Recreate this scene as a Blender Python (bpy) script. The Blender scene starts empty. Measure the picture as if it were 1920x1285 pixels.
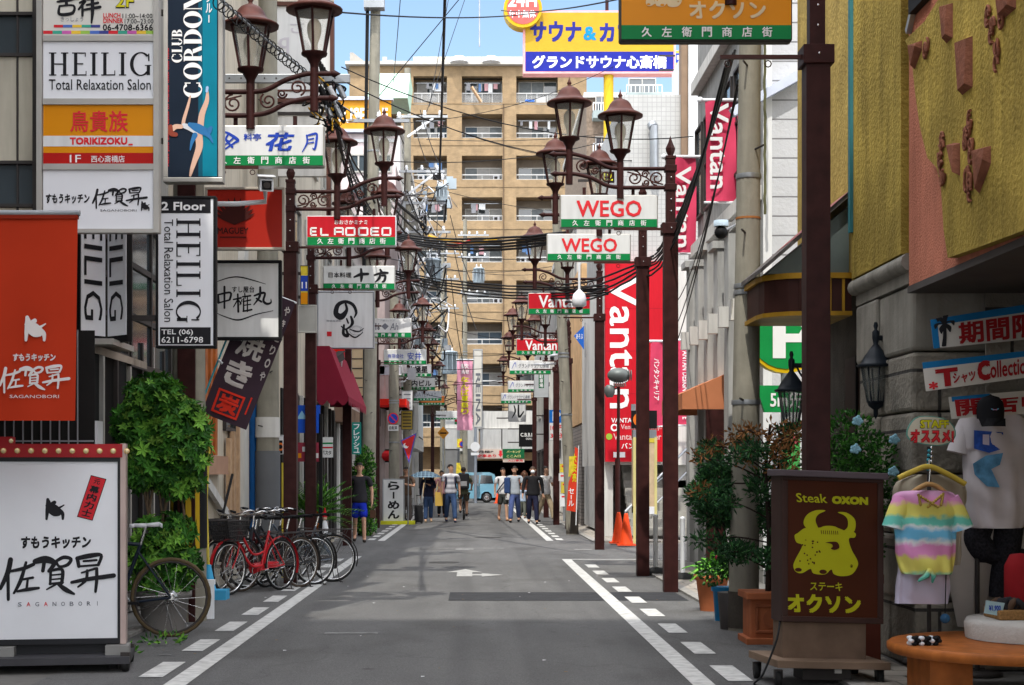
import bpy, bmesh, math, random
from mathutils import Vector, Matrix
R = math.radians
sc = bpy.context.scene
col = sc.collection

# ------------------------------------------------------------------ camera, sky, sun, exposure
F, CX, CY, EYE = 3000.0, 888.0, 890.0, 1.5        # focal length in photo pixels, vanishing point, eye height
cd = bpy.data.cameras.new("camera"); cam = bpy.data.objects.new("camera", cd); col.objects.link(cam)
cam.location = (0, 0, EYE); cam.rotation_euler = (R(90), 0, 0)
cd.sensor_width = 36; cd.lens = 36 * F / 1920
cd.shift_x = (960 - CX) / 1920; cd.shift_y = (CY - 642.5) / 1920
cd.clip_start = .1; cd.clip_end = 2000
sc.camera = cam
FILL_CLOUD = 23.0
SUN_EL, SUN_AZ = 58.0, 15.0                        # elevation; azimuth to the left of straight behind the camera
wd = bpy.data.worlds.new("World"); sc.world = wd; wd.use_nodes = True
nt = wd.node_tree; bg = nt.nodes["Background"]
sky = nt.nodes.new("ShaderNodeTexSky"); sky.sky_type = 'NISHITA'; sky.sun_disc = False
sky.sun_elevation = R(SUN_EL); sky.sun_rotation = R(180 + SUN_AZ); sky.air_density = 1.2; sky.dust_density = .5; sky.ozone_density = 2.5
bg.inputs[1].default_value = .15
# unseen clouds added as fill light over the roofs and behind the viewer, clear blue above the street's far end
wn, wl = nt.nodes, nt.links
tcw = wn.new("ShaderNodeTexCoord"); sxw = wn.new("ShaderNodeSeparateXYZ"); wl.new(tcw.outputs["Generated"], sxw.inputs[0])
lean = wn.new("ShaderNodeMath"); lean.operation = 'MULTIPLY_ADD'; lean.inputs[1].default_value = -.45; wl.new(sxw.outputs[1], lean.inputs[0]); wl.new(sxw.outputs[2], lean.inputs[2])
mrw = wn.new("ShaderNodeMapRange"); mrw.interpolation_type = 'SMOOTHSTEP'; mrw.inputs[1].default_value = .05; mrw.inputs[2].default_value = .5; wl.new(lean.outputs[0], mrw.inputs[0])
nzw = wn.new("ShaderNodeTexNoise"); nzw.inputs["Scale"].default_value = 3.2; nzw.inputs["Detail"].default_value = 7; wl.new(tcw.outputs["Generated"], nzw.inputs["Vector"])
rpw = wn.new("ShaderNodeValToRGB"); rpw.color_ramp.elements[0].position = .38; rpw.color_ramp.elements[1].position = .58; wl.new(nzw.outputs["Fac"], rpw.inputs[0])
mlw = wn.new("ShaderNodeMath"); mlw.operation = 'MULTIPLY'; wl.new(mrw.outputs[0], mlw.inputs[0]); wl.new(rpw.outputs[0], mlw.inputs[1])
mxw = wn.new("ShaderNodeMix"); mxw.data_type = 'RGBA'; wl.new(mlw.outputs[0], mxw.inputs[0]); wl.new(sky.outputs[0], mxw.inputs[6]); mxw.inputs[7].default_value = (FILL_CLOUD, FILL_CLOUD, FILL_CLOUD * 1.02, 1)
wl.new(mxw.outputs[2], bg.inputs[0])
sd = bpy.data.lights.new("sun", 'SUN'); sd.energy = 2.7; sd.angle = R(.53); sd.color = (1, .95, .86)
sun = bpy.data.objects.new("sun", sd); col.objects.link(sun)
sdir = Vector((-math.sin(R(SUN_AZ)) * math.cos(R(SUN_EL)), -math.cos(R(SUN_AZ)) * math.cos(R(SUN_EL)), math.sin(R(SUN_EL))))
sun.rotation_euler = sdir.to_track_quat('Z', 'Y').to_euler()
sc.view_settings.view_transform = 'Standard'; sc.view_settings.look = 'None'
sc.view_settings.exposure = .53; sc.view_settings.gamma = 1; sc.view_settings.use_curve_mapping = False
sc.cycles.max_bounces = 7; sc.cycles.transparent_max_bounces = 12

# ------------------------------------------------------------------ materials
MATS = {}
def mat(name, rgb, rough=.6, metal=0., var=.12, scale=3., bump=0., bscale=40., dirt=0., spec=.13, alpha=1., coat=0.):
    """one plain surface: base colour with a little large-scale noise, optional streaks and fine bump"""
    if name in MATS: return MATS[name]
    m = bpy.data.materials.new(name); m.use_nodes = True; MATS[name] = m
    n = m.node_tree.nodes; l = m.node_tree.links; b = n["Principled BSDF"]
    b.inputs["Roughness"].default_value = rough; b.inputs["Metallic"].default_value = metal
    b.inputs["Specular IOR Level"].default_value = spec; b.inputs["Coat Weight"].default_value = coat
    tc = n.new("ShaderNodeTexCoord")
    nz = n.new("ShaderNodeTexNoise"); nz.inputs["Scale"].default_value = scale; nz.inputs["Detail"].default_value = 5
    l.new(tc.outputs["Object"], nz.inputs["Vector"])
    rp = n.new("ShaderNodeValToRGB"); e = rp.color_ramp.elements
    e[0].position = .3; e[1].position = .75
    e[0].color = tuple(c * (1 - var) for c in rgb) + (1,); e[1].color = tuple(min(1, c * (1 + var)) for c in rgb) + (1,)
    l.new(nz.outputs["Fac"], rp.inputs[0]); out = rp.outputs[0]
    if dirt:
        mp = n.new("ShaderNodeMapping"); mp.inputs["Scale"].default_value = (6, 6, .7); l.new(tc.outputs["Object"], mp.inputs[0])
        n2 = n.new("ShaderNodeTexNoise"); n2.inputs["Scale"].default_value = 1.6; n2.inputs["Detail"].default_value = 7; l.new(mp.outputs[0], n2.inputs["Vector"])
        r2 = n.new("ShaderNodeValToRGB"); r2.color_ramp.elements[0].position = .42; r2.color_ramp.elements[1].position = .72
        l.new(n2.outputs["Fac"], r2.inputs[0])
        sc_ = n.new("ShaderNodeMath"); sc_.operation = 'MULTIPLY'; sc_.inputs[1].default_value = dirt; l.new(r2.outputs[0], sc_.inputs[0])
        mx = n.new("ShaderNodeMix"); mx.data_type = 'RGBA'; l.new(sc_.outputs[0], mx.inputs[0]); l.new(out, mx.inputs[6])
        mx.inputs[7].default_value = tuple(c * .35 for c in rgb) + (1,); out = mx.outputs[2]
    l.new(out, b.inputs["Base Color"])
    if bump:
        n3 = n.new("ShaderNodeTexNoise"); n3.inputs["Scale"].default_value = bscale; n3.inputs["Detail"].default_value = 6; l.new(tc.outputs["Object"], n3.inputs["Vector"])
        bp = n.new("ShaderNodeBump"); bp.inputs["Strength"].default_value = bump; bp.inputs["Distance"].default_value = .02
        l.new(n3.outputs["Fac"], bp.inputs["Height"]); l.new(bp.outputs[0], b.inputs["Normal"])
    if alpha < 1: b.inputs["Alpha"].default_value = alpha
    return m

def glassmat(name, rgb, alpha=.35, rough=.08):
    if name in MATS: return MATS[name]
    m = bpy.data.materials.new(name); m.use_nodes = True; MATS[name] = m
    n = m.node_tree.nodes; l = m.node_tree.links; o = n["Material Output"]; b = n["Principled BSDF"]
    b.inputs["Base Color"].default_value = rgb + (1,); b.inputs["Roughness"].default_value = rough; b.inputs["Alpha"].default_value = alpha
    return m

def brickmat(name, c1, c2, mortar, bw, bh, axis='xz', msize=.012, rough=.8, bump=.4, offset=.5, var=.5):
    """bricks, tiles, siding or blocks laid in object space on the xz or yz plane"""
    if name in MATS: return MATS[name]
    m = bpy.data.materials.new(name); m.use_nodes = True; MATS[name] = m
    n = m.node_tree.nodes; l = m.node_tree.links; b = n["Principled BSDF"]; b.inputs["Roughness"].default_value = rough
    tc = n.new("ShaderNodeTexCoord"); sx = n.new("ShaderNodeSeparateXYZ"); l.new(tc.outputs["Object"], sx.inputs[0])
    cb = n.new("ShaderNodeCombineXYZ"); l.new(sx.outputs[0 if axis == 'xz' else 1], cb.inputs[0]); l.new(sx.outputs[2 if axis != 'xy' else 1], cb.inputs[1])
    if axis == 'xy': l.new(sx.outputs[0], cb.inputs[0])
    br = n.new("ShaderNodeTexBrick"); br.offset = offset; br.inputs["Scale"].default_value = 1
    br.inputs["Brick Width"].default_value = bw; br.inputs["Row Height"].default_value = bh; br.inputs["Mortar Size"].default_value = msize
    br.inputs["Bias"].default_value = 0; br.inputs["Mortar Smooth"].default_value = .2
    br.inputs["Color1"].default_value = c1 + (1,); br.inputs["Color2"].default_value = c2 + (1,); br.inputs["Mortar"].default_value = mortar + (1,)
    l.new(cb.outputs[0], br.inputs["Vector"])
    nz = n.new("ShaderNodeTexNoise"); nz.inputs["Scale"].default_value = 2.2; nz.inputs["Detail"].default_value = 8; l.new(tc.outputs["Object"], nz.inputs["Vector"])
    mr = n.new("ShaderNodeMapRange"); mr.inputs[1].default_value = .3; mr.inputs[2].default_value = .7; mr.inputs[3].default_value = 1 - var * .5; mr.inputs[4].default_value = 1 + var * .25
    l.new(nz.outputs["Fac"], mr.inputs[0])
    mx = n.new("ShaderNodeMix"); mx.data_type = 'RGBA'; mx.blend_type = 'MULTIPLY'; mx.inputs[0].default_value = 1
    l.new(br.outputs[0], mx.inputs[6]); l.new(mr.outputs[0], mx.inputs[7]); l.new(mx.outputs[2], b.inputs["Base Color"])
    if bump:
        ad = n.new("ShaderNodeMath"); ad.operation = 'MULTIPLY_ADD'; ad.inputs[1].default_value = -1; l.new(br.outputs["Fac"], ad.inputs[0])
        n4 = n.new("ShaderNodeTexNoise"); n4.inputs["Scale"].default_value = 25; n4.inputs["Detail"].default_value = 6; l.new(tc.outputs["Object"], n4.inputs["Vector"]); l.new(n4.outputs["Fac"], ad.inputs[2])
        bp = n.new("ShaderNodeBump"); bp.inputs["Strength"].default_value = bump; bp.inputs["Distance"].default_value = .02; l.new(ad.outputs[0], bp.inputs["Height"]); l.new(bp.outputs[0], b.inputs["Normal"])
    return m

def bandmat(name, bands, axis=2, wob=.0, rough=.8):
    """horizontal dyed bands: list of (position in metres of object space, rgb)"""
    if name in MATS: return MATS[name]
    m = bpy.data.materials.new(name); m.use_nodes = True; MATS[name] = m
    n = m.node_tree.nodes; l = m.node_tree.links; b = n["Principled BSDF"]; b.inputs["Roughness"].default_value = rough
    tc = n.new("ShaderNodeTexCoord"); sx = n.new("ShaderNodeSeparateXYZ"); l.new(tc.outputs["Object"], sx.inputs[0])
    nz = n.new("ShaderNodeTexNoise"); nz.inputs["Scale"].default_value = 14; nz.inputs["Detail"].default_value = 4; l.new(tc.outputs["Object"], nz.inputs["Vector"])
    ma = n.new("ShaderNodeMath"); ma.operation = 'MULTIPLY_ADD'; ma.inputs[1].default_value = wob; l.new(nz.outputs["Fac"], ma.inputs[0]); l.new(sx.outputs[axis], ma.inputs[2])
    lo, hi = bands[0][0], bands[-1][0]
    mr = n.new("ShaderNodeMapRange"); mr.inputs[1].default_value = lo; mr.inputs[2].default_value = hi; l.new(ma.outputs[0], mr.inputs[0])
    rp = n.new("ShaderNodeValToRGB"); cr = rp.color_ramp
    for i, (p, c) in enumerate(bands):
        t = (p - lo) / (hi - lo)
        e = cr.elements[i] if i < 2 else cr.elements.new(t)
        e.position = t; e.color = c + (1,)
    l.new(mr.outputs[0], rp.inputs[0]); l.new(rp.outputs[0], b.inputs["Base Color"])
    return m

WHITE = mat("sign_white", (.68, .69, .69), .45, var=.06, scale=1.5, dirt=.22)
WHITE2 = mat("white_plastic", (.72, .74, .77), .4, var=.03)
BLACK = mat("black_paint", (.009, .009, .010), .6, var=.2)
INK = mat("ink", (.015, .015, .018), .6, var=.1)
BLUEINK = mat("blue_ink", (.02, .06, .42), .5, var=.05)
REDINK = mat("red_ink", (.68, .03, .04), .5, var=.05)
GREEN = mat("strip_green", (.004, .20, .055), .5, var=.06)
LETW = mat("letter_white", (.8, .8, .8), .5, var=.02)
RED = mat("sign_red", (.52, .011, .022), .5, var=.08, scale=1.2, dirt=.18)
BROWN = mat("post_brown", (.040, .0125, .0115), .5, var=.3, scale=9, dirt=.4)
HOOD = mat("hood_copper", (.085, .030, .024), .5, var=.3, scale=9, dirt=.3)
STEEL = mat("galvanised", (.33, .35, .37), .4, .6, var=.15)
ALU = mat("aluminium_frame", (.42, .41, .38), .4, .35, var=.1)
CONC = mat("concrete", (.33, .32, .29), .85, var=.14, scale=4, bump=.25, bscale=30, dirt=.35)
CONC2 = mat("pole_concrete", (.255, .24, .195), .85, var=.12, scale=5, bump=.2, bscale=60, dirt=.4)
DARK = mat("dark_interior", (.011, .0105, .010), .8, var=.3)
RUBBER = mat("rubber", (.018, .018, .018), .7, var=.2)
CHROME = mat("chrome", (.6, .6, .6), .2, .95, var=.04)
GLASS = glassmat("lamp_glass", (.62, .64, .58), .26)
WINGLASS = mat("window_glass", (.05, .065, .075), .08, var=.3, scale=.7, spec=.8)
CABLE = mat("cable_black", (.012, .012, .013), .6)
WOOD = mat("wood_orange", (.42, .13, .03), .5, var=.25, scale=8, dirt=.3)
TERRA = mat("terracotta", (.44, .14, .06), .8, var=.15, scale=6, dirt=.2)

# ------------------------------------------------------------------ mesh building
def sub(a, b): return (a[0] - b[0], a[1] - b[1], a[2] - b[2])
def P(px, py, Y): return Vector(((px - CX) / F * Y, Y, EYE + (CY - py) / F * Y))
def S(Y):
    """the upright plane at distance Y: picture coordinates on it -> point; d moves towards the viewer"""
    return lambda px, py, d=0.: Vector(((px - CX) / F * Y, Y - d, EYE + (CY - py) / F * Y))
def plane(o, u, v):
    o, u, v = Vector(o), Vector(u), Vector(v); n = u.cross(v).normalized()
    return lambda a, b, d=0.: o + u * a + v * b + n * d
GL = {}
def glyph(s):
    if s in GL: return GL[s]
    if s in SERIF:
        g = SERIF[s]
    else:
        c = bpy.data.curves.new("t", 'FONT'); c.body = s; c.size = 1; c.resolution_u = 2
        o = bpy.data.objects.new("t", c); col.objects.link(o)
        me = bpy.data.meshes.new_from_object(o.evaluated_get(bpy.context.evaluated_depsgraph_get()))
        g = ([(v.co.x, v.co.y) for v in me.vertices], [tuple(p.vertices) for p in me.polygons])
        bpy.data.objects.remove(o); bpy.data.curves.remove(c); bpy.data.meshes.remove(me)
    xs = [p[0] for p in g[0]]; ys = [p[1] for p in g[0]]
    x0, y0, w, h = min(xs), min(ys), max(xs) - min(xs) or 1, max(ys) - min(ys) or 1
    GL[s] = ([((x - x0) / w, (y - y0) / h) for x, y in g[0]], g[1], w, h)
    return GL[s]

def crom(pts, k=5):
    """smooth a polyline (tuples of any length)"""
    if len(pts) < 3: return [tuple(p) for p in pts]
    out = []; n = len(pts)
    for i in range(n - 1):
        a, b, c, d = pts[max(i - 1, 0)], pts[i], pts[i + 1], pts[min(i + 2, n - 1)]
        for j in range(k):
            t = j / k
            out.append(tuple(.5 * (2 * b[q] + (c[q] - a[q]) * t + (2 * a[q] - 5 * b[q] + 4 * c[q] - d[q]) * t * t + (3 * b[q] - a[q] - 3 * c[q] + d[q]) * t ** 3) for q in range(len(b))))
    out.append(tuple(pts[-1])); return out

class MB:
    def __init__(s): s.v = []; s.f = []; s.mi = []; s.sm = []; s.mats = []; s.lift = 0
    def idx(s, m):
        if m not in s.mats: s.mats.append(m)
        return s.mats.index(m)
    def add(s, vs, fs, m, smooth=False):
        b = len(s.v); i = s.idx(m); s.v += [tuple(v) for v in vs]
        for f in fs: s.f.append(tuple(b + k for k in f)); s.mi.append(i); s.sm.append(smooth)
        return s
    def box(s, a, b, m):
        x0, x1 = sorted((a[0], b[0])); y0, y1 = sorted((a[1], b[1])); z0, z1 = sorted((a[2], b[2]))
        return s.add([(x0, y0, z0), (x1, y0, z0), (x1, y1, z0), (x0, y1, z0), (x0, y0, z1), (x1, y0, z1), (x1, y1, z1), (x0, y1, z1)],
                     [(0, 3, 2, 1), (4, 5, 6, 7), (0, 1, 5, 4), (1, 2, 6, 5), (2, 3, 7, 6), (3, 0, 4, 7)], m)
    def bar(s, a, b, w, h, m, up=(0, 0, 1)):
        """a rectangular bar from a to b"""
        a, b = Vector(a), Vector(b); d = (b - a).normalized(); up = Vector(up)
        if abs(d.dot(up)) > .98: up = Vector((0, 1, 0))
        x = d.cross(up).normalized() * w / 2; y = x.cross(d).normalized() * h / 2
        vs = [p + q for p in (a, b) for q in (-x - y, x - y, x + y, -x + y)]
        return s.add(vs, [(0, 1, 2, 3), (7, 6, 5, 4), (0, 4, 5, 1), (1, 5, 6, 2), (2, 6, 7, 3), (3, 7, 4, 0)], m)
    def slab(s, f, r, d0, d1, m):
        """box between the offsets d0 (back) and d1 (front) of plane f over the rectangle r = x0, y0, x1, y1"""
        x0, y0, x1, y1 = r
        vs = [f(x, y, d) for d in (d0, d1) for x, y in ((x0, y0), (x1, y0), (x1, y1), (x0, y1))]
        return s.add(vs, [(0, 1, 2, 3), (7, 6, 5, 4), (0, 4, 5, 1), (1, 5, 6, 2), (2, 6, 7, 3), (3, 7, 4, 0)], m)
    def sheet(s, f, r, d, m):
        x0, y0, x1, y1 = r
        return s.add([f(x0, y0, d), f(x1, y0, d), f(x1, y1, d), f(x0, y1, d)], [(0, 1, 2, 3)], m)
    def prism(s, f, pts, d0, d1, m):
        n = len(pts); vs = [f(x, y, d0) for x, y in pts] + [f(x, y, d1) for x, y in pts]
        return s.add(vs, [tuple(range(n)), tuple(range(2 * n - 1, n - 1, -1))] + [(i, (i + 1) % n, n + (i + 1) % n, n + i) for i in range(n)], m)
    def rim(s, f, r, w, d0, d1, m):
        x0, y0, x1, y1 = r
        for q in ((x0, y0, x1, y0 + w), (x0, y1 - w, x1, y1), (x0, y0 + w, x0 + w, y1 - w), (x1 - w, y0 + w, x1, y1 - w)): s.slab(f, q, d0, d1, m)
        return s
    def tube(s, pts, r, m, n=7, closed=False, smooth=True):
        pts = [Vector(p) for p in pts]; k = len(pts); rs = r if isinstance(r, (list, tuple)) else [r] * k
        vs = []; up = None
        for i, p in enumerate(pts):
            d = (pts[(i + 1) % k] - pts[i - 1]) if closed else (pts[min(i + 1, k - 1)] - pts[max(i - 1, 0)])
            d = d.normalized() if d.length > 1e-9 else Vector((0, 0, 1))
            if up is None:
                up = Vector((0, 0, 1)) if abs(d.z) < .9 else Vector((1, 0, 0))
            x = d.cross(up)
            if x.length < 1e-6: x = d.orthogonal()
            x.normalize(); y = x.cross(d).normalized(); up = y
            vs += [p + (x * math.cos(2 * math.pi * j / n) + y * math.sin(2 * math.pi * j / n)) * rs[i] for j in range(n)]
        fs = []
        for i in range(k if closed else k - 1):
            a, b = i * n, ((i + 1) % k) * n
            fs += [(a + j, a + (j + 1) % n, b + (j + 1) % n, b + j) for j in range(n)]
        s.add(vs, fs, m, smooth)
        if not closed: s.add([vs[j] for j in range(n)] + [vs[(k - 1) * n + j] for j in range(n)], [tuple(range(n - 1, -1, -1)), tuple(range(n, 2 * n))], m)
        return s
    def lathe(s, c, prof, m, n=14, rot=0, smooth=True, sx=1, sy=1):
        """profile (radius, height) turned about the upright through c"""
        vs = []; k = len(prof)
        for r, z in prof: vs += [(c[0] + sx * r * math.cos(rot + 2 * math.pi * j / n), c[1] + sy * r * math.sin(rot + 2 * math.pi * j / n), c[2] + z) for j in range(n)]
        fs = [(i * n + j, i * n + (j + 1) % n, (i + 1) * n + (j + 1) % n, (i + 1) * n + j) for i in range(k - 1) for j in range(n)]
        s.add(vs, fs, m, smooth)
        if prof[0][0] > 1e-5: s.add(vs[:n], [tuple(range(n - 1, -1, -1))], m)
        if prof[-1][0] > 1e-5: s.add(vs[-n:], [tuple(range(n))], m)
        return s
    def ball(s, c, r, m, n=10, k=7):
        rx, ry, rz = r if isinstance(r, (tuple, list)) else (r, r, r)
        prof = [(math.sin(math.pi * i / k), -math.cos(math.pi * i / k)) for i in range(k + 1)]
        prof[0] = (1e-4, -1); prof[-1] = (1e-4, 1)
        vs = []
        for a, z in prof: vs += [(c[0] + rx * a * math.cos(2 * math.pi * j / n), c[1] + ry * a * math.sin(2 * math.pi * j / n), c[2] + rz * z) for j in range(n)]
        return s.add(vs, [(i * n + j, i * n + (j + 1) % n, (i + 1) * n + (j + 1) % n, (i + 1) * n + j) for i in range(k) for j in range(n)], m, True)
    def text(s, f, t, r, m, b=0., rot=0, d=.004, slant=0.):
        """lettering fitted to the rectangle r of plane f; b thickens it (share of the height), rot 90 reads downwards, -90 upwards"""
        vs, fs, w, h = glyph(t); x0, y0, x1, y1 = r
        bx = b * h / w
        offs = [(0, 0)] if not b else [(0, 0), (bx, 0), (0, b), (bx, b), (bx / 2, b / 2)]
        for k, (ox, oy) in enumerate(offs):
            out = []
            for u, v in vs:
                u2 = (u * (1 - bx) + ox); v2 = v * (1 - b) + oy
                u2 += slant * (v2 - .5) * h / w
                if rot == 0: px, py = x0 + u2 * (x1 - x0), y1 - v2 * (y1 - y0)
                elif rot == 90: px, py = x0 + v2 * (x1 - x0), y0 + u2 * (y1 - y0)
                else: px, py = x1 - v2 * (x1 - x0), y1 - u2 * (y1 - y0)
                out.append(f(px, py, d + k * .0005))
            s.add(out, fs, m)
        return s
    def vtext(s, f, t, r, m, b=0., d=.004):
        """upright characters stacked downwards"""
        x0, y0, x1, y1 = r; n = len(t); hh = (y1 - y0) / n
        for i, ch in enumerate(t):
            q = (x0, y0 + i * hh + hh * .05, x1, y0 + (i + 1) * hh - hh * .05)
            if ch == 'ー': q = ((x0 + x1) / 2 - (x1 - x0) * .08, q[1] + hh * .1, (x0 + x1) / 2 + (x1 - x0) * .08, q[3] - hh * .1)
            s.text(f, ch, q, m, b, 90 if ch == 'ー' else 0, d)
        return s
    def brush(s, f, pts, m, d=.004, k=5):
        """one brush stroke through (x, y, half width) in plane coordinates"""
        s.lift += .0004; d = d + s.lift % .006; q = crom(pts, k); n = len(q)
        L, Rr = [], []
        for i in range(n):
            a, b = q[max(i - 1, 0)], q[min(i + 1, n - 1)]; dx, dy = b[0] - a[0], b[1] - a[1]; ln = math.hypot(dx, dy) or 1
            nx, ny = -dy / ln, dx / ln; w = max(q[i][2], 1e-4)
            L.append((q[i][0] + nx * w, q[i][1] + ny * w)); Rr.append((q[i][0] - nx * w, q[i][1] - ny * w))
        vs = [f(x, y, d) for x, y in L + Rr]
        s.add(vs, [(i, i + 1, n + i + 1, n + i) for i in range(n - 1)], m)
        for e in (0, n - 1):
            cx, cy, w = q[e][0], q[e][1], q[e][2]
            if w > 2e-3: s.add([f(cx + w * math.cos(a * math.pi / 5), cy + w * math.sin(a * math.pi / 5), d + .0002 + (.0001 if e else 0)) for a in range(10)], [tuple(range(10))], m)
        return s
    def poly(s, f, pts, m, d=.004):
        """flat outline (may be concave)"""
        from mathutils.geometry import tessellate_polygon
        t = tessellate_polygon([[Vector((x, y, 0)) for x, y in pts]])
        s.lift += .0004; d = d + s.lift % .006
        return s.add([f(x, y, d) for x, y in pts], [tuple(q) for q in t], m)
    def disc(s, f, x, y, rx, ry, m, d=.004, n=20):
        s.lift += .0004; d = d + s.lift % .006
        return s.add([f(x + rx * math.cos(2 * math.pi * a / n), y + ry * math.sin(2 * math.pi * a / n), d) for a in range(n)], [tuple(range(n))], m)
    def ring(s, f, x, y, r0, r1, m, d=.004, n=24, ky=1.):
        s.lift += .0004; d = d + s.lift % .006
        vs = [f(x + r * math.cos(2 * math.pi * a / n), y + ky * r * math.sin(2 * math.pi * a / n), d) for r in (r0, r1) for a in range(n)]
        return s.add(vs, [(a, (a + 1) % n, n + (a + 1) % n, n + a) for a in range(n)], m)
    def build(s, name, parent=None, origin=None, bevel=0.):
        me = bpy.data.meshes.new(name); o = bpy.data.objects.new(name, me); col.objects.link(o)
        if parent is not None:
            w = Vector(parent["_w"]); o.parent = parent; o["_w"] = parent["_w"]
        else:
            w = Vector(origin) if origin is not None else Vector((0, 0, 0)); o.location = w; o["_w"] = tuple(w)
        me.from_pydata([(v[0] - w[0], v[1] - w[1], v[2] - w[2]) for v in s.v], [], s.f)
        for m in s.mats: me.materials.append(m)
        me.polygons.foreach_set("material_index", s.mi); me.polygons.foreach_set("use_smooth", s.sm)
        me.update()
        if bevel:
            b = o.modifiers.new("bevel", 'BEVEL'); b.width = bevel; b.segments = 2; b.limit_method = 'ANGLE'; b.harden_normals = False
        return o

def tag(o, label=None, cat=None, group=None, kind=None):
    if label: o["label"] = label
    if cat: o["category"] = cat
    if group: o["group"] = group
    if kind: o["kind"] = kind
    return o
def thing(name, label, cat, loc=(0, 0, 0), group=None, kind=None):
    o = bpy.data.objects.new(name, None); col.objects.link(o); o.location = loc; o["_w"] = tuple(loc)
    return tag(o, label, cat, group, kind)
def copy_tree(o, parent=None):
    c = o.copy(); col.objects.link(c)
    if parent is not None: c.parent = parent
    for ch in list(o.children): copy_tree(ch, c)
    return c

# ------------------------------------------------------------------ a few roman capitals with serifs
SERIF = {}
def _rect(x0, y0, x1, y1): return ([(x0, y0), (x1, y0), (x1, y1), (x0, y1)], [(0, 1, 2, 3)])
def _bow(cx, cy, rx, ry, tw, th, a0, a1, n=20):
    vs = []; fs = []
    for i in range(n + 1):
        a = R(a0 + (a1 - a0) * i / n)
        vs += [(cx + rx * math.cos(a), cy + ry * math.sin(a)), (cx + (rx - tw) * math.cos(a), cy + (ry - th) * math.sin(a))]
    return vs, [(2 * i, 2 * i + 1, 2 * i + 3, 2 * i + 2) for i in range(n)]
def roman(word, T=.17, t=.06, sf=.09, sh=.05, gap=.16):
    V, Fc, x = [], [], 0.
    def put(g, dx):
        b = len(V); V.extend((p[0] + dx, p[1]) for p in g[0]); Fc.extend(tuple(b + k for k in f) for f in g[1])
    def stem(x0, w, y0=0., y1=1.):
        put(_rect(x0, y0, x0 + w, y1), x)
        put(_rect(x0 - sf, y0, x0, y0 + sh), x); put(_rect(x0 + w, y0, x0 + w + sf, y0 + sh), x)
        put(_rect(x0 - sf, y1 - sh, x0, y1), x); put(_rect(x0 + w, y1 - sh, x0 + w + sf, y1), x)
    for ch in word:
        if ch == 'H': stem(sf, T); stem(.62, T); put(_rect(sf + T, .47, .62, .47 + t), x); w = .62 + T + sf
        elif ch == 'I': stem(sf, T); w = T + 2 * sf
        elif ch == 'L': stem(sf, T); put(_rect(sf + T + sf, 0, .62, t), x); put(_rect(.58, t, .62, .22), x); w = .62
        elif ch == 'E':
            stem(sf, T); put(_rect(sf + T + sf, 0, .64, t), x); put(_rect(.6, t, .64, .2), x); put(_rect(sf + T, .48, .5, .48 + t), x)
            put(_rect(sf + T + sf, 1 - t, .61, 1), x); put(_rect(.57, .82, .61, 1 - t), x); w = .64
        elif ch in 'OCG':
            if ch == 'O': put(_bow(.48, .5, .48, .52, T * 1.1, t, 0, 360, 40), x)
            else: put(_bow(.48, .5, .48, .52, T * 1.1, t, 42, 318, 36), x); put(_rect(.8, .62, .86, .95), x)
            if ch == 'G': put(_rect(.74, .02, .74 + T, .42), x); put(_rect(.66, .42, .74 + T + .06, .46), x)
            elif ch == 'C': put(_rect(.8, .08, .86, .3), x)
            w = .96
        elif ch == 'D': stem(sf, T); put(_bow(sf + T, .5, .56, .5, T * 1.1, t, -90, 90), x); w = sf + T + .56
        elif ch == 'B':
            stem(sf, T); put(_bow(sf + T, .75, .38, .25, T, t, -90, 90, 14), x); put(_bow(sf + T, .26, .44, .26, T, t, -90, 90, 14), x); w = sf + T + .44
        elif ch == 'R':
            stem(sf, T); put(_bow(sf + T, .74, .42, .26, T, t, -90, 90, 14), x)
            put(([(sf + T + .15, .5), (sf + T + .15 + T, .5), (.88, 0), (.88 - T, 0)], [(0, 1, 2, 3)]), x); w = .9
        elif ch == 'N':
            put(_rect(sf, 0, sf + t, 1), x); put(_rect(.78, 0, .78 + t, 1), x); put(([(sf, 1), (sf + T * 1.2, 1), (.78 + t, 0), (.78 + t - T * 1.2, 0)], [(0, 1, 2, 3)]), x)
            put(_rect(0, 0, sf * 2 + t, sh), x); put(_rect(0, 1 - sh, sf, 1), x); put(_rect(.78 - sf, 1 - sh, .78 + t + sf, 1), x); w = .78 + t + sf
        elif ch == 'U':
            stem(sf, T, .3); put(_rect(.68, .3, .68 + t, 1), x); put(_rect(.6, 1 - sh, .82, 1), x); put(_bow((sf + .68 + t) / 2, .32, (.68 + t - sf) / 2, .33, T * .8, t, 180, 360, 18), x); w = .82
        x += w + gap
    return V, Fc
SERIF["HEILIG"] = roman("HEILIG", .145, .055); SERIF["CORDON"] = roman("CORDON", .24, .05, .05, .04, .06); SERIF["CLUB"] = roman("CLUB", .24, .05, .05, .04, .08)
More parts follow.
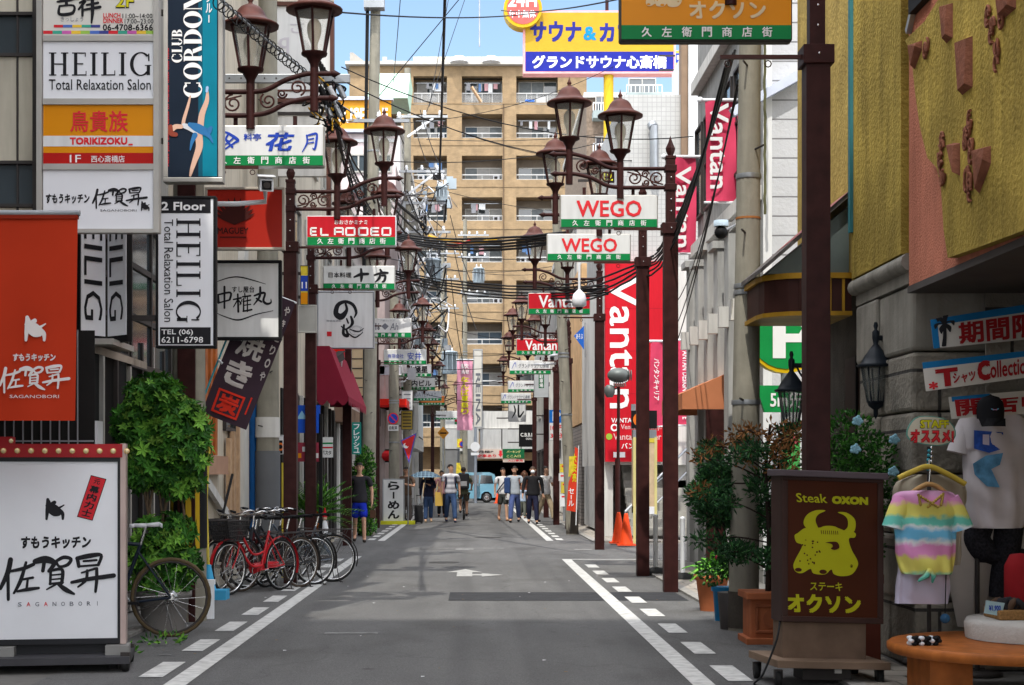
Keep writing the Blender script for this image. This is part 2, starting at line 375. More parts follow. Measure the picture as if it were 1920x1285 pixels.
# ================================================================== the setting
def asphalt():
    m = bpy.data.materials.new("asphalt"); m.use_nodes = True
    n = m.node_tree.nodes; l = m.node_tree.links; b = n["Principled BSDF"]; b.inputs["Roughness"].default_value = .85; b.inputs["Specular IOR Level"].default_value = .3
    tc = n.new("ShaderNodeTexCoord")
    def noise(s, d, sx=(1, 1, 1)):
        mp = n.new("ShaderNodeMapping"); mp.inputs["Scale"].default_value = sx; l.new(tc.outputs["Object"], mp.inputs[0])
        q = n.new("ShaderNodeTexNoise"); q.inputs["Scale"].default_value = s; q.inputs["Detail"].default_value = d; l.new(mp.outputs[0], q.inputs["Vector"]); return q.outputs["Fac"]
    def ramp(x, a, ca, b_, cb):
        r = n.new("ShaderNodeValToRGB"); e = r.color_ramp.elements; e[0].position = a; e[1].position = b_; e[0].color = ca + (1,); e[1].color = cb + (1,); l.new(x, r.inputs[0]); return r.outputs[0]
    def mul(x, y):
        k = n.new("ShaderNodeMix"); k.data_type = 'RGBA'; k.blend_type = 'MULTIPLY'; k.inputs[0].default_value = 1; l.new(x, k.inputs[6]); l.new(y, k.inputs[7]); return k.outputs[2]
    base = ramp(noise(.35, 6, (1.6, .35, 1)), .3, (.098, .097, .097), .72, (.132, .131, .128))
    c = mul(base, ramp(noise(120, 4), .35, (.6, .6, .6), .7, (1.32, 1.32, 1.32)))
    c = mul(c, ramp(noise(2.2, 9, (1, .18, 1)), .32, (.86, .86, .86), .62, (1.05, 1.05, 1.05)))
    c = mul(c, ramp(noise(.9, 6, (1, .6, 1)), .30, (.74, .73, .72), .46, (1, 1, 1)))
    vo = n.new("ShaderNodeTexVoronoi"); vo.feature = 'DISTANCE_TO_EDGE'; vo.inputs["Scale"].default_value = .55
    nz = n.new("ShaderNodeTexNoise"); nz.inputs["Scale"].default_value = 1.4; nz.inputs["Detail"].default_value = 6; l.new(tc.outputs["Object"], nz.inputs["Vector"])
    av = n.new("ShaderNodeMix"); av.data_type = 'RGBA'; av.inputs[0].default_value = .45; l.new(tc.outputs["Object"], av.inputs[6]); l.new(nz.outputs["Color"], av.inputs[7]); l.new(av.outputs[2], vo.inputs["Vector"])
    c = mul(c, ramp(vo.outputs["Distance"], .0, (.82, .82, .82), .008, (1, 1, 1)))
    c = mul(c, ramp(noise(4.5, 2, (1, 1, 1)), .24, (.55, .55, .55), .285, (1, 1, 1)))
    c = mul(c, ramp(noise(.5, 2, (3.2, .06, 1)), .36, (.84, .84, .84), .5, (1.06, 1.06, 1.05)))
    l.new(c, b.inputs["Base Color"])
    bp = n.new("ShaderNodeBump"); bp.inputs["Strength"].default_value = .6; bp.inputs["Distance"].default_value = .006; l.new(noise(220, 2), bp.inputs["Height"]); l.new(bp.outputs[0], b.inputs["Normal"])
    return m
ASPH = asphalt()
PAINT = mat("road_paint", (.55, .55, .53), .7, var=.12, scale=9, dirt=.55)
PAINT2 = mat("worn_paint", (.26, .26, .255), .8, var=.25, scale=12, dirt=.8)
PAVE = brickmat("paving", (.30, .27, .23), (.36, .32, .27), (.16, .15, .13), .3, .3, 'xy', .012, .85, .3)
KERB = mat("kerb_stone", (.30, .29, .27), .85, var=.15, bump=.2, dirt=.4)

def flat(name, rects, z, m, label=None, kind='structure'):
    mb = MB()
    for x0, y0, x1, y1 in rects: mb.add([(x0, y0, z), (x1, y0, z), (x1, y1, z), (x0, y1, z)], [(0, 1, 2, 3)], m)
    return tag(mb.build(name), label, None, None, kind)
flat("ground", [(-300, -60, 300, 600)], 0, mat("earth", (.16, .155, .145), .9, var=.15, scale=.6, dirt=.3))
flat("road", [(-3.15, -20, 2.75, 29), (-3.15, 29, 2.75, 140)], .004, ASPH)
flat("side_road", [(2.75, 28.6, 60, 34.5), (-60, 28.9, -3.15, 34.3)], .0045, ASPH)
flat("cross_road", [(-90, 80, -3.15, 88), (2.75, 80, 90, 88)], .005, ASPH)
mb = MB()
for x0, x1, y0, y1 in ((2.76, 3.3, 8, 24.5), (2.76, 4.6, 35.3, 79)): mb.box((x0, y0, 0), (x1, y1, .03), PAVE)
tag(mb.build("pavement"), kind='structure')
mb = MB()
for x0, x1, y0, y1 in ((2.63, 2.758, 8, 24.5), (2.63, 2.758, 35.3, 79), (-3.28, -3.152, 13.4, 28), (-3.28, -3.152, 35, 79)): mb.box((x0, y0, 0), (x1, y1, .032 if y0 > 9 else .034), KERB)
tag(mb.build("kerb"), kind='structure')
flat("asphalt_patch", [(-.3, 18.95, 2.55, 20.3)], .0075, mat("new_asphalt", (.036, .037, .04), .8, var=.2, scale=5, bump=.3, bscale=200))
# painted lines: solid edge lines, dashes beside them, a straight-and-right arrow, a stop mark
lines, dashes = [], []
lines += [(-2.2, 7, -2.04, 29.2), (-2.16, 36, -2.0, 78), (1.555, 7, 1.715, 28.2), (1.64, 36, 1.80, 78)]
for i in range(12):
    y = 8.3 + i * 1.74; dashes.append((-2.47, y, -2.29, y + .95))
    y = 8.04 + i * 1.76
    if y < 27: dashes.append((1.84, y, 2.02, y + .93))
for i in range(22):
    y = 36.4 + i * 1.8; dashes += [(-2.42, y, -2.26, y + .95), (1.89, y, 2.05, y + .95)]
flat("edge_line", lines + [(1.715, 28.06, 9, 28.2)], .009, PAINT)
flat("dashed_line", dashes, .0095, PAINT)
ARROW = mat('arrow_paint', (.40, .40, .385), .8, var=.2, scale=12, dirt=.6)
mb = MB(); g = plane((0, 0, .01), (1, 0, 0), (0, 1, 0))
mb.poly(g, [(-.25, 23.4), (-.02, 23.4), (-.02, 23.9), (-.02, 24.4), (.14, 24.4), (-.13, 25.2), (-.42, 24.4), (-.25, 24.4)], ARROW, 0)
mb.poly(g, [(-.02, 23.9), (-.02, 23.6), (.12, 23.6), (.12, 23.35), (.44, 23.75), (.12, 24.15), (.12, 23.9)], ARROW, 0)
tag(mb.build("road_arrow"), kind='structure')
flat("stop_mark", [(-1.05, 32.3, .62, 32.5), (-.36, 31.7, 0, 32.2), (2.0, 31.6, 2.35, 32.0), (-1.4, 15.0, -.9, 15.12), (-2.6, 13.2, -2.5, 13.25)], .0092, PAINT2)
# two round manhole covers and small litter flecks
mb = MB()
for x, y, r in ((.35, 38.0, .32), (-.5, 27.2, .26)): mb.disc(plane((0, 0, .0095), (1, 0, 0), (0, 1, 0)), x, y, r, r, mat("iron", (.05, .048, .045), .5, .5, var=.3, scale=30), 0)
tag(mb.build("manhole_cover"), kind='structure')
random.seed(5); mb = MB()
for i in range(70):
    x, y = random.uniform(-2.7, 2.5), random.uniform(9, 30); q = random.uniform(.008, .028)
    mb.add([(x, y, .012), (x + q, y + q * .3, .013), (x + q * .8, y + q * 1.5, .012), (x - q * .1, y + q, .014)], [(0, 1, 2, 3)], random.choice((LETW, mat("dry_leaf", (.20, .13, .05), .9), mat("dry_leaf", (.2, .13, .05)))))
tag(mb.build("litter"), "scattered pale paper flecks and dry leaves on the grey road", None, None, 'stuff')

# ================================================================== buildings
def facade(X, side):
    """plane of a street-side wall: a = metres along the street, b = metres up; d towards the street"""
    return plane((X, 0, 0), (0, 1, 0), (0, 0, 1)) if side > 0 else plane((X, 0, 0), (0, -1, 0), (0, 0, 1))
def fl(X):   # left wall, faces +x
    return lambda y, z, d=0.: Vector((X + d, y, z))
def fr(X):   # right wall, faces -x
    return lambda y, z, d=0.: Vector((X - d, y, z))
def window(parent, f, r, fm=ALU, fw=.05, mull=1, d=.0, glass=WINGLASS, rows=1, name="window"):
    mb = MB(); x0, y0, x1, y1 = r
    mb.sheet(f, r, d + .012, glass); mb.rim(f, r, fw, d, d + .05, fm)
    for k in range(1, mull + 1):
        x = x0 + (x1 - x0) * k / (mull + 1); mb.slab(f, (x - fw / 2, y0 + fw, x + fw / 2, y1 - fw), d + .002, d + .04, fm)
    for k in range(1, rows):
        y = y0 + (y1 - y0) * k / rows; mb.slab(f, (x0 + fw, y - fw / 2, x1 - fw, y + fw / 2), d + .003, d + .037, fm)
    return mb.build(name, parent)
def bldg(name, label, x0, x1, y0, y1, h, wm, z0=0., roof=None, cat="building"):
    t = thing(name, label, cat, ((x0 + x1) / 2, (y0 + y1) / 2, 0))
    mb = MB(); mb.box((x0, y0, z0), (x1, y1, h), wm); mb.build("wall", t)
    if roof:
        mb = MB(); mb.box((x0 - .12, y0 - .12, h + .003), (x1 + .12, y1 + .12, h + .22), roof); mb.build("parapet", t)
    return t
CREAM = mat("cream_render", (.56, .50, .40), .85, var=.1, scale=1.5, dirt=.35)
GREYW = mat("grey_render", (.36, .36, .35), .85, var=.12, scale=1.2, bump=.2, dirt=.4)
PALE = mat("pale_render", (.60, .59, .56), .8, var=.08, scale=1, dirt=.35)
DKFR = mat("dark_frame", (.045, .04, .038), .5, var=.2)
TAN = brickmat("tan_tile", (.262, .176, .088), (.295, .2, .104), (.2, .14, .078), .24, .065, 'xz', .006, .75, .15)
SIDING = brickmat("white_siding", (.50, .51, .53), (.52, .53, .55), (.18, .18, .19), 40, .265, 'xz', .012, .5, .3, var=.15)
SLATTILE = brickmat("white_tile", (.43, .43, .415), (.46, .46, .445), (.33, .33, .32), .11, .11, 'xz', .008, .5, .2, offset=0, var=.2)

# --- office block behind the viewer: out of the picture, its shade lies over the near end of the street
t = bldg("office_block", "tall grey office block rising behind the near end of the street", -16, -1.2, -24, -8.5, 41.0, mat("office_wall", (.62, .61, .58), .8, dirt=.2), roof=GREYW)
for i in range(3):
    for k in range(9):
        window(t, lambda a, b, d=0.: Vector((a, -8.5 + d, b)), (-15.4 + i * 4.9, 2 + k * 4, -11.6 + i * 4.9, 4.4 + k * 4), mull=2)

# --- A: panelled building beside the panel tower
t = bldg("panelled_building", "grey panelled building with dark window bands beside the tall panel sign", -12, -3.62, 1, 11.0, 10.5, GREYW, roof=ALU)
mb = MB(); mb.box((-12, 12.9, 0), (-3.47, 13.4, 10.5), GREYW); mb.build("wall", t)
g = S(12.9); PANEL = mat("grey_panel", (.50, .46, .37), .6, var=.12, scale=2, dirt=.35)
for y0, y1, m, nm in ((-60, 26, PANEL, 'panel'), (32, 103, WINGLASS, 'window'), (109, 303, PANEL, 'panel'), (311, 384, WINGLASS, 'window'), (391, 520, PANEL, 'panel')):
    for x0, x1 in ((-150, -72), (-68, 34), (37, 63)): mb = MB(); mb.slab(g, (x0, y0, x1, y1), 0, .03 if nm == 'panel' else .012, m); mb.build(nm, t)
mb = MB()
for x0, x1 in ((-72, -68), (34, 37), (64, 80)): mb.slab(g, (x0, -60, x1, 520), .0005, .05, DKFR)
for y in (29, 106, 307, 387.5): mb.slab(g, (-150, y - 3, 63.8, y + 3), .001, .06, DKFR)
mb.build("window_frame", t)
mb = MB(); mb.slab(g, (-150, 620, 178, 1140), .001, .012, DARK)
for i in range(11): mb.slab(g, (-22 + i * 17, 620, -20 + i * 17, 1140), .05, .065, STEEL)
mb.slab(g, (-150, 826, 178, 829), .04, .049, STEEL); mb.build("grille", t)

# --- B: shop house behind the signs
t = bldg("shop_house", "grey rendered shop house with dark timber ground floor behind the leafy bush", -12, -3.72, 13.6, 19.5, 12.5, mat("dim_render", (.27, .26, .24), .85, var=.15, dirt=.4), roof=ALU)
f = fl(-3.72)
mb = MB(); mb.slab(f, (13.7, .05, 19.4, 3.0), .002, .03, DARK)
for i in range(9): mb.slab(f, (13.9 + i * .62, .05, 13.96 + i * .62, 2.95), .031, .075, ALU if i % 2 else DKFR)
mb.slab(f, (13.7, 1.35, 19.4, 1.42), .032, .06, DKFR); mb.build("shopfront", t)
mb = MB(); mb.slab(f, (14.2, 2.6, 14.45, 5.2), .002, .12, PALE); mb.slab(f, (14.2, 2.0, 14.32, 2.6), .035, .1, ALU); mb.build("pillar", t)
window(t, f, (15.1, 2.7, 16.9, 3.9), DKFR, .06, 1, .035, rows=3)
window(t, f, (17.0, 2.65, 19.3, 4.3), DKFR, .06, 1, .035, rows=3)
window(t, f, (14.7, 4.4, 16.4, 6.4), ALU, .05, 1); window(t, f, (16.8, 4.4, 18.6, 6.4), ALU, .05, 1)
mb = MB(); mb.prism(lambda y, z, d=0.: Vector((-3.6 + d, y, z)), [(13.75, 2.62), (14.6, 2.62), (14.6, 2.67), (13.75, 2.67)], 0, .5, ALU)
mb.prism(lambda x, z, d=0.: Vector((x, 14.3 - d, z)), [(-3.5, 2.62), (-2.98, 2.46), (-2.98, 2.52), (-3.5, 2.7)], -.3, .3, mat("tin", (.4, .34, .28), .6, .2, dirt=.6))
mb.build("eaves", t)
mb = MB(); mb.box((-3.58, 14.3, 1.74), (-3.36, 14.5, 1.98), WHITE2); mb.box((-3.55, 14.35, 1.9), (-3.4, 14.298, 1.94), ALU); mb.build("meter_box", t)

# --- C: beige house with orange timber slats
t = bldg("beige_house", "beige house with orange timber slats and blue drainpipe behind the bicycles", -12, -3.42, 19.7, 25.5, 12, CREAM, roof=ALU)
f = fl(-3.42)
OR = mat("orange_timber", (.42, .12, .03), .6, var=.3, scale=6, dirt=.3)
for i in range(3):
    mb = MB(); mb.slab(f, (19.95 + i * .38, 1.75, 20.12 + i * .38, 3.6), .0, .08, OR); mb.build("slat", t)
mb = MB(); mb.slab(f, (19.8, 1.5, 21.4, 1.74), 0, .14, mat("pink_plaster", (.42, .25, .17), .8)); mb.build("ledge", t)
for i, (y, w, m) in enumerate(((21.9, .16, mat("raw_plank", (.5, .33, .2), .7, var=.2, scale=10)), (22.25, .2, mat("raw_plank", (.5, .33, .2))), (22.7, .14, mat("raw_plank", (.5, .33, .2))))):
    mb = MB(); mb.slab(f, (y, .35, y + w, 2.0 + .1 * i), .03, .09, m); mb.build("plank", t)
window(t, f, (21.8, 2.1, 22.7, 2.7), DKFR, .05, 0)
mb = MB(); mb.tube([(-3.3, 24.0, 0), (-3.3, 24.0, 4.6)], .07, mat("blue_pipe", (.02, .14, .42), .4), 8); mb.build("drainpipe", t)
mb = MB(); mb.slab(f, (23.2, 0, 23.6, 5), .001, .1, PALE); mb.build("corner_board", t)
mb = MB(); mb.bar((-3.35, 19.9, 1.45), (-3.35, 22.5, .75), .06, .12, PALE); mb.bar((-3.32, 20.4, .5), (-3.3, 21.9, 1.5), .03, .03, BLACK); mb.build("handrail", t)

# --- D: tall house with white billboard
t = bldg("cream_house", "tall cream house carrying a white billboard in a brown frame", -12, -3.12, 25.7, 35.8, 13.0, CREAM, roof=ALU)
f = fl(-3.12)
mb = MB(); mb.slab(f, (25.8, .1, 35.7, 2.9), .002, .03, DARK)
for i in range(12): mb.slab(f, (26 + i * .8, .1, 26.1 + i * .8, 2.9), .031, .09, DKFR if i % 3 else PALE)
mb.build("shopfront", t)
for k in range(3):
    for j in range(3): window(t, f, (26.4 + j * 3.1, 4.4 + k * 2.9, 28.6 + j * 3.1, 6.2 + k * 2.9), ALU, .07, 1)
mb = MB(); g = S(25.6)
for q in range(6): mb.slab(g, (418, 12 + q * 52, 560, 60 + q * 52), 0, .04, mat("cream_cladding", (.50, .46, .38), .6, dirt=.3))
mb.build("cladding", t)
g = S(25.2); b = thing("billboard", "large white billboard in a brown frame above the red shop sign", "billboard", P(550, 250, 25.2))
mb = MB(); mb.slab(g, (500, 8, 622, 190), -.14, -.02, WHITE); mb.slab(g, (500, 195, 612, 330), -.14, -.02, PALE); mb.build("panel", b)
BRN2 = mat("brown_steel", (.10, .045, .035), .5, var=.2)
mb = MB(); mb.rim(g, (496, 4, 626, 192), 7, -.15, .03, BRN2); mb.slab(g, (512, 11, 515, 185), -.019, .0, BRN2); mb.slab(g, (503, 168, 619, 171), -.019, -.004, BRN2); mb.slab(g, (612, 192, 620, 420), -.15, .02, BRN2); mb.slab(g, (500, 210, 612, 216), -.019, 0, DKFR); mb.build("frame", b)
mb = MB(); mb.text(g, "q", (522, 70, 542, 100), mat("faded", (.55, .53, .58), .6), .03, 0, -.015); mb.text(g, "さ", (544, 40, 570, 62), mat("faded", (.55, .53, .58)), .03, 0, -.015); mb.build("lettering", b)

# --- E: low house with dark hipped roof
t = bldg("low_house", "low white house with dark hipped roof beyond the maroon awning", -12, -3.25, 36, 48, 7.8, mat("pinkish_white", (.6, .55, .53), .8, dirt=.3))
f = fl(-3.25)
mb = MB(); RT = mat("dark_roof", (.07, .072, .075), .6, var=.2, scale=5)
V = [(-12.3, 35.7, 7.8), (-2.9, 35.7, 7.8), (-2.9, 48.3, 7.8), (-12.3, 48.3, 7.8), (-8, 39, 9.9), (-6, 39, 9.9), (-6, 45, 9.9), (-8, 45, 9.9)]
mb.add(V, [(0, 1, 5, 4), (1, 2, 6, 5), (2, 3, 7, 6), (3, 0, 4, 7), (4, 5, 6, 7), (3, 2, 1, 0)], RT); mb.build("roof", t)
for j in range(4): window(t, f, (37 + j * 2.7, 3.4, 38.8 + j * 2.7, 5.0), ALU, .06, 1); window(t, f, (37 + j * 2.7, 5.8, 38.8 + j * 2.7, 7.2), ALU, .06, 1)
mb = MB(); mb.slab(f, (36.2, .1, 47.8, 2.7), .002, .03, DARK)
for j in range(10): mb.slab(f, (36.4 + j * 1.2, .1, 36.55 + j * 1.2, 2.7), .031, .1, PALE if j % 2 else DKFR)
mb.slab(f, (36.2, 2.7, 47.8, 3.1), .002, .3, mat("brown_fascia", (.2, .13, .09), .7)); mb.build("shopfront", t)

# --- F: house with orange lettered fascia and green mansard roof
t = bldg("fascia_house", "pinkish house with an orange lettered fascia and pale green mansard roof", -12, -2.78, 50, 62, 12.6, mat("mauve_wall", (.33, .27, .26), .8, dirt=.3))
g = S(49.9)
mb = MB(); mb.slab(g, (600, 192, 734, 246), 0, .25, mat("orange_fascia", (.62, .27, .02), .5)); mb.slab(g, (600, 186, 738, 192), 0, .35, mat("pale_blue_trim", (.55, .6, .72), .5)); mb.slab(g, (600, 246, 736, 251), 0, .3, mat("pale_blue_trim", (.55, .6, .72)))
mb.text(g, "HOUSE OF", (606, 206, 728, 234), LETW, .06, 0, .262); mb.build("fascia", t)
mb = MB(); GR = mat("green_roof", (.42, .60, .47), .6, var=.06, dirt=.2)
a = [P(688, 184, 49.9), P(764, 184, 49.9), P(769, 138, 52), P(700, 138, 52)]
mb.add(a + [p + Vector((0, 2.2, 0)) for p in a], [(0, 1, 2, 3), (7, 6, 5, 4), (0, 3, 7, 4), (1, 5, 6, 2), (3, 2, 6, 7), (0, 4, 5, 1)], GR); mb.build("roof", t)
mb = MB(); mb.slab(g, (640, 252, 742, 420), .001, .06, mat("pink_panel", (.62, .53, .53), .7, dirt=.3)); mb.slab(g, (640, 262, 742, 268), .061, .1, WHITE); mb.build("panel", t)
for k in range(3): window(t, g, (655, 290 + k * 56, 690, 325 + k * 56), ALU, 3, 1, .062); window(t, g, (700, 290 + k * 56, 735, 325 + k * 56), ALU, 3, 1, .062)

# --- G and H: farther houses on the same side
t = bldg("white_block", "white rendered block with stacked balconies behind the tangle of wires", -12, -2.95, 64, 79, 15.2, mat("block_white", (.55, .53, .52), .8, dirt=.3), roof=PALE)
for k in range(5):
    for j in range(4):
        window(t, fl(-2.95), (65 + j * 3.6, 3.2 + k * 2.5, 67.6 + j * 3.6, 4.9 + k * 2.5), ALU, .08, 1)
    mb = MB(); mb.slab(fl(-2.95), (64.6, 2.6 + k * 2.5, 78.4, 3.15 + k * 2.5), .002, .5, PALE); mb.build("balcony", t)
t = bldg("blue_house", "light blue rendered house at the far corner of the street", -12, -3.3, 89, 101, 9.5, mat("light_blue_wall", (.30, .44, .58), .7, dirt=.15))
g = S(88.95); mb = MB(); mb.slab(g, (700, 832, 776, 945), .002, .2, PALE); mb.build("shopfront", t)
window(t, g, (740, 770, 770, 820), WHITE, 2, 1)
t = bldg("corner_house", "pale corner house with slatted ground floor past the pennant flag", -12, -2.75, 65.5 + 14, 79.6 + 7, 7.2, PALE)
for j in range(3): window(t, fl(-2.75), (80 + j * 2, .8, 81.3 + j * 2, 3.4), DKFR, .08, 1)

# --- far end: white building with a car park entrance
t = thing("parking_building", "white panelled building with a dark car park entrance across the far street", "building", (3, 92, 0))
g = S(91.0); Z = lambda y: y
mb = MB(); WP = mat("white_panel", (.50, .50, .49), .5, var=.05, dirt=.25)
for x0, x1 in ((826, 898), (900, 940), (942, 976), (978, 1042), (1044, 1130)): mb.slab(g, (x0, 805, x1, 842), -6, 0, WP)
mb.slab(g, (826, 842, 893, 945), -6, -.05, mat("dim_wall", (.2, .2, .2), .8)); mb.slab(g, (1006, 842, 1130, 945), -6, -.05, PALE)
mb.slab(g, (826, 770, 1130, 803.5), -7, -.3, PALE); mb.build("wall", t)
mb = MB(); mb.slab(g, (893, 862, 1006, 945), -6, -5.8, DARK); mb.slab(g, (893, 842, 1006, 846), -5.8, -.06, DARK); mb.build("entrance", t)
mb = MB(); mb.slab(g, (893, 842, 942, 860), -.04, .12, mat("pinkish_board", (.58, .48, .42), .6)); mb.text(g, "月極P", (897, 845, 925, 850), BLACK, .04, 0, .125); mb.text(g, "空車あり", (895, 852, 930, 858), REDINK, .06, 0, .125)
mb.poly(g, [(936, 845), (941, 845), (941, 852), (943, 852), (938.5, 858), (934, 852), (936, 852)], REDINK, .125); mb.build("fascia_sign", t)
mb = MB(); mb.slab(g, (943, 842, 983, 860), -.04, .14, mat("dark_green", (.01, .11, .04), .5)); mb.text(g, "パーキング", (950, 845, 976, 850), mat("pale_yellow", (.7, .65, .25), .5), .04, 0, .145); mb.text(g, "ここ入口", (950, 853, 976, 858), mat("pale_yellow", (.7, .65, .25)), .04, 0, .145)
mb.slab(g, (943, 861, 983, 867), -.04, .1, mat("pinkish_board", (.58, .48, .42))); mb.text(g, "入口専用", (952, 862, 980, 866), REDINK, .05, 0, .105); mb.build("green_sign", t)

# --- apartment block at the end of the view
t = thing("apartment_block", "wide tan tiled apartment block with rows of recessed balconies at the street end", "apartment block", (1.3, 112, 0))
Y0 = 110.; g = S(Y0)
rows = [(214, 259), (292, 337), (370, 414), (449, 492), (526, 569), (604, 646), (682, 724), (760, 802), (838, 880)]
cols = [(700, 752), (775, 838), (866, 942), (968, 1046)]
WALLB = mat("bay_back", (.36, .29, .20), .8)
mb = MB()
mb.slab(g, (655, 140, 1100, 945), -9, -1.5, TAN)                                  # back wall
edges = [655] + [v for c in cols for v in c] + [1100]
for i in range(0, len(edges), 2): mb.slab(g, (edges[i], 143, edges[i + 1], 945), -1.5, 0, TAN)
prev = 196
for r0, r1 in rows:
    for c0, c1 in cols: mb.slab(g, (c0, prev, c1, r0), -1.499, -.002, TAN)
    prev = r1
for c0, c1 in cols: mb.slab(g, (c0, 880, c1, 945), -1.499, -.002, TAN)
mb.build("wall", t)
mb = MB()
for k, (r0, r1) in enumerate(rows): mb.slab(g, (655, r0 - 21, 1100, r0 - 19), -.02, .05, TAN)
mb.build("string_course", t)
mb = MB(); mb.slab(g, (648, 118, 1106, 124), -9, .5, mat("roof_edge", (.44, .42, .385), .6)); mb.slab(g, (655, 124, 1100, 143), -.6, .0, TAN); mb.build("roof", t)
mb = MB(); mb.slab(g, (776, 88, 990, 118), -8, -3, mat("penthouse", (.46, .41, .31), .7)); mb.slab(g, (772, 88, 994, 97), -8, -2.6, mat("penthouse_edge", (.50, .46, .37), .6)); mb.build("penthouse", t)
for x0, x1 in ((784, 828), (832, 876), (904, 944), (948, 984)): window(t, g, (x0, 100, x1, 117), ALU, 1, 1, -2.99, glass=mat("pale_glass", (.10, .13, .14), .1, spec=.7))
for x in (861, 921):
    mb = MB(); mb.lathe(P(x, 117, 109.4), [(.62, 0), (.6, .1), (.35, .38), (.001, .45)], WHITE2, 12); mb.build("roof_vent", t)
mb = MB(); mb.prism(g, [(655, 124), (655, 95), (661, 95), (690, 118), (690, 124)], -6, -.5, mat("parapet_grey", (.34, .32, .29), .8)); mb.build("parapet", t)
mb = MB()
for x, w, h in ((724, 9, 20), (736, 12, 14), (750, 8, 10)): mb.slab(g, (x - w, 118 - h, x, 118), -2.4, -1.2, STEEL)
mb.build("rooftop_tank", t)
mb = MB(); mb.tube([P(899, 88, 112), P(899, -40, 112)], .06, STEEL, 6); mb.build("mast", t)
random.seed(11)
CURT = [mat("curtain_grey", (.17, .19, .20), .8, var=.15, scale=4), mat("curtain_white", (.32, .32, .31), .8, var=.1, scale=4), mat("curtain_blue", (.09, .12, .15), .8, var=.15, scale=4), WINGLASS]
RAIL = mat('rail_grey', (.42, .42, .41), .5)
def bay(c0, c1, r0, r1, top=False):
    mb = MB(); mb.sheet(g, (c0, r0, c1, r1), -1.49, mat('bay_shade', (.17, .14, .11), .85)); mb.build('back_shade', t)  # dark sheet over the bay's back, its shade put into the colour
    mb = MB(); h = r1 - r0; x0 = c0 + 6; x1 = c1 - 1; zt = r0 + h * (.05 if top else .38); zb = r1 - 2
    n = 3 if c1 - c0 > 60 else 2; w = (x1 - x0) / n
    for k in range(n): mb.sheet(g, (x0 + k * w, zt, x0 + (k + 1) * w, zb), -1.46, random.choice(CURT))
    for k in range(n + 1): mb.slab(g, (x0 + k * w - .45, zt, x0 + k * w + .45, zb), -1.459, -1.40, ALU)
    mb.slab(g, (x0, zt - 1.2, x1, zt), -1.459, -1.39, ALU); mb.build("window", t)
    mb = MB(); yr = r1 - (22 if top else 10)
    mb.slab(g, (c0, yr - 1, c1, yr + 1), -.3, -.2, RAIL); mb.slab(g, (c0, r1 - 2, c1, r1), -.3, -.2, RAIL)
    for k in range(5 if top else 3): x = c0 + (c1 - c0) * k / (4 if top else 2); mb.slab(g, (x - .7, yr + 1, x + .7, r1 - 2), -.29, -.21, RAIL)
    if top: mb.sheet(g, (c0, yr + 1, c1, r1 - 2), -.28, glassmat("balcony_glass", (.32, .31, .29), .45))
    mb.build("railing", t)
    if random.random() < .55:
        x = random.choice((x0 + 8, x1 - 10)); mb = MB(); mb.slab(g, (x - 6, r1 - 12, x + 6, r1 - 2), -1.3, -.9, WHITE2); mb.slab(g, (x - 4, r1 - 10.5, x + 2, r1 - 4), -.899, -.88, DKFR); mb.build("air_conditioner", t)
    if random.random() < .45:
        mb = MB(); mb.slab(g, (c0 + 4, r0 + 9, c1 - 4, r0 + 9.8), -.62, -.58, STEEL)
        for q in range(random.randint(2, 6)): x = random.uniform(c0 + 6, c1 - 14); w = random.uniform(4, 9); mb.slab(g, (x, r0 + 10, x + w, r0 + random.uniform(18, 27)), -.6 - q * .012, -.592 - q * .012, random.choice((WHITE, mat("laundry_blue", (.12, .22, .42), .9), mat("laundry_grey", (.3, .3, .32), .9), mat("laundry_pink", (.5, .28, .3), .9))))
        mb.build("laundry", t)
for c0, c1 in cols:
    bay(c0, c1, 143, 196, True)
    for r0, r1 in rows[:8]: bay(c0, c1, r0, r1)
mb = MB(); mb.slab(g, (943, 196, 945, 945), .0, .1, mat("pipe_brown", (.12, .08, .05), .6)); mb.build("drainpipe", t)
mb = MB()
for x, y in ((822, 158), (1015, 184)): mb.slab(g, (x - 9, y - 7, x + 9, y + 9), -1.2, -.7, WHITE2)
mb.build("air_conditioner", t)
mb = MB(); mb.slab(g, (985, 186, 1002, 190), -.2, -.15, mat("blue_cloth", (.05, .15, .5), .8)); mb.bar(P(884, 163, 109.2), P(902, 192, 109.4), .35, .1, mat("raw_plank", (.5, .33, .2))); mb.build("laundry", t)

# --- right side, from the far end to the near one
t = bldg("brown_tower", "dark brown textured tower with a white railed balcony behind the yellow sign pole", 4.8, 14, 68, 84, 17.5, mat("brown_tile", (.22, .17, .13), .8, var=.3, scale=8), roof=PALE)
g = S(67.9)
for x0, x1, y0, y1 in ((1172, 1238, 143, 181), (1110, 1148, 176, 214), (1110, 1148, 252, 290)):
    window(t, g, (x0 + 6, y0 + 4, x1 - 8, y1), ALU, 2, 1)
    mb = MB(); mb.slab(g, (x0, y1, x1, y1 + 14), .0, .7, mat("slab_teal", (.30, .36, .36), .7)); mb.slab(g, (x0, y1 - 15, x1, y1 - 13), .62, .7, WHITE2)
    for k in range(9): mb.slab(g, (x0 + (x1 - x0) * k / 8 - .6, y1 - 13, x0 + (x1 - x0) * k / 8 + .6, y1), .63, .69, WHITE2)
    mb.build("balcony", t)
t = bldg("grey_side_house", "narrow grey house with brown corner strip past the red vertical banner", 3.35, 12, 52, 66, 9.8, GREYW, roof=PALE)
for k in range(3):
    for j in range(4): window(t, fr(3.35), (53 + j * 3.2, 3.6 + k * 2.2, 55.4 + j * 3.2, 5.2 + k * 2.2), ALU, .08, 1)
mb = MB(); mb.slab(fr(3.35), (52.2, .1, 65.8, 2.8), .002, .03, DARK)
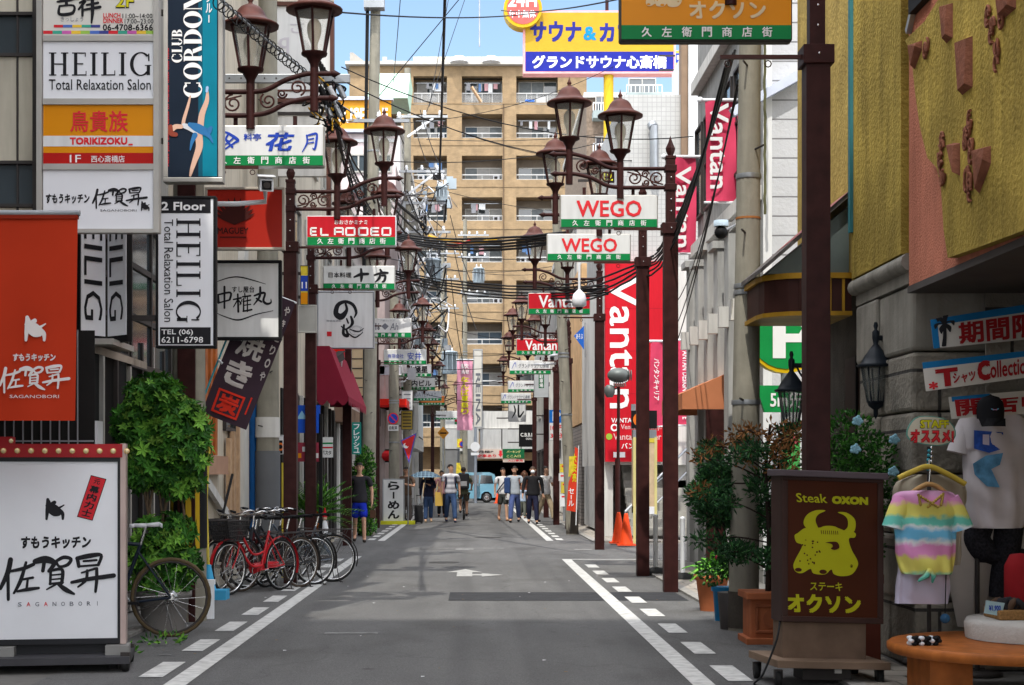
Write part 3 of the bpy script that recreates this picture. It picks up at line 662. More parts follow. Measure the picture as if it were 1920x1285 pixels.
for j in range(9): mb.slab(fr(3.35), (52.4 + j * 1.6, .1, 52.6 + j * 1.6, 2.8), .031, .12, PALE)
mb.build("shopfront", t)
t = bldg("ochre_house", "narrow ochre sided house with grey brick ground floor beside the concrete pole", 3.12, 12, 46.2, 51.8, 7.6, brickmat("ochre_siding", (.58, .36, .17), (.6, .38, .19), (.38, .24, .12), .45, 9, 'xz', .012, .7, .2), z0=3.0)
g = S(46.2); mb = MB(); mb.slab(g, (1090, 797, 1300, 990), -5.4, -.01, brickmat("grey_brick", (.18, .16, .145), (.23, .2, .18), (.1, .09, .085), .3, .1, 'xz', .012, .85, .3)); mb.build("wall", t)
mb = MB(); mb.slab(g, (1116, 800, 1128, 985), 0, .12, mat("blue_grey_panel", (.42, .47, .53), .5)); mb.tube([P(1106, 760, 46), P(1106, 975, 46)], .05, WHITE2, 8); mb.slab(g, (1096, 740, 1116, 800), 0, .35, PALE); mb.build("pipe_panel", t)
t = bldg("pale_shop", "pale house with white trim far along the pavement", 3.0, 12, 66.5, 78.8, 8.5, PALE, roof=GREYW)
for j in range(3): window(t, fr(3.0), (67.5 + j * 3.8, .6, 70 + j * 3.8, 2.6), DKFR, .1, 1); window(t, fr(3.0), (67.5 + j * 3.8, 4, 70 + j * 3.8, 6), ALU, .1, 1)

# --- school building with the big red sign
t = thing("school_building", "white tiled school building behind the huge red sign", "building", (6, 42, 0))
mb = MB(); g = S(38.0)
mb.slab(g, (1166, 178, 1500, 500), -8, -.0, SLATTILE); mb.slab(g, (1134, 500, 1500, 872), -8, -.002, PALE); mb.slab(g, (1134, 425, 1165, 500), -6, -.004, GREYW)
mb.slab(g, (1270, 872, 1500, 1010), -8, -.3, PALE); mb.build("wall", t)
mb = MB(); mb.slab(g, (1134, 872, 1269, 1000), -7, -3, mat("porch", (.46, .46, .45), .8)); mb.slab(g, (1134, 872, 1150, 1006), -2.9, -.1, PALE); mb.build("porch", t)
mb = MB(); mb.slab(g, (1276, 60, 1288, 300), -.3, .15, mat("brown_edge", (.22, .15, .1), .6)); mb.slab(g, (1289, 80, 1308, 320), -3, .2, WHITE); mb.build("corner_fin", t)
mb = MB(); mb.tube([P(1226, 236, 37.8), P(1226, 330, 37.8)], .1, STEEL, 8); mb.tube([P(1226, 240, 37.8), P(1222, 234, 37.9)], .12, STEEL, 8); mb.build("vent_pipe", t)
for r in ((1248, 520, 1262, 560), (1290, 520, 1320, 575), (1248, 570, 1262, 610)): window(t, g, r, ALU, 2, 0)
mb = MB()
for k in range(9): mb.slab(g, (1172, 985 - k * 14, 1330, 1000 - k * 14), 1.2 - k * .3, 1.5 - k * .3, CONC)
mb.build("stair", t)
for dx, dd in ((0, 1.4), (26, .2)):
    mb = MB(); a, b = P(1172 + dx, 960 - 30 * (dx > 0), 38 - dd), P(1316, 812 + dx, 38 - dd + 1.2)
    mb.tube([a, b], .03, STEEL, 6); mb.tube([a - Vector((0, 0, .55)), b - Vector((0, 0, .55))], .02, STEEL, 6)
    for k in range(6): p = a.lerp(b, k / 5); mb.tube([p, p - Vector((0, 0, .95))], .022, STEEL, 6)
    mb.build("stair_rail", t)
mb = MB(); mb.slab(g, (1288, 812, 1294, 1000), 1.0, 1.08, WHITE2); mb.build("post", t)
# the huge sign is a thing of its own
g = S(37.7); b = thing("wall_sign", "huge red wall sign with one white word reading downwards", "sign", P(1190, 865, 37.7))
mb = MB(); mb.slab(g, (1135, 490, 1246, 866), -.25, 0, RED); mb.build("panel", b)
mb = MB()
for y in (578, 658, 738): mb.slab(g, (1135, y, 1246, y + 1), .0005, .002, mat("joint_red", (.35, .01, .02), .5))
mb.text(g, "Vantan", (1143, 518, 1196, 766), LETW, .03, 90, .006)
mb.text(g, "VANTAN DESIGN", (1146, 784, 1236, 793), LETW, .05, 0, .006); mb.text(g, "Venus Academy.", (1164, 796, 1240, 808), mat("pink_letter", (.75, .5, .5), .5), .02, 0, .006); mb.text(g, "Vantan Career", (1150, 813, 1240, 825), mat("pink_letter", (.75, .5, .5)), .02, 0, .006); mb.text(g, "バンタン", (1165, 831, 1215, 842), LETW, .03, 0, .006)
mb.ring(g, 1152, 802, 4, 7, LETW, .006); mb.disc(g, 1142, 819, 6, 6, mat("lime", (.3, .45, .05), .5), .006); mb.slab(g, (1150, 848, 1172, 858), .001, .006, LETW); mb.build("lettering", b)

# --- grey concrete house with fins and the white siding end wall
t = thing("finned_building", "grey concrete building with tall fins and a white boarded end wall", "building", (6, 25, 0))
XB = 3.98; f = fr(XB)
mb = MB(); mb.box((XB, 22.012, 0), (10, 28.4, 11.5), mat("fin_concrete", (.30, .30, .29), .85, var=.15, bump=.25, dirt=.4)); mb.build("wall", t)
mb = MB(); mb.box((XB - .002, 21.9, .25), (10, 22.01, 10.2), SIDING); mb.box((XB - .02, 21.87, .2), (XB + .1, 21.898, 10.2), WHITE); mb.build("siding", t)
mb = MB(); mb.bar(P(1372, 212, 21.8), P(1520, 130, 21.8), .16, .12, mat("pale_blue_trim", (.55, .6, .72))); mb.build("fascia", t)
for k in range(6):
    y = 22.3 + k * 1.05
    mb = MB(); FC = mat("fin_grey", (.42, .42, .405), .85, var=.12, scale=2, bump=.25, dirt=.45)
    mb.slab(f, (y, 0, y + .42, 4.95 + (k % 2) * .12), .001, .26, FC); mb.slab(f, (y - .03, 3.65, y + .12, 3.95), .261, .4, PALE); mb.slab(f, (y - .03, 4.95 + (k % 2) * .12, y + .5, 5.06 + (k % 2) * .12), .001, .34, FC)
    mb.build("fin", t)
    window(t, f, (y + .48, 2.9, y + .98, 4.7), DKFR, .04, 0)
    window(t, f, (y + .1, 6.0, y + .9, 7.6), DKFR, .04, 0, rows=2)
mb = MB(); mb.slab(f, (22.1, 5.3, 28.3, 5.5), .001, .18, PALE); mb.slab(f, (22.1, 8.2, 28.3, 8.4), .001, .14, PALE); mb.build("string_course", t)
mb = MB(); AW = mat("orange_awning", (.50, .19, .09), .8, var=.08)
y0, y1 = 24.0, 26.6
V = [(XB, y0, 3.1), (XB - .85, y0, 2.72), (XB - .85, y0, 2.48), (XB, y0, 2.48), (XB, y1, 3.1), (XB - .85, y1, 2.72), (XB - .85, y1, 2.48), (XB, y1, 2.48)]
mb.add(V, [(0, 1, 2, 3), (7, 6, 5, 4), (0, 4, 5, 1), (1, 5, 6, 2)], AW); mb.build("awning", t)
mb = MB(); mb.slab(f, (24.0, .1, 26.6, 2.4), .002, .02, WINGLASS); mb.slab(f, (23.9, .05, 24.0, 2.47), .001, .5, BROWN); mb.build("shopfront", t)
# ================================================================== lamp posts of the shopping street
SCROLL = mat("scroll_iron", (.06, .022, .018), .4, var=.2)
def spiral(cx, cz, r, a0, turns, sgn=1, n=22):
    return [(cx + r * (1 - .78 * i / n) * math.cos(a0 + sgn * turns * 2 * math.pi * i / n), 0, cz + r * (1 - .78 * i / n) * math.sin(a0 + sgn * turns * 2 * math.pi * i / n)) for i in range(n + 1)]
def lamp_post(e):
    """e = +1: arm reaches to +x; the root stands at the foot of the post"""
    t = thing("lamp_post", "", "lamp post")
    X = lambda p: (p[0] * e, p[1], p[2])
    mb = MB(); mb.box((-.09, -.09, 0), (.09, .09, 4.60), BROWN); mb.box((-.115, -.115, 4.56), (.115, .115, 4.70), BROWN); mb.box((-.058, -.058, 4.70), (.058, .058, 5.52), BROWN)
    mb.box((-.075, -.075, 5.36), (.075, .075, 5.44), BROWN); mb.box((-.075, -.075, 5.12), (.075, .075, 5.20), BROWN); mb.box((-.066, -.066, 5.52), (.066, .066, 5.56), BROWN)
    for z in (4.63, 5.0, 5.28, 4.85): mb.ball((0, -.075 if z > 4.7 else -.118, z), .012, CHROME, 6, 4)
    mb.build("pole", t, bevel=.006)
    mb = MB(); mb.lathe((0, 0, 5.56), [(.03, 0), (.055, .06), (.062, .1), (.03, .17), (.001, .26)], BROWN, 4, 0, False); mb.build("finial", t)
    mb = MB()
    up = crom([(.05, 0, 5.40), (.3, 0, 5.40), (.62, 0, 5.40), (.8, 0, 5.42), (1.0, 0, 5.52), (1.2, 0, 5.58), (1.3, 0, 5.585), (1.46, 0, 5.585)], 5)
    lo = crom([(.05, 0, 5.16), (.3, 0, 5.16), (.62, 0, 5.16), (.82, 0, 5.19), (1.0, 0, 5.28), (1.2, 0, 5.33), (1.3, 0, 5.335), (1.44, 0, 5.335)], 5)
    for q, zz in ((up, 5.585), (lo, 5.335)):
        mb.tube([X(p) for p in q], .026, BROWN, 8)
        x = q[-1][0]; mb.tube([X((x, 0, zz)), X((x + .03, 0, zz)), X((x + .1, 0, zz))], [.026, .042, .002], BROWN, 8)
    for cx, cz, r, a, s_ in ((.17, 5.28, .095, -1.57, 1), (.46, 5.28, .095, 1.57, 1), (.32, 5.33, .05, 3.14, -1), (.31, 5.22, .045, 0, -1), (.82, 5.31, .085, 2.2, 1), (1.12, 5.44, .085, -1.2, 1), (.96, 5.38, .05, 0, -1)):
        mb.tube([X(p) for p in spiral(cx, cz, r, a, 1.55, s_)], .011, SCROLL, 5)
    mb.tube([X(p) for p in crom([(.09, 0, 5.2), (.24, 0, 5.24), (.33, 0, 5.3), (.55, 0, 5.36)], 6)], .01, SCROLL, 5)
    for x, z0, z1 in ((.64, 5.02, 5.48), (1.29, 5.20, 5.64)): mb.tube([X((x, 0, z0)), X((x, 0, z1))], .045, BROWN, 10)
    mb.bar(X((.115, 0, 4.63)), X((.72, 0, 4.63)), .03, .03, SCROLL)
    for p in ((.36, 0, 4.58), (.66, 0, 4.58)): mb.tube([X((p[0] + .025 * math.cos(a), 0, p[2] + .025 * math.sin(a))) for a in [k * .785 for k in range(8)]], .005, SCROLL, 4, True)
    mb.build("arm", t)
    for x, zb in ((.64, 5.61), (1.29, 5.77)):
        c = X((x, 0, zb)); q = 6; ro = math.pi / 6
        mb = MB(); mb.lathe((c[0], 0, zb - .14), [(.04, 0), (.045, .05), (.085, .12), (.13, .14), (.135, .165)], BROWN, 12)
        for k in range(q):
            a = ro + k * math.pi / 3; mb.bar((c[0] + .118 * math.cos(a), .118 * math.sin(a), zb + .02), (c[0] + .207 * math.cos(a), .207 * math.sin(a), zb + .46), .024, .02, BROWN)
        mb.lathe((c[0], 0, zb + .43), [(.20, 0), (.215, .0), (.222, .035), (.20, .035)], BROWN, 6, ro, False)
        L = mb.build("lantern", t)
        mb = MB(); mb.lathe((c[0], 0, zb), [(.110, .02), (.197, .44)], GLASS, 6, ro, False)
        mb.f = mb.f[:6]; mb.mi = mb.mi[:6]; mb.sm = mb.sm[:6]; mb.build("glass", L)
        mb = MB(); mb.lathe((c[0], 0, zb + .02), [(.035, 0), (.035, .1), (.06, .16), (.075, .23), (.07, .30), (.04, .345), (.001, .35)], mat("bulb", (.62, .55, .42), .3, var=.03), 12); mb.build("bulb", L)
        mb = MB(); mb.lathe((c[0], 0, zb + .46), [(.2, -.005), (.288, -.01), (.29, .012), (.25, .035), (.185, .065), (.155, .105), (.135, .15), (.10, .19), (.05, .215), (.025, .225), (.02, .245), (.032, .26), (.02, .28), (.008, .31), (.001, .345)], HOOD, 20); mb.build("hood", L)
    return t
protoL, protoR = lamp_post(1), lamp_post(-1)
GRP = "brown lamp posts of the shopping street"
POSTS = [ # px of post, scale, side, label
    (352, 184, 1, "brown lamp post whose lanterns rise above the sign with blue brush characters"),
    (545, 136, 1, "brown lamp post behind the bicycles carrying the red and green arm sign"),
    (583, 111, 1, "brown lamp post by the palm planter carrying the sign of two bold black characters"),
    (651, 89, 1, "brown lamp post next to the walking man in blue shorts"),
    (706, 67, 1, "brown lamp post right beside the white noodle sign board"),
    (729, 57, 1, "thin brown lamp post carrying the fourth small white sign beyond the noodle board"),
    (744, 51.6, 1, "thin brown lamp post carrying the sign with four square black characters"),
    (768, 43, 1, "thin brown lamp post carrying the pale grey lettered small sign"),
    (811, 35.5, 1, "most distant brown lamp post, beside the light blue house"),
    (1530, 250, -1, "closest big dark brown lamp post, behind the steak sign box, with the orange sign"),
    (1257, 147, -1, "brown lamp post before the plant pots carrying the larger white and red word sign"),
    (1205, 127, -1, "brown lamp post before the yellow banded pole carrying the smaller white and red word sign"),
    (1124, 94, -1, "brown lamp post next to the orange traffic cones"),
    (1066, 68, -1, "brown lamp post just behind the leaning concrete pole with the paper adverts"),
    (1043, 63, -1, "brown lamp post on the road edge behind the walkers at the white line"),
    (1024, 54, -1, "thin brown lamp post with the small grey plate sign, behind the masked man"),
    (1002, 45, -1, "thinnest brown lamp post behind the black square sign")]
def put(o, px, s): o.location = ((px - CX) / s, F / s, 0)
for i, (px, s, e, lab) in enumerate(POSTS):
    pr = protoL if e > 0 else protoR
    o = pr if (i == 0 or i == 9) else copy_tree(pr)
    put(o, px, s); tag(o, lab, None, GRP)

# ------------------------------------------------------------------ the signs hung under the arms
SG = "shopping street signs with a green strip"
def arm_sign(label, s, r, top, texts, green=.73, frame=ALU, strip=True, face=None, dark=False):
    """a plastic light box: rounded case, green strip with the street's name, lettering above"""
    Y = F / s; g = S(Y); x0, y0, x1, y1 = r; w, h = x1 - x0, y1 - y0
    t = thing("arm_sign", label, "sign", P((x0 + x1) / 2, y1, Y), SG)
    mb = MB(); mb.slab(g, r, -.13, -.012, frame); mb.build("case", t, bevel=.02)
    m = h * .035; yg = y0 + h * green
    mb = MB(); mb.slab(g, (x0 + m, y0 + m, x1 - m, yg if strip else y1 - m), -.012, 0, face or WHITE)
    if strip: mb.slab(g, (x0 + m, yg, x1 - m, y1 - m), -.0118, 0, GREEN)
    mb.build("panel", t)
    mb = MB()
    for q in texts: q(mb, g)
    if strip:
        n = 7; hh = (y1 - m - yg)
        for k, ch in enumerate("久左衛門商店街"):
            cx = x0 + w * (.155 + .695 * k / 6); mb.text(g, ch, (cx - hh * .36, yg + hh * .14, cx + hh * .36, y1 - m - hh * .14), LETW, .035, 0, .004)
    if mb.f: mb.build("lettering", t)
    mb = MB()
    for k in (.25, .75): x = x0 + w * k; mb.slab(g, (x - s * .02, y0 - s * .10, x + s * .02, y0), -.09, -.05, BROWN)
    mb.build("hanger", t)
    return t
def T(t, r, m, b=0., **k): return lambda mb, g: mb.text(g, t, r, m, b, **k)
ORANGE = mat("sign_orange", (.66, .25, .006), .4, var=.05)
def bullhead(mb, g, x, y, k, m, dk):
    """the steak house's ox head, k = size"""
    q = lambda *pts: crom([(x + a * k, y + b * k) for a, b in pts + pts[:1]], 4)[:-1]
    mb.poly(g, q((.05, .36), (.0, .40), (.03, .5), (.12, .55), (.02, .75), (-.02, .86), (.02, .95), (.12, .97), (.25, .9), (.3, .97), (.48, .98), (.58, .9), (.62, .97), (.74, 1.0), (.9, .97), (.99, .86), (1.0, .76), (.9, .58), (.86, .42), (.95, .40), (.97, .34), (.9, .3), (.86, .31), (.8, .3), (.6, .24), (.42, .26), (.3, .28), (.16, .28)), m)
    mb.poly(g, q((.2, .3), (.14, .2), (.2, .07), (.34, .0), (.49, .0), (.38, .06), (.33, .15), (.37, .26), (.4, .29)), m)
    mb.poly(g, q((.78, .3), (.84, .24), (.84, .13), (.78, .06), (.68, .02), (.82, .02), (.94, .1), (.97, .2), (.94, .31), (.86, .35)), m)
    mb.disc(g, x + .55 * k, y + .285 * k, .15 * k, .055 * k, m)
    for i in range(9): a = x + (.42 + .032 * i) * k; mb.brush(g, [(a, y + .31 * k, .006 * k), (a + .006 * k, y + .36 * k, .004 * k)], dk)
    mb.poly(g, q((.48, .49), (.56, .475), (.66, .475), (.7, .52), (.7, .57), (.63, .6), (.57, .58), (.6, .55), (.58, .51)), dk)
    mb.brush(g, [(x + .64 * k, y + .80 * k, .004 * k), (x + .66 * k, y + .9 * k, .008 * k), (x + .7 * k, y + .97 * k, .004 * k)], dk)
    mb.disc(g, x + .9 * k, y + .84 * k, .022 * k, .026 * k, dk); mb.disc(g, x + .06 * k, y + .92 * k, .055 * k, .03 * k, dk); mb.disc(g, x + .45 * k, y + .94 * k, .06 * k, .034 * k, dk)
    random.seed(3)
    for i in range(22): mb.disc(g, x + (.08 + .32 * random.random()) * k, y + (.45 + .4 * random.random()) * k, .013 * k, .013 * k, dk, .004, 8)
def steak(mb, g):
    bullhead(mb, g, 1212, -52, 66, mat("pale_mark", (.68, .55, .33), .5), ORANGE)
    mb.text(g, "オクソン", (1292, 2, 1436, 36), mat("pale_mark", (.68, .55, .33)), .06, 0, .004, -.12)
arm_sign("orange and green arm sign with an ox head, the largest one", 250, (1162, -22, 1487, 77), 0, [steak], .70, mat("dark_case", (.06, .06, .055), .5), face=ORANGE)
arm_sign("white arm sign with red four letter word, the upper and larger of two", 147, (1050, 365, 1234, 428), 0, [T("WEGO", (1081, 376, 1203, 407), REDINK, .05)])
arm_sign("white arm sign with red four letter word, the lower and smaller of two", 127, (1025, 438, 1183, 490), 0, [T("WEGO", (1053, 447, 1157, 473), REDINK, .05)])
arm_sign("red arm sign behind the white dome camera", 94, (990, 549, 1107, 590), 0, [T("Vantan", (1010, 554, 1088, 577), LETW, .05)], face=RED)
arm_sign("red arm sign lower down, under the dome camera's red sign", 66, (968, 635, 1052, 666), 0, [T("Vantan", (985, 639, 1044, 657), LETW, .05)], face=RED)
for lab, s, r in (("white arm sign with grey script just below the smaller red sign", 63, (955, 676, 1033, 702)), ("white arm sign with blue tick partly behind the grey plate sign", 54, (952, 714, 1019, 736)), ("white arm sign with grey script above the single black letter board", 45, (939, 737, 996, 757))):
    x0, y0, x1, y1 = r; w, h = x1 - x0, y1 - y0
    arm_sign(lab, s, r, 0, [T("グランドサウナ心斎橋", (x0 + w * .22, y0 + h * .22, x1 - w * .05, y0 + h * .55), mat("grey_ink", (.16, .17, .2), .5), .02, slant=.1),
        lambda mb, g, x0=x0, y0=y0, w=w, h=h: mb.brush(g, [(x0 + w * .06, y0 + h * .6, .3), (x0 + w * .14, y0 + h * .15, .6), (x0 + w * .16, y0 + h * .5, .3)], BLUEINK)])
arm_sign("small light blue arm sign far off near the car park", 31, (897, 793, 936, 807), 0, [T("花屋", (912, 796, 932, 801), WHITE2, .04)], face=mat("sky_blue_sign", (.25, .5, .7), .4))
# left row
def kagetsu(mb, g):
    B = BLUEINK
    for st in ([(418, 246, 1), (431, 252, 2.5), (446, 263, 3), (440, 268, 2), (420, 281, 1.5)], [(430, 250, 1.5), (424, 262, 2), (436, 276, 2.2)], [(440, 257, 1.5), (428, 268, 2)], [(419, 262, 1.5), (430, 266, 1.5), (420, 272, 1)]): mb.brush(g, st, B)
    mb.text(g, "料亭", (457, 251, 490, 264), B, .04)
    mb.text(g, "花", (499, 249, 550, 284), B, .06, slant=.18)
    for st in ([(575, 254, 1.5), (576, 268, 1.8), (567, 285, .8)], [(575, 255, 1.4), (586, 252, 2), (594, 252, 2), (593, 268, 2.2), (590, 280, 1.8), (586, 278, .6)], [(577, 262, 1), (588, 260, 1.4)], [(577, 269, 1), (588, 267, 1.4)]): mb.brush(g, st, B)
arm_sign("white arm sign with blue brush characters under the two closest lanterns", 184, (384, 234, 608, 313), 0, [kagetsu])
def rodeo(mb, g):
    mb.text(g, "おおさかミナミ", (627, 413, 689, 421), LETW, .03)
    def blk(x, y, w, h, segs, t_=3.3):
        for a, b, c, d in segs: mb.slab(g, (x + a * w - (t_ / 2 if a == c else 0), y + b * h - (t_ / 2 if b == d else 0), x + c * w + (t_ / 2 if a == c else 0), y + d * h + (t_ / 2 if b == d else 0)), .001, .004, LETW)
    O = ((0, 0, 1, 0), (0, 1, 1, 1), (0, 0, 0, 1), (1, 0, 1, 1)); E_ = ((0, 0, 1, 0), (0, .5, .9, .5), (0, 1, 1, 1), (0, 0, 0, 1)); Lx = ((0, 0, 0, 1), (0, 1, 1, 1)); A = ((0, 0, 1, 0), (0, 0, 0, 1), (1, 0, 1, 1), (0, .55, 1, .55)); Rr = A
    for ch, x, w in ((E_, 583, 11), (Lx, 602, 14), (A, 628, 15), (O, 649, 16), (O, 673, 16), (E_, 696, 15), (O, 717, 15)): blk(x, 428, w, 13, ch)
arm_sign("red and green arm sign with blocky white western lettering", 136, (574, 404, 743, 462), 0, [rodeo], .70, WHITE2, face=RED)
def juppo(mb, g):
    mb.text(g, "日本料理", (616, 511, 659, 521), INK, .03)
    for st in ([(664, 520, 1.5), (676, 515, 3), (690, 514, 2.5)], [(677, 505, 2), (678, 518, 3), (677, 528, 1.5)], [(713, 506, 2), (716, 511, 2.4)], [(702, 516, 1.5), (716, 512, 2.6), (727, 512, 2)], [(713, 514, 1.6), (711, 522, 2.4), (704, 529, 1)], [(712, 518, 1.2), (722, 517, 2.2), (721, 526, 2.4), (717, 529, 1.6)]): mb.brush(g, st, INK)
arm_sign("white arm sign with two bold black characters under the red one", 111, (605, 498, 741, 544), 0, [juppo])
def bali(mb, g):
    G = mat("grey_ink", (.16, .17, .2)); mb.text(g, "Bali", (682, 606, 711, 619), G, .02); mb.poly(g, [(722, 606), (729, 612), (722, 619), (715, 612)], G); mb.text(g, "Ah", (732, 606, 747, 619), G, .02, slant=.2); mb.text(g, "八番ガレージ", (713, 600, 740, 603), G, .0)
arm_sign("white arm sign with thin grey lettering and a small diamond", 88, (664, 597, 772, 634), 0, [bali])
arm_sign("white arm sign with small blue characters above the grey board", 66, (719, 655, 800, 684), 0, [T("有限会社", (727, 664, 757, 672), BLUEINK, .01), T("安井", (764, 661, 790, 675), BLUEINK, .02)])
arm_sign("white arm sign with heavy brush characters, second in the far stack", 57, (737, 683, 809, 707), 0, [T("北極星", (764, 686, 802, 700), INK, .07)])
arm_sign("white arm sign with four square black characters, third in the far stack", 51.6, (752, 709, 816, 732), 0, [T("竹内ビル", (758, 713, 809, 725), INK, .05)])
arm_sign("pale grey arm sign with pale capitals, fourth in the far stack", 43, (775, 733, 828, 752), 0, [T("GATEWAY", (778, 736, 818, 744), mat("grey_ink", (.16, .17, .2)), .0)], face=mat("pale_grey_sign", (.45, .47, .5), .5))
arm_sign("orange and green arm sign mostly hidden in the far stack", 39, (785, 742, 834, 760), 0, [], face=mat("orange_sign2", (.7, .2, .04), .4))
arm_sign("blank pale arm sign with a thin green edge over the street", 35.5, (817, 771, 862, 787), 0, [], .8)
arm_sign("small red arm sign at the foot of the pink banner", 33.5, (852, 778, 897, 796), 0, [T("大", (886, 781, 892, 788), LETW, .05)], face=RED)

# ------------------------------------------------------------------ concrete utility poles
UG = "concrete utility poles"
def upole(label, px, s, r0, r1, h, lean=0., parts=None, m=CONC2):
    x, Y = (px - CX) / s, F / s
    t = thing("utility_pole", label, "utility pole", (x, Y, 0), UG)
    mb = MB(); n = 12; pts = [(x + lean * k / n, Y, h * k / n) for k in range(n + 1)]
    mb.tube(pts, [r0 + (r1 - r0) * k / n for k in range(n + 1)], m, 16); mb.build("pole", t)
    mb = MB()
    for z in (h * .35, h * .52, h * .53, h * .7): k = z / h; q = r0 + (r1 - r0) * k + .008; mb.lathe((x + lean * k, Y, z), [(q, 0), (q + .003, .01), (q, .045)], STEEL, 14)
    mb.build("strap", t)
    mb = MB()
    for i in range(9):
        z = 2.2 + i * .8
        if z < h: k = z / h; q = r0 + (r1 - r0) * k; a = (x + lean * k, Y, z); sgn = 1 if i % 2 else -1; mb.tube([(a[0], Y, z), (a[0] + .1 * sgn, Y - q - .12, z + .02)], .011, DKFR, 5)
    mb.build("step_bolt", t)
    return t, x, Y
def crossarm(t, x, Y, z, w0, w1, n=3, m=STEEL, yaw=0):
    mb = MB(); mb.bar((x + w0, Y - .12, z), (x + w1, Y - .12, z), .08, .08, m); mb.build("crossarm", t)
    mb = MB()
    for k in range(n):
        xx = x + w0 + (w1 - w0) * (k + .5) / n; mb.lathe((xx, Y - .12, z + .04), [(.02, 0), (.07, .03), (.04, .06), (.07, .09), (.04, .12), (.05, .16), (.01, .18)], WHITE2, 8)
    mb.build("insulator", t)
def transformer(t, x, Y, z, r=.27, h=.75):
    mb = MB(); mb.lathe((x, Y, z), [(r * .9, 0), (r, .04), (r, h - .05), (r * 1.05, h - .05), (r * 1.05, h), (r * .5, h + .06)], mat("transformer_grey", (.36, .43, .48), .5, var=.08), 16)
    for a in range(10): q = a * .628; mb.box((x + (r + .03) * math.cos(q) - .015, Y + (r + .03) * math.sin(q) - .015, z + .12), (x + (r + .03) * math.cos(q) + .015, Y + (r + .03) * math.sin(q) + .015, z + h - .14), mat("transformer_grey", (.36, .43, .48)))
    for dx in (-.12, .12): mb.lathe((x + dx, Y - .05, z + h + .03), [(.03, 0), (.055, .05), (.03, .1), (.05, .14), (.01, .2)], WHITE2, 8)
    mb.build("transformer", t)
t, x, Y = upole("concrete pole with yellow and black hazard stripes behind the leafy bush", 354, 183, .185, .13, 9.5)
HZ = [mat("hazard_yellow", (.55, .36, .02), .6, dirt=.3), BLACK]
mb = MB()
for k in range(8):
    a0, a1 = k * math.pi / 4, (k + 1) * math.pi / 4
    vs = []
    for j in range(4):
        a = a0 + (a1 - a0) * j / 3; vs += [(x + .190 * math.cos(a), Y + .190 * math.sin(a), .75), (x + .187 * math.cos(a), Y + .187 * math.sin(a), 1.72)]
    mb.add(vs, [(2 * j, 2 * j + 2, 2 * j + 3, 2 * j + 1) for j in range(3)], HZ[k % 2], True)
mb.build("hazard_wrap", t)
t, x, Y = upole("thick concrete pole with grey wrap between the dark purple flag and the lamp post", 502, 126, .18, .13, 10.5)
mb = MB(); mb.lathe((x, Y, .1), [(.188, 0), (.186, 1.75)], mat("grey_wrap", (.13, .135, .145), .7, var=.1), 16); mb.build("wrap", t); mb = MB(); mb.lathe((x, Y, 2.05), [(.185, 0), (.184, .3)], PALE, 16); mb.build("wrap", t)
t, x, Y = upole("tall concrete pole rising past the roofline with a grey box at its top", 688, 76, .20, .12, 13.5, .22)
mb = MB(); mb.box((x - .05, Y - .45, 12.9), (x + .45, Y - .1, 13.5), STEEL); mb.bar((x - .5, Y - .15, 13.3), (x + .9, Y - .15, 13.3), .09, .09, STEEL); mb.build("junction_box", t)
mb = MB()
for dx, r in ((-.16, .03), (-.2, .022)): mb.tube([(x + dx * (1 - .0), Y - .1, 0), (x + dx + .1, Y - .1, 6), (x + dx + .2, Y - .1, 13.2)], r, CABLE, 6)
mb.build("riser_cable", t); crossarm(t, x + .15, Y, 10.2, -.6, .9, 3)
t, x, Y = upole("concrete pole standing at the plant pots, with a rust band high up", 1394, 195, .148, .10, 6.2, .07)
mb = MB(); mb.lathe((x + .045, Y, 3.95), [(.122, 0), (.122, .02)], mat("rust", (.3, .12, .04), .8), 14); mb.build("rust_band", t); mb = MB(); mb.lathe((x, Y, .0), [(.151, .03), (.150, .38)], mat("dark_wrap", (.07, .06, .05), .8, bump=.4), 14); mb.build("wrap", t)
t, x, Y = upole("leaning concrete pole wrapped with yellow and red adverts", 1073, 75, .15, .11, 8.5, -.42)
mb = MB(); mb.lathe((x - .04, Y, 1.45), [(.155, 0), (.15, .5)], mat("advert_yellow", (.7, .55, .05), .6, var=.3, scale=8), 14); mb.build("advert", t); mb = MB(); mb.lathe((x, Y, .0), [(.156, .03), (.152, .62)], mat("dark_wrap", (.07, .06, .05)), 14); mb.build("wrap", t)
t, x, Y = upole("concrete pole carrying the round no parking sign", 739, 62, .17, .13, 7.0)
mb = MB(); g = S(Y - .2); mb.disc(g, 737, 785, 10.5, 11, REDINK, .01); mb.disc(g, 737, 785, 8.2, 8.6, BLUEINK, .012); mb.brush(g, [(731, 779, 1), (743, 791, 1)], REDINK, .016); mb.slab(g, (728, 797, 747, 808), 0, .015, WHITE); mb.text(g, "自転車", (730, 799, 745, 806), INK, .03, 0, .017); mb.build("no_parking_sign", t)
t, x, Y = upole("concrete pole with white service arms in the wire tangle", 764, 54, .16, .11, 15.6)
for z, w0, w1 in ((13.9, -.2, 1.4), (12.0, -.3, 1.3), (10.9, -.2, 1.5), (9.9, .0, 1.5)): crossarm(t, x, Y, z, w0, w1, 3, mat('arm_grey', (.42, .44, .46), .5))
transformer(t, x + .9, Y, 8.2); transformer(t, x + 1.2, Y - .5, 10.9, .2, .5); mb = MB(); mb.bar((x, Y - .1, 13.2), (x + .9, Y - .1, 13.85), .07, .07, WHITE2); mb.bar((x, Y - .1, 11.2), (x + .9, Y - .1, 11.9), .07, .07, WHITE2); mb.build("brace", t)
t, x, Y = upole("thin far concrete pole in front of the tan apartment block", 872, 34.2, .15, .1, 15.5)
for z in (14.6, 13.4, 11.4): crossarm(t, x, Y, z, -.4, 1.3, 4, mat('arm_grey', (.42, .44, .46)))
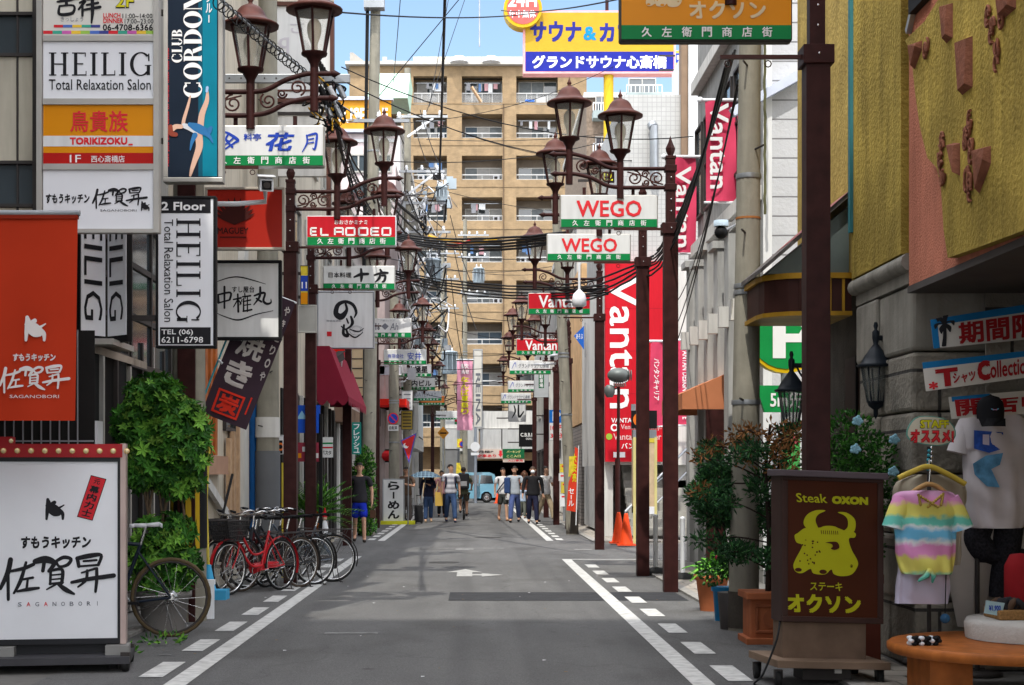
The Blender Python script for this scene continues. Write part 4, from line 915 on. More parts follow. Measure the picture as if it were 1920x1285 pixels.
transformer(t, x + .75, Y, 12.0, .3, .8)
t, x, Y = upole("far concrete pole carrying the blue grey transformer drum", 830, 34.2, .15, .1, 14.5)
for z in (13.6, 12.2, 10.6): crossarm(t, x, Y, z, -.9, .9, 4, STEEL)
transformer(t, x + .4, Y - .3, 7.0, .42, 1.2)
t, x, Y = upole("far concrete pole with the yellow sign beside the parked car", 866, 34, .14, .11, 8)
mb = MB(); g = S(Y - .2); mb.slab(g, (857, 823, 866, 839), 0, .03, mat("advert_yellow", (.7, .55, .05))); mb.disc(g, 867, 833, 6, 6, REDINK, .04); mb.disc(g, 867, 833, 4.6, 4.6, BLUEINK, .042); mb.slab(g, (862, 841, 872, 846), 0, .03, WHITE); mb.poly(g, [(856, 868), (862, 868), (867, 888), (855, 888)], mat("advert_yellow", (.7, .55, .05)), .03); mb.build("no_parking_sign", t)
t = thing("road_sign", "orange diamond sign on a thin post beside the blue house", "sign", P(831, 945, 86), None)
mb = MB(); g = S(86); mb.slab(g, (829.6, 815, 832, 937), -.12, -.04, STEEL); mb.build("post", t)
mb = MB(); mb.prism(g, [(831, 800), (842, 812), (831, 824), (820, 812)], -.03, 0, mat("diamond_orange", (.62, .25, .03), .5)); mb.slab(g, (825, 811, 837, 813.5), .001, .01, BLACK); mb.build("panel", t)
t = thing("road_sign", "white round sign seen from behind on a steel post near the blue car", "sign", P(891, 945, 84), None)
mb = MB(); g = S(84); mb.tube([P(891.5, 944, 84), P(891.5, 790, 84)], .075, mat("blue_grey_steel", (.3, .34, .4), .5, .3), 8); mb.build("post", t)
mb = MB(); mb.prism(g, [(891 + 9 * math.cos(a * .35), 838 + 9 * math.sin(a * .35)) for a in range(18)], .08, .11, WHITE2); mb.slab(g, (883, 849, 898, 854), .08, .1, WHITE2); mb.build("panel", t)

# ------------------------------------------------------------------ overhead cables
CG = "overhead cables above the street"
def cable(a, b, sag, r, label, m=CABLE, n=14, name="overhead_cable", bumps=0.):
    A, B = P(*a), P(*b); pts = []
    for k in range(n + 1):
        t_ = k / n; p = A.lerp(B, t_); p.z -= sag * 4 * t_ * (1 - t_)
        if bumps and 0 < k < n: p += Vector((random.uniform(-1, 1), 0, random.uniform(-1, 1))) * bumps
        pts.append(p)
    mb = MB(); mb.tube(pts, r, m, 5); o = mb.build(name, origin=tuple(pts[0])); tag(o, label, "cable", CG); return pts
random.seed(21)
THIN = "thin black overhead wire crossing in front of the sky and tan block"
for a, b, sg in (((600, 20, 20), (1010, 24, 34), .1), ((640, 126, 30), (1300, 256, 34), .5), ((620, 140, 30), (1290, 290, 40), .7), ((686, 210, 40), (885, -30, 40), 0), ((752, -20, 40), (735, 180, 54), .1), ((878, -20, 60), (800, 210, 54), 0), ((846, -30, 60), (805, 200, 54), 0), ((940, 20, 40), (1190, -8, 20), .1),
                 ((770, 230, 54), (1150, 125, 60), .4), ((690, 300, 40), (1200, 245, 50), .4), ((780, 215, 54), (1240, 300, 60), .6), ((800, 262, 54), (1170, 245, 70), .2), ((770, 340, 54), (1160, 395, 70), .4), ((820, 480, 54), (1130, 480, 40), .1), ((705, 480, 40), (1000, 515, 88), .2), ((800, 600, 70), (1050, 640, 60), .3), ((872, 530, 87), (1010, 560, 60), .2), ((700, 540, 40), (1000, 600, 60), .3), ((830, 505, 87), (1035, 500, 60), .2), ((760, 700, 60), (1010, 720, 60), .2), ((770, 720, 60), (1000, 700, 60), .2), ((800, 740, 60), (990, 755, 60), .15), ((790, 690, 60), (990, 680, 60), .15), ((820, 760, 70), (960, 770, 70), .1), ((760, 650, 60), (980, 660, 60), .25)):
    cable(a, b, sg, .012, THIN)
DROP = "thin wire dropping steeply through the pole tangle"
for i in range(16):
    x = random.uniform(700, 850); y = random.uniform(180, 560); cable((x, y, 54), (x + random.uniform(-70, 60), y + random.uniform(60, 220), random.uniform(48, 60)), random.uniform(.1, .5), .014, DROP)
cable((835, -40, 30), (824, 330, 54), .1, .035, "thick straight black cable falling from the sky towards the wire tangle")
BIG = "heavy black cable bundle slung across the street below the lanterns"
for k in range(5):
    cable((742, 438 + k * 3, 38 - k * .1), (1060 + k, 436 + k * 4, 26), .12 + .02 * k, .022, BIG, bumps=.01); cable((700, 498 + k * 2.5, 40), (1140, 536 + k * 4, 30), .2 + .03 * k, .018, BIG, bumps=.01)
cable((805, 443, 38), (930, 450, 34), .1, .035, "yellow sleeve on the cable bundle across the street", mat("yellow_sleeve", (.65, .36, .02), .5)); cable((838, 458, 37), (880, 452, 35), .05, .03, "red sleeve on the cable bundle across the street", mat("red_sleeve", (.5, .03, .02), .5))
RB = "black cable in the bundle running from the concrete pole to the far red sign"
for k in range(7): cable((1378 - k * 3, 95 + k * 5, 15.5), (1232 - k * 4, 470 + k * 8, 24), .25 + .05 * k, .014, RB, bumps=.012)
for k in range(4): cable((1225 - k * 3, 480 + k * 6, 24.2), (1030, 532 + k * 9, 34), .15 + .04 * k, .018, RB, bumps=.012)
for k in range(3): cable((1384, 150 + k * 8, 15.5), (1250 + 8 * k, 690 - k * 60, 30), .35, .008, RB)
LB = "black cable in the bundle running along the lanterns to the tall pole"
for k in range(6): cable((596 + k * 4, 110 + k * 6, 17), (700 - k * 2, 345 + k * 12, 39), .35 + .06 * k, .016, LB, bumps=.02)
for k in range(4): cable((700, 345 + k * 10, 39), (830, 470 + k * 40, 70), .2, .03, LB)
cable((690, 330, 39.4), (816, 440, 60), .05, .05, "thickest black cable slanting down from the tall pole")
cable((790, 560, 50), (830, 450, 60), .05, .06, "thick short black cable rising to the crossing bundle")
# messenger wire with hanging rings
pts = cable((405, -8, 14.6), (602, 158, 17.6), .02, .012, "steel wire with hanging rings in front of the two closest lanterns", STEEL)
mb = MB()
for k in range(26):
    p = pts[0].lerp(pts[-1], (k + .5) / 26); c = p + Vector((0, 0, -.05)); q = [c + Vector((.05 * math.cos(a), .02 * math.sin(a) * (1 if k % 2 else -1), .055 * math.sin(a))) for a in [j * .524 for j in range(12)]]; mb.tube(q, .006, CABLE, 4, True)
o = mb.build("cable_hanger", origin=tuple(pts[5])); tag(o, "row of cable rings hung on the wire by the closest lanterns", "cable rings", None, 'stuff')
pts = cable((640, 262, 21), (700, 400, 30), .15, .012, "steel wire with hanging rings behind the red and green arm sign", STEEL)
mb = MB()
for k in range(30):
    p = pts[0].lerp(pts[-1], (k + .5) / 30) - Vector((0, 0, .15 * 4 * (k + .5) / 30 * (1 - (k + .5) / 30))); c = p + Vector((0, 0, -.05)); q = [c + Vector((.05 * math.cos(a), .02 * math.sin(a) * (1 if k % 2 else -1), .06 * math.sin(a))) for a in [j * .628 for j in range(10)]]; mb.tube(q, .006, CABLE, 4, True)
o = mb.build("cable_hanger", origin=tuple(pts[5])); tag(o, "row of cable rings hung on the wire above the red and green sign", "cable rings", None, 'stuff')
t = thing("cable_rack", "galvanised steel cable rack with a mass of cable joints above the lantern arm", "cable rack", P(520, 145, 16.9))
mb = MB(); g = S(16.9); mb.slab(g, (416, 139, 656, 155), -.05, .0, STEEL)
for x in range(430, 650, 22): mb.disc(g, x, 147, 1.6, 1.6, DKFR, .003, 8)
mb.build("bar", t, bevel=.004)
mb = MB(); random.seed(8)
for k in range(46):
    x, y = random.uniform(592, 640), random.uniform(156, 235); a = g(x, y, random.uniform(-.1, .1)); b = g(x + random.uniform(-26, 22), y + random.uniform(-22, 46), random.uniform(-.15, .1)); c = a.lerp(b, .5) + Vector((random.uniform(-.12, .12), 0, random.uniform(-.12, .12)))
    mb.tube(crom([a, c, b], 5), random.choice((.006, .009, .013)), random.choice((CABLE, CABLE, CABLE, STEEL, mat("yellow_sleeve", (.65, .36, .02)))), 5)
for k in range(7): p = g(600 + k * 6, 165 + (k % 3) * 18, .05); mb.tube([p, p + Vector((.06, 0, -.12))], .03, random.choice((CABLE, STEEL, WHITE2)), 8)
mb.build("cable_joint", t)

# ------------------------------------------------------------------ tangle of service wires, spacers and small boxes in the middle distance
random.seed(77); mb = MB(); nodes = [(random.uniform(742, 850), random.uniform(330, 660)) for _ in range(60)] + [(random.uniform(690, 800), random.uniform(560, 700)) for _ in range(24)]
TG = [CABLE, CABLE, mat("service_grey", (.22, .23, .24), .6), WHITE2]
for k in range(330):
    a, b = random.choice(nodes), random.choice(nodes)
    if math.hypot(a[0] - b[0], a[1] - b[1]) > 120: continue
    A, B = P(a[0], a[1], random.uniform(52, 60)), P(b[0], b[1], random.uniform(52, 60)); C_ = A.lerp(B, .5) + Vector((random.uniform(-.5, .5), 0, -random.uniform(.1, 1.0)))
    mb.tube(crom([A, C_, B], 5), random.choice((.012, .018, .028)), random.choice(TG), 4)
for k in range(46):
    a = random.choice(nodes); c = P(a[0] + random.uniform(-8, 8), a[1] + random.uniform(-8, 8), random.uniform(52, 58)); w, h = random.uniform(.08, .3), random.uniform(.1, .45)
    if k % 3: mb.box((c.x - w / 2, c.y, c.z - h / 2), (c.x + w / 2, c.y + .15, c.z + h / 2), random.choice((STEEL, WHITE2, mat("transformer_grey", (.36, .43, .48)), CABLE)))
    else: mb.lathe(c, [(.03, 0), (.09, .04), (.05, .08), (.09, .13), (.05, .18), (.02, .24)], WHITE2, 8)
tag(mb.build("wire_tangle", origin=P(790, 500, 56)), "dense tangle of service wires, spacers and small boxes around the mid-street poles", "wires", None, 'stuff')
# ================================================================== signs and things on the left
def brush_saga(mb, g, r, m, w=1.):
    """the three brush characters of the sumo kitchen"""
    x0, y0, x1, y1 = r; k = (x1 - x0) / 575; ky = (y1 - y0) / 240
    def q(pts): mb.brush(g, [(x0 + (a - 20) * k, y0 + (b - 605) * ky, c * k * w) for a, b, c in pts], m)
    for st in ([(75, 630, 13), (60, 700, 13), (25, 780, 9)], [(62, 700, 9), (64, 838, 8)], [(75, 690, 7), (140, 676, 10), (190, 655, 9)], [(152, 645, 7), (125, 740, 10), (92, 805, 6)], [(130, 735, 6), (186, 725, 7)], [(160, 735, 6), (155, 785, 7)], [(108, 796, 6), (165, 786, 10), (215, 780, 7)],
               [(198, 640, 14), (250, 630, 19), (292, 650, 13), (265, 692, 8)], [(243, 640, 10), (236, 690, 9)], [(302, 640, 8), (340, 620, 10), (376, 630, 9), (358, 660, 9), (318, 668, 7), (302, 642, 7)],
               [(275, 692, 7), (272, 760, 7)], [(275, 690, 7), (332, 685, 9), (330, 755, 9)], [(280, 713, 4), (324, 709, 5)], [(280, 736, 4), (324, 732, 5)], [(270, 759, 6), (336, 752, 6)], [(300, 762, 6), (255, 788, 4)], [(312, 760, 8), (350, 790, 13), (392, 813, 6)],
               [(408, 625, 10), (416, 668, 9)], [(408, 626, 11), (470, 613, 13), (528, 610, 9), (514, 660, 8)], [(440, 641, 6), (505, 636, 6)], [(420, 668, 6), (514, 661, 6)], [(430, 702, 5), (500, 680, 7)], [(380, 752, 8), (460, 736, 11), (592, 718, 12)], [(458, 690, 7), (452, 740, 8), (412, 776, 5)], [(506, 680, 8), (506, 740, 9), (500, 802, 7)]): q(st)
def wrestler(mb, g, r, m):
    """small emblem: a squatting figure with one raised arm"""
    x0, y0, x1, y1 = r; X = lambda a: x0 + a * (x1 - x0); Z = lambda b: y0 + b * (y1 - y0); k = x1 - x0
    for st in ([(.16, .06, .08), (.2, .3, .14), (.14, .6, .1), (.1, .97, .06)], [(.2, .35, .16), (.45, .45, .2), (.7, .6, .17), (.9, .72, .1), (.92, .97, .06)], [(.3, .62, .12), (.5, .72, .14), (.72, .74, .1)], [(.62, .5, .07), (.8, .42, .05), (.98, .32, .03)], [(.4, .24, .09), (.5, .2, .1)]): mb.brush(g, [(X(a), Z(b), c * k) for a, b, c in st], m)

# --- tall panel sign
Y = 12.5; g = S(Y)
t = thing("panel_sign", "tall projecting sign of four stacked panels in a grey metal frame", "sign", P(190, 437, Y))
mb = MB()
mb.slab(g, (70, -60, 299, 437), -.07, -.012, mat("sign_case", (.36, .35, .32), .5, .2))
for x in (70, 289): mb.slab(g, (x, -60, x + 10, 437), -.011, .03, ALU)
for y0, y1 in ((68, 78), (186, 197), (308, 319), (430, 437)): mb.slab(g, (81.2, y0, 288.8, y1), -.011, .02, ALU)
mb.build("frame", t)
P1 = mb = MB(); mb.slab(g, (81.2, -60, 288.8, 67.8), -.01, 0, mat("ivory_panel", (.64, .63, .58), .35, var=.04)); 
cols_ = [(.6, .03, .04), (.08, .16, .5), (.75, .5, .05), (.05, .35, .25), (.05, .06, .25), (.3, .5, .08), (.55, .12, .4)]
for k in range(5): mb.slab(g, (101 + k * 17.4, 47, 118.4 + k * 17.4, 52), .0005, .003, mat("stripe%d" % k, cols_[k], .5))
for k in range(12): mb.slab(g, (81.3 + k * 17.5, 58, 98.8 + k * 17.5, 64), .0005, .003, mat("stripe%d" % ((k * 3) % 7), cols_[(k * 3) % 7], .5))
mb.build("panel", t)
mb = MB()
for st in ([(108, 4, 2), (128, 0, 4), (142, -2, 2)], [(124, -12, 3), (125, 8, 3)], [(112, 12, 2), (112, 27, 3), (136, 25, 3), (138, 11, 2), (112, 12, 2)], [(146, -2, 2), (156, -6, 3)], [(150, 6, 2), (160, 2, 3), (148, 18, 2)], [(155, 10, 2.4), (155, 30, 2.4)], [(164, 0, 2), (184, -4, 3)], [(163, 10, 2), (184, 6, 2.6)], [(158, 19, 2), (188, 14, 3)], [(173, -14, 3), (174, 20, 3.4), (172, 44, 1.5)]): mb.brush(g, st, INK)
mb.text(g, "きっしょう", (114, 32, 156, 41), mat("grey_ink", (.16, .17, .2)), .0); mb.text(g, "2F", (216, -8, 252, 16), INK, .1, 0, .002); mb.text(g, "2F", (218, -8, 251, 14), mat("yellow_letter", (.65, .6, .02), .5), .04, 0, .007)
mb.text(g, "LUNCH", (194, 25, 226, 34), REDINK, .07); mb.text(g, "11:00~14:00", (230, 26, 286, 35), INK, .02); mb.text(g, "DINNER", (194, 35, 231, 44), REDINK, .07); mb.text(g, "17:00~23:00", (234, 36, 288, 45), INK, .02); mb.text(g, "06-4708-6366", (193, 46, 287, 58), INK, .05)
mb.build("lettering", t)
mb = MB(); mb.slab(g, (81.2, 78.2, 288.8, 185.8), -.01, 0, WHITE2); mb.build("panel", t)
mb = MB(); mb.text(g, "HEILIG", (92, 98, 284, 143), INK); mb.text(g, "Total Relaxation Salon", (92, 149, 283, 169), INK, .01); mb.build("lettering", t)
mb = MB(); mb.slab(g, (81.2, 197.2, 288.8, 307.8), -.01, 0, ORANGE); mb.slab(g, (81.2, 255, 288.8, 275), .0005, .002, WHITE); mb.slab(g, (81.2, 287, 288.8, 307.5), .0005, .002, mat("deep_red", (.42, .012, .01), .4)); mb.build("panel", t)
mb = MB(); mb.text(g, "鳥貴族", (132, 208, 240, 248), REDINK, .03); mb.text(g, "TORIKIZOKU", (131, 258, 239, 272), REDINK, .12); mb.slab(g, (241, 270, 249, 273), .002, .005, REDINK); mb.text(g, "1F", (131, 291, 152, 305), LETW, .02); mb.text(g, "西心斎橋店", (171, 292, 234, 305), LETW, .02); mb.build("lettering", t)
mb = MB(); mb.slab(g, (81.2, 319.2, 288.8, 429.8), -.01, 0, WHITE2); mb.build("panel", t)
mb = MB(); mb.text(g, "すもうキッチン", (86, 364, 168, 382), INK, .08, 0, .004, .1); brush_saga(mb, g, (173, 352, 276, 392), INK); wrestler(mb, g, (264, 378, 281, 396), INK); mb.text(g, "SAGANOBORI", (188, 393, 256, 397), INK, 0); mb.build("lettering", t)

# --- red hanging banner
Y = 11.5; g = S(Y)
t = thing("shop_banner", "orange red hanging banner with white brush lettering", "banner", P(74, 790, Y))
RB_ = mat("banner_red", (.40, .030, .008), .8, var=.08, scale=2)
mb = MB(); n, k_ = 14, 12; V = []
for j in range(k_ + 1):
    for i in range(n + 1):
        a, b = i / n, j / k_; V.append(g(-60 + a * (146 - b * 6 + 60), 405 + b * 384, .012 * math.sin(a * 9 + b * 2.5) * (.3 + b)))
mb.add(V, [(j * (n + 1) + i, j * (n + 1) + i + 1, (j + 1) * (n + 1) + i + 1, (j + 1) * (n + 1) + i) for j in range(k_) for i in range(n)], RB_, True); mb.build("cloth", t)
mb = MB(); mb.tube([g(-70, 400), g(150, 400)], .022, STEEL, 8); mb.slab(g, (-60, 402, 147, 411), -.02, .016, mat("banner_hem", (.22, .018, .006), .8)); mb.build("rod", t)
mb = MB(); PW = mat("banner_white", (.62, .58, .56), .8); wrestler(mb, lambda x, y, d=0: g(x, y, d + .02), (46, 593, 88, 640), PW); mb.text(g, "すもうキッチン", (26, 664, 106, 678), PW, .09, 0, .026, .1); brush_saga(mb, lambda x, y, d=0: g(x, y, d + .02), (0, 686, 132, 738), PW); mb.text(g, "SAGANOBORI", (20, 741, 112, 747), PW, 0, 0, .024); mb.build("lettering", t)

# --- white board on wheels
ang = R(-7)
o_ = P(232, 1207, 12.35); ux = Vector((math.cos(ang), math.sin(ang) * -1, 0)) ; ux = Vector((math.cos(R(9)), math.sin(R(9)), 0))
k = 12.35 / F
bx = lambda x, y, d=0.: Vector((o_.x, o_.y, 0)) + ux * ((x - 232) * k) + Vector((0, 0, EYE + (CY - y) * k)) + Vector((ux.y, -ux.x, 0)) * d
t = thing("sign_board", "big white light box sign on castors topped with a red bar of round bulbs", "sign board", (o_.x - .6, o_.y, 0))
mb = MB(); FRM = mat("board_frame", (.02, .021, .024), .4, var=.1); mb.slab(bx, (-60, 848, 232, 1207), -.22, -.012, FRM); mb.rim(bx, (-60, 856, 231, 1206), 10, -.011, .02, FRM); mb.slab(bx, (226, 832, 236, 1207), -.21, .022, mat("board_edge", (.42, .33, .30), .4, .2)); mb.build("case", t)
mb = MB(); mb.slab(bx, (-49, 866, 221, 1196), -.011, .004, WHITE2); mb.build("panel", t)
mb = MB(); mb.slab(bx, (-60, 833, 230, 858), -.2, .035, mat("bulb_bar_red", (.33, .015, .02), .4)); mb.slab(bx, (-60, 820, 30, 834), -.18, .03, mat("bulb_bar_red", (.33, .015, .02)))
for q in range(10): p = bx(15 + q * 24.8, 846, .05); mb.ball(p, .018, mat("bulb_clear", (.75, .62, .35), .15), 8, 6); mb.tube([bx(15 + q * 24.8, 846, .03), bx(15 + q * 24.8, 846, .045)], .022, mat("brass", (.45, .28, .1), .3, .8), 8)
p = bx(29, 828, .05); mb.ball(p, .018, mat("bulb_clear", (.75, .62, .35)), 8, 6); mb.build("bulb_bar", t)
mb = MB(); wrestler(mb, lambda x, y, d=0: bx(x, y, d + .004), (88, 934, 124, 974), INK); mb.text(bx, "すもうキッチン", (45, 1005, 172, 1028), INK, .09, 0, .009, .12); brush_saga(mb, lambda x, y, d=0: bx(x, y, d + .004), (7, 1039, 215, 1124), INK)
for q, ch in enumerate("SAGANOBORI"): mb.text(bx, ch, (40 + q * 15.6 + (3 if ch == 'I' else 0), 1127, (44 if ch == 'I' else 47) + q * 15.6, 1135), REDINK if q in (1, 3) else mat("grey_ink", (.16, .17, .2)), .02, 0, .008)
tl = lambda a, b, d=0.: bx(172 + a * .95 - b * .31, 891 + a * .25 + b * .95, d)
mb.slab(tl, (0, 0, 30, 82), .0045, .008, INK); mb.slab(tl, (1.5, 1.5, 28.5, 80.5), .0085, .011, mat("sticker_red", (.55, .02, .03), .5)); mb.vtext(tl, "幕内力士", (6, 17, 24, 78), INK, .07, .014); mb.text(tl, "元", (9, 4, 21, 14), INK, .05, 0, .014); mb.build("lettering", t)
mb = MB(); mb.slab(bx, (-60, 1207, 205, 1232), -.20, -.04, FRM); mb.slab(bx, (-70, 1225, 246, 1238), -.5, .26, mat("board_base", (.05, .05, .055), .5)); mb.slab(bx, (200, 1208, 243, 1226), -.12, .12, mat("grey_box", (.22, .22, .21), .6)); mb.slab(bx, (-40, 1208, 36, 1226), -.12, .12, mat("grey_box", (.22, .22, .21))); mb.slab(bx, (205, 1238, 222, 1262), -.03, .03, BLACK); mb.build("base", t)
for x, d in ((238, .2), (0, .2), (238, -.42)):
    c = bx(x, 1253, d); mb = MB(); mb.lathe((0, 0, 0), [(.03, -.025), (.058, -.022), (.062, 0), (.058, .022), (.03, .025)], RUBBER, 14); mb.v = [(c.x + v[2], c.y + v[1], .064 + v[0]) for v in mb.v]; mb.box((c.x - .035, c.y - .02, .07), (c.x + .035, c.y + .02, .15), DKFR); mb.build("castor", t)

# --- projecting box signs further in
def boxsign(name, label, s, r, depth, frame, fw, face, deco, bevel=.006, cat="sign", group=None):
    Y = F / s; g = S(Y); t = thing(name, label, cat, P((r[0] + r[2]) / 2, r[3], Y), group)
    mb = MB(); mb.slab(g, r, -depth, -.014, frame); mb.rim(g, r, fw, -.0139, .012, frame); mb.build("case", t, bevel=bevel)
    mb = MB(); mb.slab(g, (r[0] + fw, r[1] + fw, r[2] - fw, r[3] - fw), -.0138, 0, face); mb.build("panel", t)
    mb = MB(); deco(mb, g)
    if mb.f: mb.build("lettering", t)
    mb = MB()
    for q in (.2, .8): y = r[1] + (r[3] - r[1]) * q; mb.bar(g(r[0], y, -depth / 2), g(r[0], y, -depth / 2) + Vector((-.5, 0, 0)), .05, .05, DKFR)
    mb.build("bracket", t); return t
NAVY = mat("poster_navy", (.012, .02, .035), .3, var=.2, scale=2)
SKIN = mat("poster_skin", (.62, .40, .30), .5)
def cordon(mb, g):
    mb.slab(g, (380, -60, 407, 331), .0005, .002, mat("poster_teal", (.005, .19, .28), .3, var=.2, scale=2)); mb.slab(g, (372, -60, 380, 331), .0004, .0018, mat("poster_midblue", (.008, .08, .13), .3))
    mb.text(g, "CORDON", (344, -10, 379, 184), LETW, .0, -90, .006); mb.text(g, "CLUB", (322, 56, 342, 118), LETW, .0, -90, .006); mb.vtext(g, "ブルー", (386, -14, 398, 46), LETW, .04, .006)
    mb.text(g, "Have you any dreams to Karate until this now", (314, 90, 318, 312), REDINK, .0, -90, .006)
    for st, m in (([(357, 181, 1.5), (353, 198, 2.6), (345, 225, 3.2), (344, 236, 3.4)], SKIN), ([(389, 172, 2), (388, 190, 4), (379, 215, 5.5), (376, 240, 6)], SKIN), ([(372, 250, 7), (374, 275, 6.5), (366, 300, 5), (360, 318, 3.6), (357, 330, 2)], SKIN), ([(345, 236, 4.5), (356, 240, 5.5), (368, 246, 6)], mat("dress_white", (.6, .62, .66), .6)), ([(340, 238, 4), (330, 238, 4.6), (324, 242, 5)], SKIN), ([(320, 238, 4), (321, 250, 5), (330, 253, 4)], mat("poster_hair", (.25, .05, .03), .5)), ([(356, 234, 4), (370, 240, 8), (388, 248, 7), (396, 240, 3)], mat("dress_blue", (.03, .16, .38), .6)), ([(366, 254, 5), (360, 268, 3), (357, 282, 1)], mat("dress_blue", (.03, .16, .38))), ([(386, 250, 5), (394, 258, 3), (399, 268, 1)], mat("dress_blue", (.03, .16, .38))), ([(388, 172, 2.4), (389, 165, 2.6)], mat("shoe_blue", (.35, .5, .75), .4))): mb.brush(g, st, m, .006)
boxsign("box_sign", "dark blue vertical sign with white capitals and a bending dancer", 200, (306, -60, 418, 342), .14, mat("cordon_frame", (.40, .39, .36), .4, .4), 9, NAVY, cordon)
def heilig(mb, g):
    mb.slab(g, (300, 373, 395, 400), .0005, .003, INK); mb.slab(g, (300, 614, 395, 646), .0005, .003, INK)
    mb.text(g, "2 Floor", (303, 379, 385, 395), LETW, .06, 0, .006); mb.text(g, "TEL (06)", (303, 618, 362, 630), LETW, .02, 0, .006); mb.text(g, "6211-6798", (303, 632, 381, 643), LETW, .02, 0, .006)
    mb.text(g, "HEILIG", (330, 410, 377, 605), INK, 0, 90, .006); mb.text(g, "Total Relaxation Salon", (308, 412, 325, 604), INK, .0, 90, .006)
boxsign("box_sign", "white vertical sign with black headings above and below", 210, (292, 368, 405, 653), .09, BLACK, 5, WHITE2, heilig)
def agave(mb, g):
    for a in range(11):
        th = R(-170 + a * 16); L = 44 - abs(a - 5) * 1.2
        mb.brush(g, [(440, 418, 4), (440 + L * .6 * math.cos(th), 412 + L * .55 * math.sin(th), 3.6), (440 + L * math.cos(th), 406 + L * .8 * math.sin(th), .4)], mat("agave_brown", (.06, .012, .01), .6), .006)
    mb.text(g, "MAGUEY", (408, 427, 466, 439), mat("agave_brown", (.06, .012, .01)), .05, 0, .007); mb.slab(g, (412, 444, 462, 446), .001, .004, mat("agave_brown", (.06, .012, .01)))
boxsign("box_sign", "dull red square sign with a dark spiky plant emblem", 172, (384, 351, 534, 469), .08, mat("red_sign_edge", (.45, .40, .34), .5), 5, mat("dull_red", (.40, .022, .012), .4, var=.05), agave)
def chuken(mb, g):
    mb.brush(g, [(405, 529, .6), (430, 521, 1), (450, 520, 1.2), (475, 526, 1), (498, 533, .5)], INK, k=8); mb.brush(g, [(405, 587, .6), (430, 597, 1), (450, 600, 1.4), (480, 590, 1), (512, 583, .6)], INK, k=8)
    mb.text(g, "すし屋台", (435, 537, 477, 549), INK, .03)
    for st in ([(409, 554, 2), (410, 568, 2.2)], [(409, 553, 1.6), (432, 549, 2), (431, 562, 2)], [(411, 568, 1.4), (430, 563, 1.6)], [(421, 538, 2), (421, 578, 1.8)],
               [(438, 562, 1.4), (452, 559, 1.8)], [(446, 552, 1.6), (447, 585, 2)], [(446, 562, 1.4), (438, 576, 1)], [(447, 562, 1), (452, 570, 1.4)], [(455, 557, 1.4), (470, 555, 1.6)], [(459, 551, 1.2), (460, 560, 1)], [(456, 566, 1.2), (470, 563, 1.4)], [(457, 560, 1.2), (457, 584, 1.6)], [(464, 558, 1), (464, 584, 1.4)], [(457, 573, 1), (470, 571, 1.2)], [(456, 584, 1.4), (472, 581, 1.8)], [(454, 562, 1), (450, 572, 1)],
               [(477, 555, 1.6), (490, 550, 2.4), (497, 551, 2), (494, 564, 2.2), (500, 570, 2.4), (508, 568, 1.6), (508, 561, .6)], [(488, 539, 2), (487, 556, 2.4), (476, 572, 1)], [(481, 560, 1.6), (490, 566, 2)]): mb.brush(g, st, INK)
boxsign("box_sign", "white square sign with brush characters between two curved lines", 168, (398, 488, 528, 638), .07, BLACK, 6, WHITE, chuken)
def norio(mb, g):
    for st in ([(648, 570, 2), (650, 582, 3), (640, 594, 6), (630, 588, 5), (634, 572, 4), (648, 566, 3), (662, 572, 3), (668, 586, 2.5), (664, 596, 1)], [(650, 598, 1.5), (653, 606, 1.6)], [(658, 594, 2), (661, 606, 3), (654, 616, 1)], [(640, 612, 1), (648, 618, 2), (656, 612, 1)], [(645, 610, 2), (644, 626, 3), (652, 630, 3), (650, 620, 2)], [(656, 618, 1), (672, 622, 1.5), (682, 616, .6)], [(654, 626, 1), (666, 633, 1.4), (680, 624, .8)]): mb.brush(g, st, INK)
    mb.ring(g, 668, 620, 12, 12.8, mat("grey_ink", (.16, .17, .2)), .006, 20, .7); mb.ring(g, 668, 618, 8, 8.7, mat("grey_ink", (.16, .17, .2)), .006, 20, .6)
    mb.text(g, "居酒屋酒処", (612, 600, 640, 604), mat("grey_ink", (.16, .17, .2)), 0); mb.slab(g, (613, 622, 622, 631), .001, .004, mat("sticker_red", (.55, .02, .03)))
boxsign("box_sign", "white rounded square sign with one large looping brush character", 96, (594, 546, 702, 654), .14, STEEL, 3, WHITE, norio, .03)
t = boxsign("board", "blank grey board fixed to the brown post beside the white rounded sign", 112, (558, 572, 594, 624), .06, PALE, 2, mat("board_grey", (.42, .42, .40), .6), lambda mb, g: None)
boxsign("board", "blank grey rounded board under the sign with small blue characters", 60, (710, 685, 753, 704), .12, STEEL, 2, mat("board_grey2", (.36, .37, .41), .5), lambda mb, g: None, .02)
boxsign("small_sign", "narrow yellow and navy sign squeezed between two brown posts", 115, (563, 498, 578, 572), .05, DKFR, 1, mat("advert_yellow", (.7, .55, .05)), lambda mb, g: (mb.slab(g, (564, 517, 577, 546), .0005, .003, BLUEINK), mb.text(g, "11", (565.5, 529, 575.5, 541), LETW, .08, 0, .006), mb.slab(g, (564, 549, 577, 570), .0005, .003, ORANGE)))
boxsign("small_sign", "bright red square sign above the maroon awning", 90, (619, 652, 646, 682), .1, RED, 1, mat("vivid_red", (.75, .02, .01), .4), lambda mb, g: None)
boxsign("small_sign", "small white sign with an orange ring fixed to the grey wrapped pole", 122, (517, 816, 531, 852), .03, WHITE, 1, BLACK, lambda mb, g: (mb.slab(g, (518, 818, 530, 826), .001, .004, WHITE), mb.ring(g, 526, 838, 4, 7.5, mat("ring_orange", (.7, .16, .02), .5), .006)))
